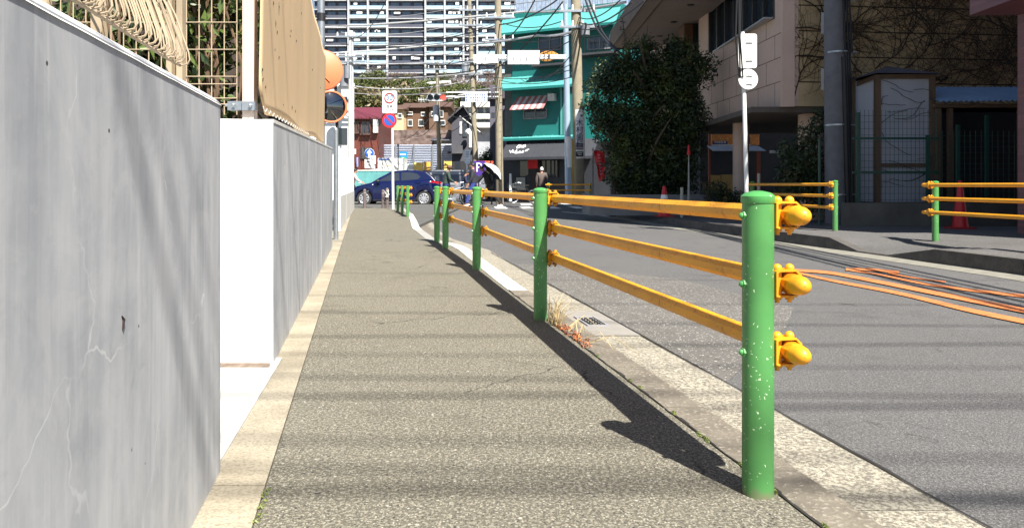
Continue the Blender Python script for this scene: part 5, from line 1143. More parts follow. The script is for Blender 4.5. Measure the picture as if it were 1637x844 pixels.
m = MB(); x_ = Xp(604, 45); m.prism([Vector(v) for v in ((x_-.02, 45.05, .45), (x_-1.3, 45.05, .45), (x_-1.3, 45.05, 1.1), (x_-1.0, 45.05, 1.75), (x_-.02, 45.05, 1.8))], (0, 0, 0), (0, 1.6, 0)); m.build('cab', M_WHITE, t)
m = MB(); m.box(x_-.85, x_-.3, 45.03, 45.049, 1.15, 1.65); m.build('window', M_GLASS, t)
for x in (x_-.6, x_+1.0): m = MB(); m.cyl((x, 45.0, RZ+.3), (x, 45.25, RZ+.3), .3, n=20); m.build('wheel', M_BLACK, t)
# fence seen beside the cyclist
shrub('small dark round bush behind the cyclist at the far left', Xp(559, 41), 41, RZ, [((Xp(559, 41), 41, 1.3), (.35, .35, .6)), ((Xp(556, 41), 41, 1.8), (.25, .3, .35))], 900, .07, 44)

# dark grey gabled house, modern house, wall left of teal building
d = 46
t = thing('gabled_house', 'narrow dark grey gabled house with a black ground floor', 'house', (Xp(738, d), d+3, 0)); a, b = Xp(722, d), Xp(755, d); pk = Xp(741, d); ze = Zp(190, d); zp = Zp(173, d)
m = MB(); m.prism([Vector(v) for v in ((a, d, 2.3), (b, d, 2.3), (b, d, Zp(200, d)), (pk, d, zp), (a, d, Zp(190, d)))], (0, 0, 0), (0, 7, 0)); m.build('wall', pm('slate_grey_render', (.065, .065, .08), .8, var=.1), t)
m = MB(); m.box(a-.1, b+.1, d-.0, d+6.9, 0, 2.3); m.build('ground_floor_wall', pm('near_black', (.02, .02, .022), .7), t)
m = MB(); m.box(Xp(723, d), Xp(740, d), d-.35, d-.01, Zp(246, d), Zp(233, d)); m.build('porch_roof', pm('slate_grey_dark', (.08, .08, .09), .8), t)
m = MB()
for q0, q1 in (((a-.25, Zp(194, d)), (pk, zp+.05)), ((pk, zp+.05), (b+.3, Zp(205, d)))): m.hexa([(q0[0], d-.4, q0[1]), (q1[0], d-.4, q1[1]), (q1[0], d+7, q1[1]), (q0[0], d+7, q0[1]), (q0[0], d-.4, q0[1]+.12), (q1[0], d-.4, q1[1]+.12), (q1[0], d+7, q1[1]+.12), (q0[0], d+7, q0[1]+.12)])
m.build('roof', pm('roof_dark', (.06, .06, .07), .6), t)
for p0, p1, q0, q1, mt_ in ((735, 738.5, 195, 214, M_WHITE), (750, 754, 200, 236, M_WHITE), (740, 747, 195, 219, M_GLASS)): m = MB(); m.box(Xp(p0, d), Xp(p1, d), d-.06, d-.005, Zp(q1, d), Zp(q0, d)); m.build('window' if mt_ is M_GLASS else 'white_trim', mt_, t)
m = MB(); m.cyl((Xp(748, d), d-.5, Zp(213, d)), (Xp(750.5, d), d-.62, Zp(211.5, d)), .17, n=18); m.build('satellite_dish', M_WHITE, t)
m = MB(); m.box(Xp(728, d), Xp(736, d), d-.02, d-.004, 0, Zp(258, d)); m.build('door', M_GLASS, t)
d = 60
t = thing('white_striped_house', 'pale modern house with banded balconies behind the dark gabled house', 'house', (Xp(765, d), d+4, 0)); a, b = Xp(736, d), Xp(792, d)
m = MB(); m.box(a, b, d+.8, d+8, 0, Zp(150, d)); m.build('wall', pm('pale_grey_wall', (.35, .36, .38), .7), t)
for z0, z1 in ((196, 204), (182, 190), (163, 171)): m = MB(); m.box(a, b, d, d+.75, Zp(z1, d), Zp(z0, d)) ; m.build('balcony', M_OFFW, t)
m = MB(); m.box(a-.3, b+.3, d-.3, d+8, Zp(148.8, d), Zp(145, d)); m.build('roof', M_DARK, t)
for z0, z1 in ((172, 181), (191, 196), (151, 162)):
    for px in (740, 752, 764, 776): m = MB(); m.box(Xp(px, d), Xp(px+8, d), d+.75, d+.795, Zp(z1, d), Zp(z0, d)); m.build('window', M_GLASS, t)
d = 44
m = MB(); m.box(Xp(783, d), Xp(812, d), d, d+9, 0, Zp(136, d)); t = thing('lavender_house', 'tall mauve-grey house wall left of the teal building', 'house', (Xp(795, d), d+4, 0)); m.build('wall', pm('mauve_grey', (.10, .095, .125), .8, var=.1), t)
m = MB(); m.prism([Vector((Xp(781, d), d-.3, Zp(160, d))), Vector((Xp(812, d), d-.3, Zp(158, d))), Vector((Xp(812, d), d-.3, Zp(130, d))), Vector((Xp(792, d), d-.3, Zp(136, d)))], (0, 0, 0), (0, .29, 0)); m.build('roof_gable', pm('roof_dark2', (.08, .065, .08), .7), t)
for px in (786, 789): m = MB(); m.box(Xp(px, d), Xp(px+2, d), d-.03, d-.004, Zp(188, d), Zp(180, d)); m.build('window', M_GLASS, t)
shrub('tall yellow-green shrub with orange tips behind the umbrella carrier', Xp(775, 41), 41, RZ, [((Xp(772, 41), 41, 2.0), (.45, .4, .7)), ((Xp(780, 41), 41, 2.3), (.35, .4, .7)), ((Xp(776, 41), 41, 1.1), (.6, .4, .6))], 2600, .06, 45)
COL.objects['foliage.003'].data.materials[0] = m_leaf('sunny_shrub_leaf', (.06, .08, .01), (.20, .20, .03), (.45, .16, .03)) if 'foliage.003' in COL.objects else None

# hill with retaining wall, houses, trees
def hz(y): 
    pr = [(50, -.05), (54, 1.2), (60, 2.6), (68, 5.2), (76, 6.6), (90, 8.6), (120, 13.2), (150, 18.0), (200, 25.5), (240, 28), (400, 34)]
    for (a, za), (b, zb) in zip(pr, pr[1:]):
        if a <= y <= b: return za+(zb-za)*(y-a)/(b-a)
    return pr[-1][1] if y > 400 else -.05
m = MB(); V = []; Fc = []; ys = [50.6, 54, 57, 60, 64, 68, 72, 76, 82, 90, 100, 120, 150, 180, 200, 240, 320, 400]; xs = [-160+8*i for i in range(32)]
for y in ys:
    for x in xs: V.append((x, y, hz(y)+noise.noise(Vector((x*.06, y*.06, 0)))*min(3, (y-50)*.05)-(.6 if y < 52 else 0)))
for i in range(len(ys)-1):
    for k in range(len(xs)-1): a = i*len(xs)+k; Fc.append((a, a+1, a+len(xs)+1, a+len(xs)))
m.add(V, Fc); m.build('hillside', pm('hill_earth', (.13, .10, .065), .95, var=.3, scale=.4, col2=(.05, .06, .02)), kind='structure', smooth=True)
d = 64
t = thing('retaining_wall', 'rough brown stone retaining wall on the slope behind the ribbed hoarding', 'wall', (Xp(660, d), d, 2))
m = MB(); V = []; Fc = []; nx, nz = 90, 14
for i in range(nx+1):
    for j in range(nz+1):
        x = Xp(590+i*150/nx, d); z = 2.2+j*(Zp(207, d)-2.2)/nz; V.append((x, d+z*.25-.6+.14*noise.noise(Vector((x*3, z*3, 1))), z))
for i in range(nx):
    for j in range(nz): a = i*(nz+1)+j; Fc.append((a, a+nz+1, a+nz+2, a+1))
m.add(V, Fc); ob = m.build('stone_face', pm('pinkish_stone', (.135, .095, .082), .9, var=.4, scale=1.6, bmp=.6, col2=(.05, .035, .03)), t); sm = ob.modifiers.new('thickness', 'SOLIDIFY'); sm.thickness = .4
def house(label, px0, px1, py0, py1, d, wall, roof, wins, name='hill_house', flat=False):
    a, b = Xp(px0, d), Xp(px1, d); z0, z1 = Zp(py1, d), Zp(py0, d); hh = z1-z0
    t = thing(name, label, 'house', ((a+b)/2, d+2, z0)); m = MB(); m.box(a, b, d, d+6, z0-2, z1-.25*hh); m.build('wall', wall, t)
    m = MB(); zr = z1-.25*hh
    if flat: m.box(a-.2, b+.2, d-.3, d+6.2, zr+.002, zr+.25)
    else: m.prism([Vector((a-.3, d-.4, zr-.1)), Vector((a-.3, d+6.4, zr-.1)), Vector((a-.3, d+3, z1))], (0, 0, 0), (b-a+.6, 0, 0))
    m.build('roof', roof, t)
    for px, py, w_, h_ in wins:
        m = MB(); m.box(Xp(px, d), Xp(px+w_, d), d-.05, d+.01, Zp(py+h_, d), Zp(py, d)); q = m.build('window', M_GLASS, t)
        m = MB(); m.box(Xp(px, d)-.06, Xp(px+w_, d)+.06, d-.12, d-.051, Zp(py, d), Zp(py, d)+.10); m.box(Xp(px, d)-.06, Xp(px+w_, d)+.06, d-.12, d-.051, Zp(py+h_, d)-.10, Zp(py+h_, d)); m.box(Xp(px, d)-.06, Xp(px, d)-.01, d-.119, d-.051, Zp(py+h_, d), Zp(py, d)); m.box(Xp(px+w_, d)+.01, Xp(px+w_, d)+.06, d-.119, d-.051, Zp(py+h_, d), Zp(py, d)); m.build('frame', M_OFFW, q)
    return t
M_BRW = pm('brown_timber_wall', (.13, .07, .04), .8, var=.2, scale=1.5, streak=True); M_BRR = pm('brown_tiles', (.10, .055, .04), .75, var=.2)
house('brown timber house on the hill just right of the speed limit sign', 644, 685, 160, 206, 76, M_BRW, M_BRR, ((650, 180, 9, 3), (653, 193, 6, 8), (670, 193, 7, 8), (674, 181, 5, 4)))
house('darker brown timber house on the hill behind the traffic signal', 686, 716, 158, 206, 75, pm('dark_timber', (.13, .075, .045), .8, var=.2, streak=True), M_BRR, ((690, 180, 5, 5), (704, 178, 4, 9), (702, 194, 9, 6)))
house('small cream house on the hill behind the 30 sign', 622, 645, 163, 206, 74, pm('cream_wall', (.62, .48, .27), .8), M_BRR, ((628, 190, 5, 4), (637, 183, 5, 5)))
house('low brown roofed house on the hill right of the brick house', 602, 622, 168, 212, 72, M_BRW, pm('plum_roof', (.22, .09, .09), .7), ((605, 192, 4, 5), (612, 192, 4, 5)))
house('house with a wide dark hipped roof behind the white parked vans', 694, 732, 216, 246, 62, pm('grey_wall', (.2, .2, .21), .8), pm('roof_dark', (.06, .06, .07), .6), ((712, 238, 4, 5), (718, 238, 4, 5)))
house('pale house high on the hill left of the traffic signal', 716, 745, 166, 190, 84, pm('pale_wall2', (.40, .38, .36), .8), M_BRR, ((722, 180, 4, 5), (733, 180, 5, 5)))
# awnings row and laundry on terrace
m = MB()
for k, px in enumerate(range(652, 712, 8)): m.hexa([(Xp(px, 68), 68, Zp(216, 68)), (Xp(px+6, 68), 68, Zp(216, 68)), (Xp(px+6, 68), 69.5, Zp(209, 68)), (Xp(px, 68), 69.5, Zp(209, 68)), (Xp(px, 68), 68, Zp(215, 68)), (Xp(px+6, 68), 68, Zp(215, 68)), (Xp(px+6, 68), 69.5, Zp(208, 68)), (Xp(px, 68), 69.5, Zp(208, 68))])
t = thing('terrace_row', 'row of small pinkish lean-to roofs on the terrace below the brown houses', 'lean-to row', (Xp(680, 68), 69, 5)); m.build('roof', pm('salmon_roof', (.28, .14, .10), .7, var=.2), t)
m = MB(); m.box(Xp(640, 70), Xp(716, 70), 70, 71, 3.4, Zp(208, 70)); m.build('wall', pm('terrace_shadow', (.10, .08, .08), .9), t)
m = MB()
for px in range(655, 712, 8): m.box(Xp(px, 69.9), Xp(px+2.5, 69.9), 69.88, 69.98, Zp(221, 70), Zp(213, 70))
m.build('window', pm('pale_curtain', (.5, .55, .62), .6), t)

def hill_tree_proto(kind, seed):
    rnd = random.Random(seed)
    t = thing('evergreen_tree' if kind == 0 else 'bare_tree', '', 'tree', (0, 0, 0)); m = MB()
    limb_tree(m, (0, 0, -.5), (0, 0, 5.5 if kind == 0 else 6.5), .22, 16 if kind == 0 else 26, 2.0 if kind == 0 else 3.0, seed)
    if kind:
        for i in range(170):
            a = rnd.random()*6.28; z = rnd.uniform(2.2, 6.0); r = rnd.uniform(.5, 2.6); p = Vector((math.cos(a)*r, math.sin(a)*r, z)); m.tube([p, p+Vector((rnd.uniform(-.9, .9), rnd.uniform(-.9, .9), rnd.uniform(.3, 1.3)))], [.035, .012], 3)
    m.build('trunk', pm('hill_bark', (.17, .12, .10), .9), t)
    if kind == 0:
        bl = [((rnd.uniform(-1.5, 1.5), rnd.uniform(-1.5, 1.5), rnd.uniform(2.2, 6.0)), (rnd.uniform(1.1, 1.9), rnd.uniform(1.1, 1.9), rnd.uniform(.8, 1.5))) for _ in range(9)]
        m = MB(); leaves(m, bl, 2600, .22, seed, .8, .4); m.build('crown', m_leaf('hill_leaf_%d' % seed, (.012, .03, .008), (.10, .13, .025), (.16, .15, .03)), t)
    return t
protos = [hill_tree_proto(0, 51), hill_tree_proto(0, 52), hill_tree_proto(0, 53), hill_tree_proto(1, 54), hill_tree_proto(1, 55)]
rnd = random.Random(77); used = set(); seen = set()
spots = []
for row, (dy, n) in enumerate(((82, 9), (92, 10), (106, 11), (124, 12), (146, 11), (172, 9))):
    for i in range(n):
        px = 556+(i+.5)*(268/n)+rnd.uniform(-7, 7); spots.append((px, dy+rnd.uniform(-4, 4), row))
for i, (px, d, row) in enumerate(spots):
    k = rnd.choice((0, 1, 2)) if (px < 640 or row < 2 and px > 700 or rnd.random() < .55) else rnd.choice((3, 4))
    if row >= 3: k = rnd.choice((3, 4, 3, 4, 1)) if px < 760 else rnd.choice((3, 4, 1, 2))
    ROWS = ('front row just above the brown houses', 'second row up the slope', 'third row up the slope', 'fourth row up the slope', 'fifth row near the tower', 'top row under the tower')
    LM = ('above the white building', 'above the blue arrow sign', 'above the brick house', 'above the cream house', 'above the 30 sign', 'above the square blue sign', 'above the brown timber house', 'above the red signal lamp', 'left of the signal pole top', 'above the gabled house', 'above the street name sign', 'beside the teal building')
    lab = ('evergreen ' if k < 3 else 'leafless tree ')+LM[min(11, int((px-550)/24))]+', '+ROWS[row]
    if row in (2, 3) and px < 705: k = k % 3
    lab = ('evergreen ' if k < 3 else 'leafless tree ')+LM[min(11, int((px-550)/24))]+', '+ROWS[row]
    if lab in seen: lab = lab.replace('row', 'row, right of its neighbour', 1) if False else 'right-hand '+lab
    seen.add(lab)
    base = protos[k]; o = base if k not in used else dup(base); used.add(k)
    o.location = (Xp(px, d), d, hz(d)); o.rotation_euler.z = rnd.random()*6; s = rnd.uniform(.75, 1.1)*(.62, .74, .78, .85, .9, .95)[row]; o.scale = (s, s, s*rnd.uniform(.8, 1.0))
    o['label'] = lab; o['group'] = 'evergreens on the hillside' if k < 3 else 'bare trees on the hillside'
m = MB(); leaves(m, [((Xp(640+40*i, 96+5*i), 96+5*i, hz(96)+1), (14, 8, 1.6)) for i in range(-3, 5)], 9000, .35, 60, .8, .1)
ug = m.build('undergrowth', m_leaf('undergrowth_leaf', (.03, .04, .012), (.16, .13, .05), (.18, .10, .07)), kind='stuff'); ug['label'] = 'brown and green undergrowth covering the hillside'
m = MB()
pts = [P(600, 141, 118), P(640, 142.5, 117), P(672, 140, 116), P(684, 134, 115), P(720, 131, 116)]; m.tube(pts, .22, 6); m.tube([p-Vector((0, 0, 1.0)) for p in pts], .1, 5)
for p in pts: m.tube([p, p-Vector((0, 0, 2.5))], .12, 5)
tag(m.build('hillside_guardrail', M_WHITE), 'thin pale railing running across the wooded hillside', 'railing')

# apartment tower
D = 240; S_ = D/F
tw = thing('apartment_tower', 'huge apartment tower with rows of pale balconies filling the top centre', 'apartment building', (Xp(650, D), D+8, 30))
M_TW = pm('tower_dark_wall', (.065, .072, .10), .7, var=.2, scale=.3); M_SLAB = pm('tower_white_slab', (.46, .48, .50), .6, var=.05); M_BAL = m_glass('balcony_glass', (.32, .47, .56), .25); M_TWIN = m_glass('tower_window', (.08, .12, .18), .1)
FH = 14.55*S_; z0 = Zp(160, D); nf = 17
bays = [(500, 557, 0), (557, 588, 1), (588, 618.8, 1), (618.8, 680, 0), (680, 711, 1), (711, 741, 1), (741, 763, 0), (763, 797, 1), (797, 830, 1)]
m = MB(); m.box(Xp(500, D), Xp(832, D), D+2.2, D+18, 20, z0+nf*FH); m.build('wall', M_TW, tw)
for k in range(nf+1):
    z = z0+k*FH; m = MB()
    for a, b, l in bays:
        if l: m.box(Xp(a, D), Xp(b, D), D, D+2.2, z-.15, z+.15)
        else: m.box(Xp(a, D), Xp(b, D), D+.9, D+2.2, z-.12, z+.12)
    m.build('floor_slab', M_SLAB, tw)
for px in (557, 588, 618.8, 680, 711, 741, 763, 797, 830): m = MB(); m.box(Xp(px, D)-.25, Xp(px, D)+.25, D-.3, D+2.2, 22, z0+nf*FH+.5); m.build('column', M_SLAB, tw)
rest = MB(); nb = 0; rw = MB(); fw = 0
rnd = random.Random(5)
for k in range(nf):
    for a, b, l in bays:
        z = z0+k*FH; m = MB()
        if l: m.box(Xp(a, D)+.36, Xp(b, D)-.36, D+.02, D+.10, z+.16, z+1.02)
        else:
            m.box(Xp(a, D)+.36, Xp(b, D)-.36, D+.95, D+1.02, z+.14, z+1.1)
        vis = 2 <= k <= 12
        if vis and nb < 100: m.build('balcony', M_BAL if l else M_TW, tw); nb += 1
        else: rest.add(m.v, m.f)
        m = MB(); wv = (b-a)*S_; q = 3 if wv > 8 else 2
        for j in range(q):
            xx = Xp(a, D)+.8+j*(wv-1)/q; m.box(xx, xx+(wv-1)/q*.72, D+2.12, D+2.19, z+.5, z+FH-.5)
        if vis and fw < 100: m.build('window', M_TWIN, tw); fw += 1
        else: rw.add(m.v, m.f)
rest.build('upper_balconies', M_BAL, tw, kind='stuff'); rw.build('upper_windows', M_TWIN, tw, kind='stuff')
m = MB()
for i in range(46):
    k = rnd.randint(2, 12); a, b, l = rnd.choice(bays); x = Xp(a, D)+.6+rnd.random()*((b-a)*S_-3); z = z0+k*FH+1.2; m.box(x, x+rnd.uniform(.6, 2.2), D+.5, D+.56, z+.2, z+rnd.uniform(.7, 1.3))
lo = m.build('laundry', M_WHITE, tw, kind='stuff')
# =====================================================================================
#                        CARS, BOLLARDS, PEOPLE, CABLES
# =====================================================================================
def car(label, loc, flip, paint, prof, cab, wheels, Lc, name='parked_car', W=1.68, wr=.31, detail=True):
    """prof: lower body outline (x,z) without arches; cab: greenhouse outline; x runs nose(0) to tail"""
    t = thing(name, label, 'car', loc); Mx = Matrix.Translation(Vector(loc)) @ (Matrix.Rotation(math.pi, 4, 'Z') if flip else Matrix.Identity(4)) @ Matrix.Translation((-Lc/2, 0, 0))
    # body skin: stations along x, cross section rounded
    def top(x):
        for (a, za), (b, zb) in zip(prof, prof[1:]):
            if a <= x <= b: return za+(zb-za)*(x-a)/(b-a)
        return prof[-1][1]
    def sill(x):
        z = .20
        for wx in wheels:
            if abs(x-wx) < wr+.055: z = max(z, wr+math.sqrt(max(0, (wr+.055)**2-(x-wx)**2))-.0)
        return z
    xs = sorted(set([0.001, .04, .12, .25]+[Lc*i/70 for i in range(1, 70)]+[Lc-.18, Lc-.06, Lc-.001]+[wx+(wr+.055)*math.sin(R(a)) for wx in wheels for a in range(-90, 91, 12)]))
    m = MB(Mx); V = []; Fc = []; n = 14
    for x in xs:
        e = min(x, Lc-x); tuck = W/2*(1-.16*max(0, 1-e/.45)**2); zt = top(x); zb = min(sill(x), zt-.08); h = zt-zb
        sec = [(tuck*.965, zb), (tuck*.99, zb+h*.18), (tuck, zb+h*.42), (tuck*.99, zb+h*.62), (tuck*.975, zb+h*.80), (tuck*.93, zb+h*.93), (tuck*.84, zt)]
        V += [(x, -y, z) for y, z in sec]+[(x, y, z) for y, z in sec[::-1]]
    for i in range(len(xs)-1):
        for k in range(n-1): a = i*n+k; Fc.append((a, a+1, a+n+1, a+n))
    Fc.append(tuple(range(n))); Fc.append(tuple((len(xs)-1)*n+k for k in range(n))[::-1]); m.add(V, Fc)
    body = m.build('body', paint, t, smooth=True)
    m = MB(Mx); m.box(.3, Lc-.3, -W/2+.16, W/2-.16, .17, .55); m.build('underbody', M_BLACK, t)
    # greenhouse
    m = MB(Mx); N = len(cab); zmin = min(z for x, z in cab); zmax = max(z for x, z in cab); V = []
    for s in (-1, 1): V += [(x, s*(W/2*.90-(z-zmin)/(zmax-zmin)*.16), z) for x, z in cab]
    m.add(V, [tuple(range(N)), tuple(range(N, 2*N))[::-1]]+[(i, (i+1) % N, N+(i+1) % N, N+i) for i in range(N)]); m.build('roof', paint, t, bevel=.03)
    def yat(z): return W/2*.90-(z-zmin)/(zmax-zmin)*.16
    return t, Mx, yat
M_BLUE = pm('blue_car_paint', (.002, .005, .042), .16, .0, var=.04, spec=.8); M_WCAR = pm('white_car_paint', (.72, .72, .72), .25, var=.03, spec=.7)
M_TYRE = pm('tyre_rubber', (.02, .02, .02), .85); M_RIMC = pm('alloy_silver', (.55, .56, .58), .35, .6, var=.05)
def wheel(t, Mx, x, s, W, wr=.31):
    m = MB(Mx); y = s*(W/2-.02); m.cyl((x, y-s*.2, wr), (x, y, wr), wr, n=36); ty = m.build('tyre', M_TYRE, t, smooth=True)
    m = MB(Mx); yy = y+s*.004
    m.tube([(x+wr*.66*math.cos(a), yy, wr+wr*.66*math.sin(a)) for a in [2*math.pi*k/32 for k in range(32)]], .016, 6, closed=True)
    for k in range(9):
        a = 2*math.pi*k/9; a2 = a+.28; m.prism([Vector((x+wr*.14*math.cos(a-.5), yy, wr+wr*.14*math.sin(a-.5))), Vector((x+wr*.64*math.cos(a2-.17), yy, wr+wr*.64*math.sin(a2-.17))), Vector((x+wr*.64*math.cos(a2+.17), yy, wr+wr*.64*math.sin(a2+.17))), Vector((x+wr*.14*math.cos(a+.5), yy, wr+wr*.14*math.sin(a+.5)))], (0, s*.004, 0), (0, s*.014, 0))
    m.disc((x, yy+s*.01, wr), (0, 1, 0), wr*.2, .02, 16); m.build('rim', M_RIMC, ty)
    m = MB(Mx); m.disc((x, y+s*.001, wr), (0, 1, 0), wr*.64, .006, 32); m.build('hub_shadow', M_BLACK, ty)
# blue hatchback, nose to the left
LB = 4.0; WB = 1.70; dcar = 31.6
prof = [(0, .52), (.05, .62), (.16, .72), (.35, .80), (.70, .90), (1.1, .99), (1.3, 1.02), (1.9, 1.03), (2.6, 1.05), (3.2, 1.10), (3.6, 1.12), (3.85, 1.10), (3.95, .98), (4.0, .7)]
cab = [(1.02, .95), (1.42, 1.20), (1.85, 1.42), (2.2, 1.505), (2.6, 1.53), (3.1, 1.51), (3.42, 1.46), (3.68, 1.25), (3.86, 1.06), (3.8, .95)]
loc = (Xp(552, dcar)+LB/2, dcar+WB/2, RZ)
bc, Mx, yat = car('dark blue hatchback driving left across the end of the street', loc, False, M_BLUE, prof, cab, (.80, 3.36), LB, 'blue_hatchback', WB)
def pane(pts, name, mat, s=-1, o=.008, par=bc, Mx=Mx, yat=yat):
    m = MB(Mx); V = [(x, s*(yat(z)+o), z) for x, z in pts]; W_ = [(x, s*(yat(z)-.01), z) for x, z in pts]; n = len(pts)
    m.add(V+W_, [tuple(range(n)), tuple(range(n, 2*n))[::-1]]+[(i, (i+1) % n, n+(i+1) % n, n+i) for i in range(n)]); return m.build(name, mat, par)
M_CGL = m_glass('car_glass', (.025, .03, .04), .05)
for s in (-1, 1):
    pane([(1.42, 1.06), (1.62, 1.20), (1.98, 1.38), (2.28, 1.42), (2.30, 1.07)], 'side_window', M_CGL, s)
    pane([(2.38, 1.075), (2.37, 1.425), (2.75, 1.43), (3.05, 1.37), (3.20, 1.24), (3.1, 1.13)], 'side_window', M_CGL, s)
    m = MB(Mx); m.ball((1.40, s*.93, 1.05), .10, 12, 8, (1.0, .8, .7)); m.build('wing_mirror', M_BLACK, bc, smooth=True)
    for x in (.80, 3.36): wheel(bc, Mx, x, s, WB)
    m = MB(Mx); m.prism([Vector((.06, s*.60, .66)), Vector((.30, s*.79, .72)), Vector((.55, s*.80, .79)), Vector((.22, s*.72, .76))], (0, 0, 0), (0, s*.055, .0)); m.build('headlight', M_CGL, bc)
    m = MB(Mx); m.prism([Vector((3.62, s*.80, .98)), Vector((3.96, s*.66, .92)), Vector((3.99, s*.66, 1.02)), Vector((3.70, s*.79, 1.07))], (0, -.01*s, 0), (0, s*.04, 0)); m.build('tail_light', pm('tail_red', (.5, .01, .015), .2), bc)
    m = MB(Mx); m.box(1.35, 1.352, s*.845, s*.853, .30, 1.0); m.box(2.32, 2.335, s*.846, s*.853, .30, 1.02); m.box(1.2, 3.0, s*.82, s*.846, .215, .26); m.build('door_gap', M_BLACK, bc)
    m = MB(Mx); m.tube([(2.05, s*.855, .93), (2.10, s*.872, .935), (2.22, s*.872, .94), (2.26, s*.857, .94)], .012, 6); m.tube([(3.05, s*.852, .97), (3.10, s*.868, .975), (3.2, s*.868, .98), (3.22, s*.854, .98)], .012, 6); m.build('door_handle', M_BLUE, bc)
m = MB(Mx); m.hexa([(1.10, -.62, 1.0), (1.10, .62, 1.0), (1.10, .62, .99), (1.10, -.62, .99), (1.88, -.55, 1.455), (1.88, .55, 1.455), (1.90, .55, 1.44), (1.90, -.55, 1.44)]); m.build('windscreen', M_CGL, bc)
m = MB(Mx); m.hexa([(3.84, -.60, 1.12), (3.84, .60, 1.12), (3.80, .60, 1.11), (3.80, -.60, 1.11), (3.50, -.55, 1.44), (3.50, .55, 1.44), (3.46, .55, 1.43), (3.46, -.55, 1.43)]); m.build('rear_window', M_CGL, bc)
m = MB(Mx); m.hexa([(3.30, -.58, 1.485), (3.58, -.56, 1.47), (3.58, .56, 1.47), (3.30, .58, 1.485), (3.30, -.58, 1.52), (3.60, -.56, 1.49), (3.60, .56, 1.49), (3.30, .58, 1.52)]); m.build('spoiler', M_BLUE, bc)
m = MB(Mx); m.box(-.01, .02, -.55, .55, .30, .48); m.build('grille', M_BLACK, bc)
# white estate behind it
vprof = [(0, .6), (.1, .8), (.6, .95), (1.2, 1.02), (4.1, 1.05), (4.3, .9)]; vcab = [(.9, .95), (1.5, 1.5), (1.9, 1.62), (3.9, 1.62), (4.2, 1.4), (4.25, .95)]
def simple_car(label, loc, flip, paint, name, s=1.0):
    t, Mv, ya = car(label, loc, flip, paint, vprof, vcab, (.85, 3.4), 4.3, name, 1.7)
    for sd in (-1, 1):
        for pts in ([(1.35, 1.1), (1.65, 1.48), (2.2, 1.52), (2.2, 1.08)], [(2.28, 1.08), (2.28, 1.52), (3.0, 1.52), (3.0, 1.08)], [(3.08, 1.08), (3.08, 1.52), (3.75, 1.52), (4.0, 1.3), (4.0, 1.1)]): pane(pts, 'side_window', M_CGL, sd, .008, t, Mv, ya)
        for x in (.85, 3.4): wheel(t, Mv, x, sd, 1.7)
    m = MB(Mv); m.hexa([(1.02, -.6, 1.06), (1.02, .6, 1.06), (1.06, .6, 1.04), (1.06, -.6, 1.04), (1.46, -.58, 1.5), (1.46, .58, 1.5), (1.50, .58, 1.48), (1.50, -.58, 1.48)]); m.build('windscreen', M_CGL, t); return t
simple_car('silver grey car partly hidden behind the tail of the blue hatchback', (Xp(708, 37), 37, RZ), False, pm('grey_car_paint', (.16, .17, .19), .25, var=.03, spec=.7), 'grey_car')
simple_car('white van parked behind the top of the ribbed hoarding, right one', (Xp(708, 56), 56, Zp(231, 56)-1.64), False, M_WCAR, 'parked_van')
simple_car('white van parked behind the top of the ribbed hoarding, left one', (Xp(655, 58), 58, Zp(233, 58)-1.64), True, M_WCAR, 'parked_van')
m = MB(); m.box(Xp(600, 54.5), Xp(740, 54.5), 54.3, 60.5, .0, Zp(231, 56)-1.645); m.build('raised_car_park', M_GCONC, kind='structure')

# bollards
M_BOL = pm('brown_bollard', (.13, .10, .095), .6, var=.15)
def bollard(px, d, h, label):
    t = thing('bollard', label, 'bollard', (Xp(px, d), d, 0), 'brown bollards at the pavement end'); x = Xp(px, d)
    m = MB(); m.cyl((x, d, -.06), (x, d, h), .058, n=18); m.build('shaft', M_BOL, t, smooth=True)
    m = MB(); m.ball((x, d, h), .058, 16, 8); m.build('cap', M_BOL, t, smooth=True)
    m = MB(); m.cyl((x, d, h-.09), (x, d, h-.06), .0595, n=18); m.build('band', M_GCONC, t); return t
bollard(583, 26.2, .62, 'brown bollard in front of the front wheel of the blue car')
bollard(612.5, 26.2, .60, 'brown bollard in front of the blue car door, left of the pair')
b3_ = bollard(619, 26.1, .66, 'brown bollard nearest the white sign pole with a pale ribbon tied on')
m = MB(); rnd = random.Random(3); x = Xp(619, 26.02)
for i in range(14): m.tube([(x+rnd.uniform(-.06, .06), 26.02, .35+.3*rnd.random()), (x+rnd.uniform(-.09, .09), 25.98, .35+.3*rnd.random())], .014, 5)
m.build('pale_ribbon', M_OFFW, b3_)

# ---------------- people ----------------
def skin(pts, edges, rad, sub=2):
    me = bpy.data.meshes.new('skeleton'); me.from_pydata([Vector(p) for p in pts], edges, []); o = bpy.data.objects.new('skeleton', me); COL.objects.link(o)
    md = o.modifiers.new('s', 'SKIN'); md.use_smooth_shade = True
    for i, r in enumerate(rad): v = me.skin_vertices[0].data[i]; v.radius = r if isinstance(r, tuple) else (r, r); v.use_root = (i == 0)
    sb = o.modifiers.new('u', 'SUBSURF'); sb.levels = sub; sb.render_levels = sub
    dg = bpy.context.evaluated_depsgraph_get(); dg.update(); mm = bpy.data.meshes.new_from_object(o.evaluated_get(dg))
    V = [v.co.copy() for v in mm.vertices]; Fc = [tuple(p.vertices) for p in mm.polygons]
    bpy.data.objects.remove(o); bpy.data.meshes.remove(me); bpy.data.meshes.remove(mm); return V, Fc
M_SKIN = pm('skin_tone', (.48, .26, .17), .6, var=.06, scale=8)
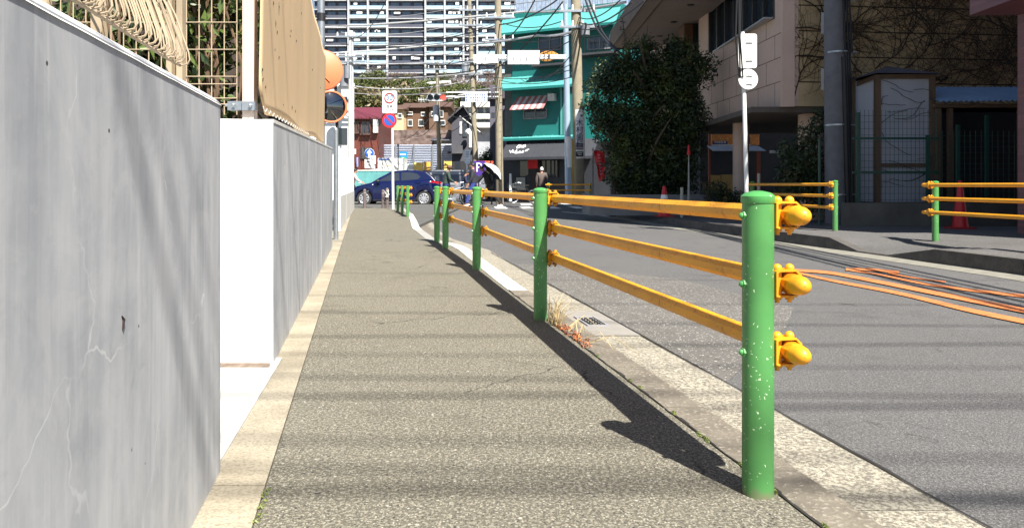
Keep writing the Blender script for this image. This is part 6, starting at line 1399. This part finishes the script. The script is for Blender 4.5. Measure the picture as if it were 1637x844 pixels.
def person(label, loc, yaw, J, top, bottom, hair, shoe, hat=None, longcoat=False, longhair=False, scale=1.0):
    """J: joints in metres, x forward, y left, z up. keys pel, chest, neck, head, (sh,el,ha)x2, (hip,kn,an)x2"""
    t = thing('person', label, 'person', loc); Mx = wrot(yaw, loc) @ Matrix.Scale(scale, 4)
    g = {k: Vector(v) for k, v in J.items()}; hd = g['head']; nk = g['neck']; up = (hd-nk).normalized()
    f = Vector((1, 0, 0)); f = (f-up*f.dot(up)).normalized()
    pts = [g['pel'], g['pel'].lerp(g['chest'], .5), g['chest'], nk-up*.03, nk+up*.03, hd-up*.04+f*.01, hd+up*.045, g['shL'], g['elL'], g['haL'], g['shR'], g['elR'], g['haR'], g['hipL'], g['knL'], g['anL'], g['hipR'], g['knR'], g['anR'],
           g['anL']+Vector((.12, 0, -.035)), g['anR']+Vector((.12, 0, -.035)), g['haL']+(g['haL']-g['elL']).normalized()*.075, g['haR']+(g['haR']-g['elR']).normalized()*.075]
    ed = [(0, 1), (1, 2), (2, 3), (3, 4), (4, 5), (5, 6), (2, 7), (7, 8), (8, 9), (2, 10), (10, 11), (11, 12), (0, 13), (13, 14), (14, 15), (0, 16), (16, 17), (17, 18), (15, 19), (18, 20), (9, 21), (12, 22)]
    rad = [.12, .11, .125, .055, .05, .078, .078, .05, .04, .028, .05, .04, .028, .08, .052, .036, .08, .052, .036, .03, .03, (.034, .018), (.034, .018)]
    V, Fc = skin(pts, ed, rad); m = MB(Mx); m.add(V, Fc)
    m.ball(hd, .083, 18, 12, (1.02, .80, 1.28)); m.tube([hd+f*.078+up*.02, hd+f*.103-up*.012, hd+f*.082-up*.025], [.009, .015, .008], 8)
    for s in (-1, 1): m.ball(hd+Vector((0, s*.068, 0))-up*.005, .022, 8, 6, (.7, .4, 1.2))
    for q, e in ((g['haL'], g['elL']), (g['haR'], g['elR'])):
        dr = (q-e).normalized(); sd = dr.cross(Vector((0, 1, 0))); sd = sd.normalized() if sd.length > .1 else Vector((1, 0, 0)); p0 = q+dr*.07
        for k in range(4): b = p0+sd*(k-1.5)*.018; ln = (.058, .07, .066, .05)[k]; m.tube([b, b+dr*ln*.5, b+dr*ln*.85-Vector((0, 0, .012))+f*.006, b+dr*ln-Vector((0, 0, .022))+f*.012], [.0088, .008, .0075, .006], 6)
        b = q+dr*.03+sd*.03; m.tube([b, b+sd*.018+dr*.02, b+sd*.022+dr*.045], [.010, .009, .007], 6)
    m.build('body', M_SKIN, t, smooth=True)
    m = MB(Mx)
    for s in (-1, 1): m.ball(hd+f*.076+Vector((0, s*.028, 0))+up*.012, .0095, 8, 6)
    m.tube([hd+f*.083-up*.047+Vector((0, -.02, 0)), hd+f*.087-up*.048, hd+f*.083-up*.047+Vector((0, .02, 0))], .004, 5); m.build('face_features', pm('face_dark', (.06, .02, .02), .5), t)
    # clothes: jacket with sleeves
    jp = [g['pel']+Vector((0, 0, -.06 if not longcoat else -.22)), g['pel']+Vector((0, 0, .08)), g['pel'].lerp(g['chest'], .6), g['chest'], nk-up*.045, g['shL'], g['elL'], g['haL'].lerp(g['elL'], .08), g['shR'], g['elR'], g['haR'].lerp(g['elR'], .08)]
    V, Fc = skin(jp, [(0, 1), (1, 2), (2, 3), (3, 4), (3, 5), (5, 6), (6, 7), (3, 8), (8, 9), (9, 10)], [.17, .16, .155, .17, .075, .078, .062, .045, .078, .062, .045]); m = MB(Mx); m.add(V, Fc); m.build('jacket', top, t, smooth=True)
    tp = [g['pel'], g['hipL'], g['knL'], g['anL']+Vector((0, 0, .03)), g['hipR'], g['knR'], g['anR']+Vector((0, 0, .03))]
    V, Fc = skin(tp, [(0, 1), (1, 2), (2, 3), (0, 4), (4, 5), (5, 6)], [.14, .105, .075, .058, .105, .075, .058]); m = MB(Mx); m.add(V, Fc); m.build('trousers', bottom, t, smooth=True)
    for a in ('anL', 'anR'):
        p = g[a]; m = MB(Mx); m.ball(p+Vector((.055, 0, -.045)), .05, 14, 8, (2.6, .95, .9)); m.build('shoe', shoe, t, smooth=True)
    m = MB(Mx); V = []; Fc = []; nu, nv = 18, 8
    for i in range(nv+1):
        th = R(8)+R(98)*i/nv
        for k in range(nu):
            a = 2*math.pi*k/nu; cut = 1.0 if math.cos(a) < .25 else (.62 if math.cos(a) > .6 else .8); th2 = R(8)+R(98)*(i/nv)*cut
            V.append(hd+f*(.098*math.sin(th2)*math.cos(a)-.012)+Vector((0, .080*math.sin(th2)*math.sin(a), 0))+up*(.118*math.cos(th2)+.008))
    for i in range(nv):
        for k in range(nu): Fc.append((i*nu+k, i*nu+(k+1) % nu, (i+1)*nu+(k+1) % nu, (i+1)*nu+k))
    Fc.append(tuple(range(nu))); m.add(V, Fc)
    if longhair: m.tube([hd-f*.05, hd-f*.09-up*.12, hd-f*.08-up*.30], [.085, .08, .04], 12)
    m.build('hair', hair, t, smooth=True)
    if hat is not None:
        m = MB(Mx); m.ball(hd+up*.055-f*.005, .105, 18, 10, (1, .9, .85)); m.tube([hd+up*.035+f*.02, hd+up*.03+f*.021], [.14, .145], 20); m.build('hat', hat, t, smooth=True)
    return t
def joints(lean=0., legs=((.15, .25), (-.12, -.28)), arms=((.1, .25), (-.15, -.05)), hz_=.90, head=0., sw=.19, elz=1.12, haz=(.88, .88)):
    def up(z): return lean*(z-hz_)
    J = dict(pel=(0, 0, hz_), chest=(up(1.28), 0, 1.26), neck=(up(1.45), 0, 1.44), head=(up(1.58)+head, 0, 1.575))
    for s, n, (k, a), (e, h_), hh in ((1, 'L', legs[0], arms[0], haz[0]), (-1, 'R', legs[1], arms[1], haz[1])):
        J['sh'+n] = (up(1.40), s*sw, 1.385); J['el'+n] = (e, s*(sw+.05), elz); J['ha'+n] = (h_, s*(sw+.02), hh)
        J['hip'+n] = (0, s*.09, hz_-.06); J['kn'+n] = (k, s*.095, .48 if k >= a else .50); J['an'+n] = (a, s*.095, .09)
    return J
M_JGRN = pm('dark_green_jacket', (.035, .055, .045), .85, var=.15, scale=5); M_NAVY = pm('navy_coat', (.012, .018, .05), .85, var=.15, scale=5); M_BLK = pm('black_cloth', (.012, .012, .014), .85, var=.2, scale=5); M_BLKB = pm('bluish_black_jacket', (.02, .022, .032), .8, var=.2, scale=5)
M_HAIR = pm('black_hair', (.01, .009, .009), .6); M_JEAN = pm('blue_trousers', (.03, .05, .22), .85, var=.15); M_SHW = pm('white_shoes', (.7, .7, .7), .6); M_SHB = pm('black_shoes', (.02, .02, .02), .5)
def stand(px, d, z=RZ): return (Xp(px, d), d, z)
PI = math.pi
person('man in dark green jacket and brown hat standing by a bicycle behind the guardrail', stand(713.5, 30.5), R(15), joints(.12, ((.08, .12), (.0, -.05)), ((.12, .38), (.10, .32)), haz=(1.0, .98), head=.03), M_JGRN, M_JEAN, M_HAIR, M_SHB, hat=pm('brown_hat', (.16, .08, .05), .8), scale=1.0)
bicycle('silver bicycle pushed by the man in the green jacket', stand(727, 30.3), R(8), M_STEEL)
person('person in long navy padded coat looking down beside the crossing', stand(741, 31.2), R(10), joints(.16, ((.05, .05), (.12, .16)), ((.12, .32), (.12, .30)), haz=(1.08, 1.06), head=.05), M_NAVY, M_NAVY, M_HAIR, M_SHW, longcoat=True, scale=.88)
person('young man in black jacket and blue trousers walking left, looking left', stand(756.5, 29.2), R(183), joints(.02, ((.16, .26), (-.06, -.24)), ((.05, .18), (-.12, -.14)), head=.01), M_BLKB, M_JEAN, M_HAIR, M_SHW, scale=1.045)
person('person all in black striding left, bent forward under an umbrella', stand(783, 29.8), R(182), joints(.42, ((.30, .42), (-.18, -.48)), ((.55, .62), (.50, .58)), head=.05, elz=1.02, haz=(1.18, 1.12)), M_BLK, M_BLK, M_HAIR, M_SHW, scale=.98)
person('white-haired man in brown coat standing at the grey shop door', stand(866, 33.2), R(100), joints(.02, ((.02, .02), (-.02, -.04)), ((.0, .06), (-.02, .04)), head=0), pm('grey_brown_coat', (.10, .075, .065), .85, var=.2, scale=5), M_BLK, pm('white_hair', (.6, .6, .58), .8), M_SHB, scale=1.0)
person('woman with long dark hair standing behind the blue car by the pale pole', stand(694, 40), R(200), joints(.0, ((.02, .02), (-.02, -.02)), ((.0, .05), (.0, .05))), pm('grey_coat', (.2, .19, .19), .85), M_BLK, M_HAIR, M_SHB, longhair=True, scale=.97)
Jc = joints(.30, ((.38, .34), (.30, .10)), ((.30, .50), (.30, .50)), hz_=.88, haz=(1.03, 1.03)); Jc['knL'] = (.36, .12, .66); Jc['anL'] = (.22, .12, .30); Jc['knR'] = (.30, -.12, .56); Jc['anR'] = (.12, -.12, .18)
pos = Vector(stand(561.5, 36.5)); person('cyclist in pale pink jacket riding right at the far left behind the blue car', tuple(pos), R(10), Jc, pm('pale_pink_jacket', (.70, .48, .45), .8, var=.15, scale=6), pm('dark_red_cloth', (.10, .02, .03), .8), M_HAIR, M_SHB, scale=1.0)
bicycle('dark bicycle ridden by the cyclist in the pale pink jacket', tuple(pos+Vector((.16, .03, 0))), R(10), M_BLACK)
# umbrella: canopy of eight panels with ribs, tilted
uc = Vector((Xp(786, 29.6), 29.6, Zp(276, 29.6))); ax = Vector((.66, .16, .70)).normalized()
t = thing('umbrella', 'open umbrella tilted right, white outside and black inside, above the person in black', 'umbrella', tuple(uc))
Mu = Matrix.Translation(uc) @ ax.to_track_quat('Z', 'X').to_matrix().to_4x4(); Rr = .52; Hh = .30
def upt(a, k, o=0.): return (Rr*k*math.cos(a)*(1-.02*o), Rr*k*math.sin(a)*(1-.02*o), Hh*(1-k*k)-o)
for nm, o0, mats in (('canopy', 0., [M_WHITE]), ('lining', .014, [M_BLK])):
    m = MB(Mu); V = []; n, rg = 48, 8
    for sec in range(8):
        for i in range(6):
            a0 = 2*math.pi*(sec*6+i)/48; a1 = 2*math.pi*(sec*6+i+1)/48; sc = lambda a: 1-.05*math.sin((a*8/(2*math.pi) % 1)*math.pi)
            for j in range(rg):
                k0, k1 = j/rg, (j+1)/rg; m.mi = 0
                m.quad(upt(a0, k0*sc(a0), o0), upt(a1, k0*sc(a1), o0), upt(a1, k1*sc(a1), o0), upt(a0, k1*sc(a0), o0))
    ob = m.build(nm, mats, t)
m = MB(Mu)
for sec in range(8): a = 2*math.pi*sec/8; m.tube([upt(a, k/6, .02) for k in range(7)], .006, 4)
m.build('rib', M_STEEL, t)
m = MB(Mu); m.cyl((0, 0, Hh+.08), (0, 0, -.62), .010, n=8); m.tube([(0, 0, -.62), (.0, .03, -.68), (0, .07, -.66)], .014, 6); m.build('handle', M_BLACK, t)
# purple board lettered P
t = thing('letter_board', 'purple board with a big white letter P and pink corner beside the umbrella', 'sign', (Xp(766, 31), 31, RZ))
m = MB(); m.prism(plate_pts(Xp(766.5, 31), Zp(269.5, 31), .50, .62, .06, 31), (0, -.02, 0), (0, .02, 0)); bd = m.build('board', pm('umbrella_purple', (.05, .012, .22), .6), t)
m = MB(); text(m, 'P', .55, face_cam((Xp(765.5, 31), 30.97, Zp(268.5, 31))), .008); m.build('letter', M_WHITE, bd)
m = MB(); m.prism([Vector((Xp(773.5, 31), 30.97, Zp(273, 31))), Vector((Xp(776, 31), 30.97, Zp(277.5, 31))), Vector((Xp(771.5, 31), 30.97, Zp(281, 31)))], (0, 0, 0), (0, .008, 0)); m.build('pink_corner', pm('umbrella_pink', (.6, .03, .2), .6), bd)
m = MB(); m.cyl((Xp(766.5, 31), 31.03, RZ), (Xp(766.5, 31), 31.03, Zp(275, 31)), .025, n=8); m.cyl((Xp(766.5, 31), 31.03, RZ), (Xp(766.5, 31), 31.03, RZ+.04), .2, n=16); m.build('stand', M_STEEL, t)
t = thing('shop_panel_sign', 'red and orange box sign on the pavement behind the umbrella', 'sign', (Xp(779, 33), 33, RZ))
m = MB(); m.box(Xp(760, 33), Xp(789, 33), 33, 33.3, Zp(270, 33), Zp(257.5, 33)); m.build('box', pm('red_orange_sign', (.70, .07, .05), .5, var=.3, scale=2, col2=(.85, .45, .08)), t); m = MB()
for x in (Xp(762, 33), Xp(786, 33)): m = MB(); m.box(x-.03, x+.03, 33.05, 33.25, RZ, Zp(270, 33)-.001); m.build('leg', M_BLACK, t)

# ---------------- overhead cables ----------------
ORD = ['topmost', 'second', 'third', 'fourth', 'fifth', 'sixth', 'seventh', 'eighth', 'ninth', 'tenth', 'eleventh', 'twelfth', 'thirteenth', 'fourteenth', 'fifteenth', 'sixteenth', 'seventeenth', 'eighteenth', 'nineteenth', 'lowest']
def cable(pts, r, mat, sag, label, group, n=14):
    m = MB()
    for a, b in zip(pts, pts[1:]):
        a, b = Vector(a), Vector(b); m.tube([a.lerp(b, i/n)-Vector((0, 0, sag*4*(i/n)*(1-i/n))) for i in range(n+1)], r, 5)
    return tag(m.build('overhead_cable', mat), label, 'cable', group)
G1 = 'sunlit-coloured cables sagging across the apartment tower'; G2 = 'black cables strung across the crossing'
far = [((455, 46, 46), (840, 19, 34), (1000, 4, 26)), ((455, 86, 46), (700, 72, 40), (860, 57, 30), (935, 44, 26))]
for a, l in zip(far, ('thick pale cable crossing the tower above the five white panels', 'lower thick pale cable crossing the tower towards the surfboard balcony')): cable([P(*q) for q in a], .05, M_CABLEW, .12, l, G1)
rnd = random.Random(15)
for k, (y0, y1) in enumerate(sorted(((40, 16), (60, 35), (77, 62), (84, 67), (99, 88), (104, 96), (111, 101), (113, 106), (126, 118), (134, 128), (147, 140), (29, 8), (52, 20), (90, 72), (120, 112), (139, 150), (66, 50), (94, 91), (71, 40)), key=lambda q: q[1])):
    d0 = rnd.uniform(38, 52); d1 = rnd.uniform(33, 40); xl = rnd.choice((500, 545, 561)); xr = rnd.choice((755, 797, 797, 797))
    cable([P(xl, y0, d0), P(xr, y1, d1)], rnd.choice((.014, .02, .028)), M_CABLE if rnd.random() < .8 else M_CABLEW, rnd.uniform(.1, .6), 'thin cable crossing the apartment tower, %s where it meets the centre poles' % ORD[k], G2)
G3 = 'black cables rising to the right over the teal building'
for k, (a, b, r) in enumerate(sorted((((790, 112, 34), (900, 3, 28), .03), ((806, 66, 34), (858, -6, 28), .028), ((866, 128, 34), (925, 70, 26), .02), ((780, 122, 34), (925, 108, 26), .016), ((797, 100, 34), (922, 60, 26), .02), ((797, 40, 34), (905, -10, 27), .03),
                ((805, 38, 34), (905, 32, 29), .02), ((797, 128, 34), (925, 120, 26), .016), ((925, 36, 26), (1010, 4, 17), .022), ((925, 46, 26), (1030, 2, 16), .018), ((925, 28, 26), (1000, -8, 17), .018), ((797, 62, 34), (925, 52, 26), .018), ((800, 134, 34), (918, 100, 26), .014)), key=lambda q: q[1][1])):
    cable([P(*a), P(*b)], r, M_CABLE, .25, 'black cable over the teal building, %s at its right-hand end' % ORD[k], G3)
for k, (a, b, c) in enumerate((((933, -8, 26), (955, 48, 24), (985, 82, 22)), ((939, -8, 26), (962, 50, 24), (990, 84, 22)))): cable([P(*a), P(*b), P(*c)], .035, M_CABLE, .05, ('left', 'right')[k]+' one of two heavy black cables dropping into the evergreen tree', 'heavy cables beside the tree')
for k, x in enumerate((1178, 1181, 1184)): cable([P(x, -5, 12.6), P(x+rnd.uniform(-3, 1), 60, 12.6), P(x+2+rnd.uniform(-2, 2), 124, 12.9)], .014, M_CABLE, .0, ('left', 'middle', 'right')[k]+' of three loose black cables hanging in front of the white sign back', 'cables hanging by the sign back')
G4 = 'cables from the left poles to the signal pole'
for k, (a, b) in enumerate((((700, 175, 44), (795, 62, 34)), ((704, 200, 44), (735, 160, 40)), ((700, 190, 44), (655, 215, 48)), ((640, 225, 55), (700, 168, 44)), ((720, 185, 44), (790, 150, 36)), ((704, 215, 44), (780, 150, 37)), ((700, 105, 44), (751, 60, 40)), ((561, 62, 38), (620, -5, 33)))): cable([P(*a), P(*b)], .02, M_CABLE, .5, 'black cable drooping '+('from signal pole to tan pole', 'from signal pole down to the leaning pole', 'left from the signal pole over the slope', 'highest left of the signal pole', 'right of the red lamp', 'lowest right of the signal pole', 'from the top of the signal pole', 'from the white left pole to the top')[k], G4)
m = MB()
m.tube([P(735, 186, 44), P(768, 212, 44)], .035, 6); tag(m.build('guy_wire_cover', M_OFFW), 'short pale diagonal guy wire cover in front of the dark gabled house', 'guy wire')
# cables overhead behind the camera, across our pavement: their soft shadows band the ground
G5 = 'cables crossing high above the near pavement'
for k, (yg, r, h) in enumerate(((5.5, .009, 9.4), (4.85, .012, 9.6), (3.98, .013, 9.8), (3.62, .008, 9.2), (3.27, .012, 9.6), (2.85, .016, 9.6), (2.43, .010, 9.8), (2.26, .012, 9.3), (1.97, .019, 9.5), (6.9, .008, 9.6))):
    y = yg-.555/.775*h; cable([(-15, y+.25+.5*math.sin(k*2.1), h+.3), (16, y-.25-.5*math.sin(k*2.1), h+.3)], r, M_CABLE, .35, 'cable %s in the bundle high above the near pavement' % ORD[k], G5)
G6 = 'cables running along the far side of the street'
rnd = random.Random(8)
for k in range(12):
    x = 6.15+.1*k*.9; z = 6.2+.16*(k % 5)
    cable([(x-.25*(k % 3)-.2*(k % 2), -14, z+.2), (6.1+.02*k, 13.9, z+.25)], rnd.choice((.018, .026, .034)), M_CABLE, .35+.08*(k % 4), '%s cable running along the far kerb to the thick utility pole' % ORD[k], G6)
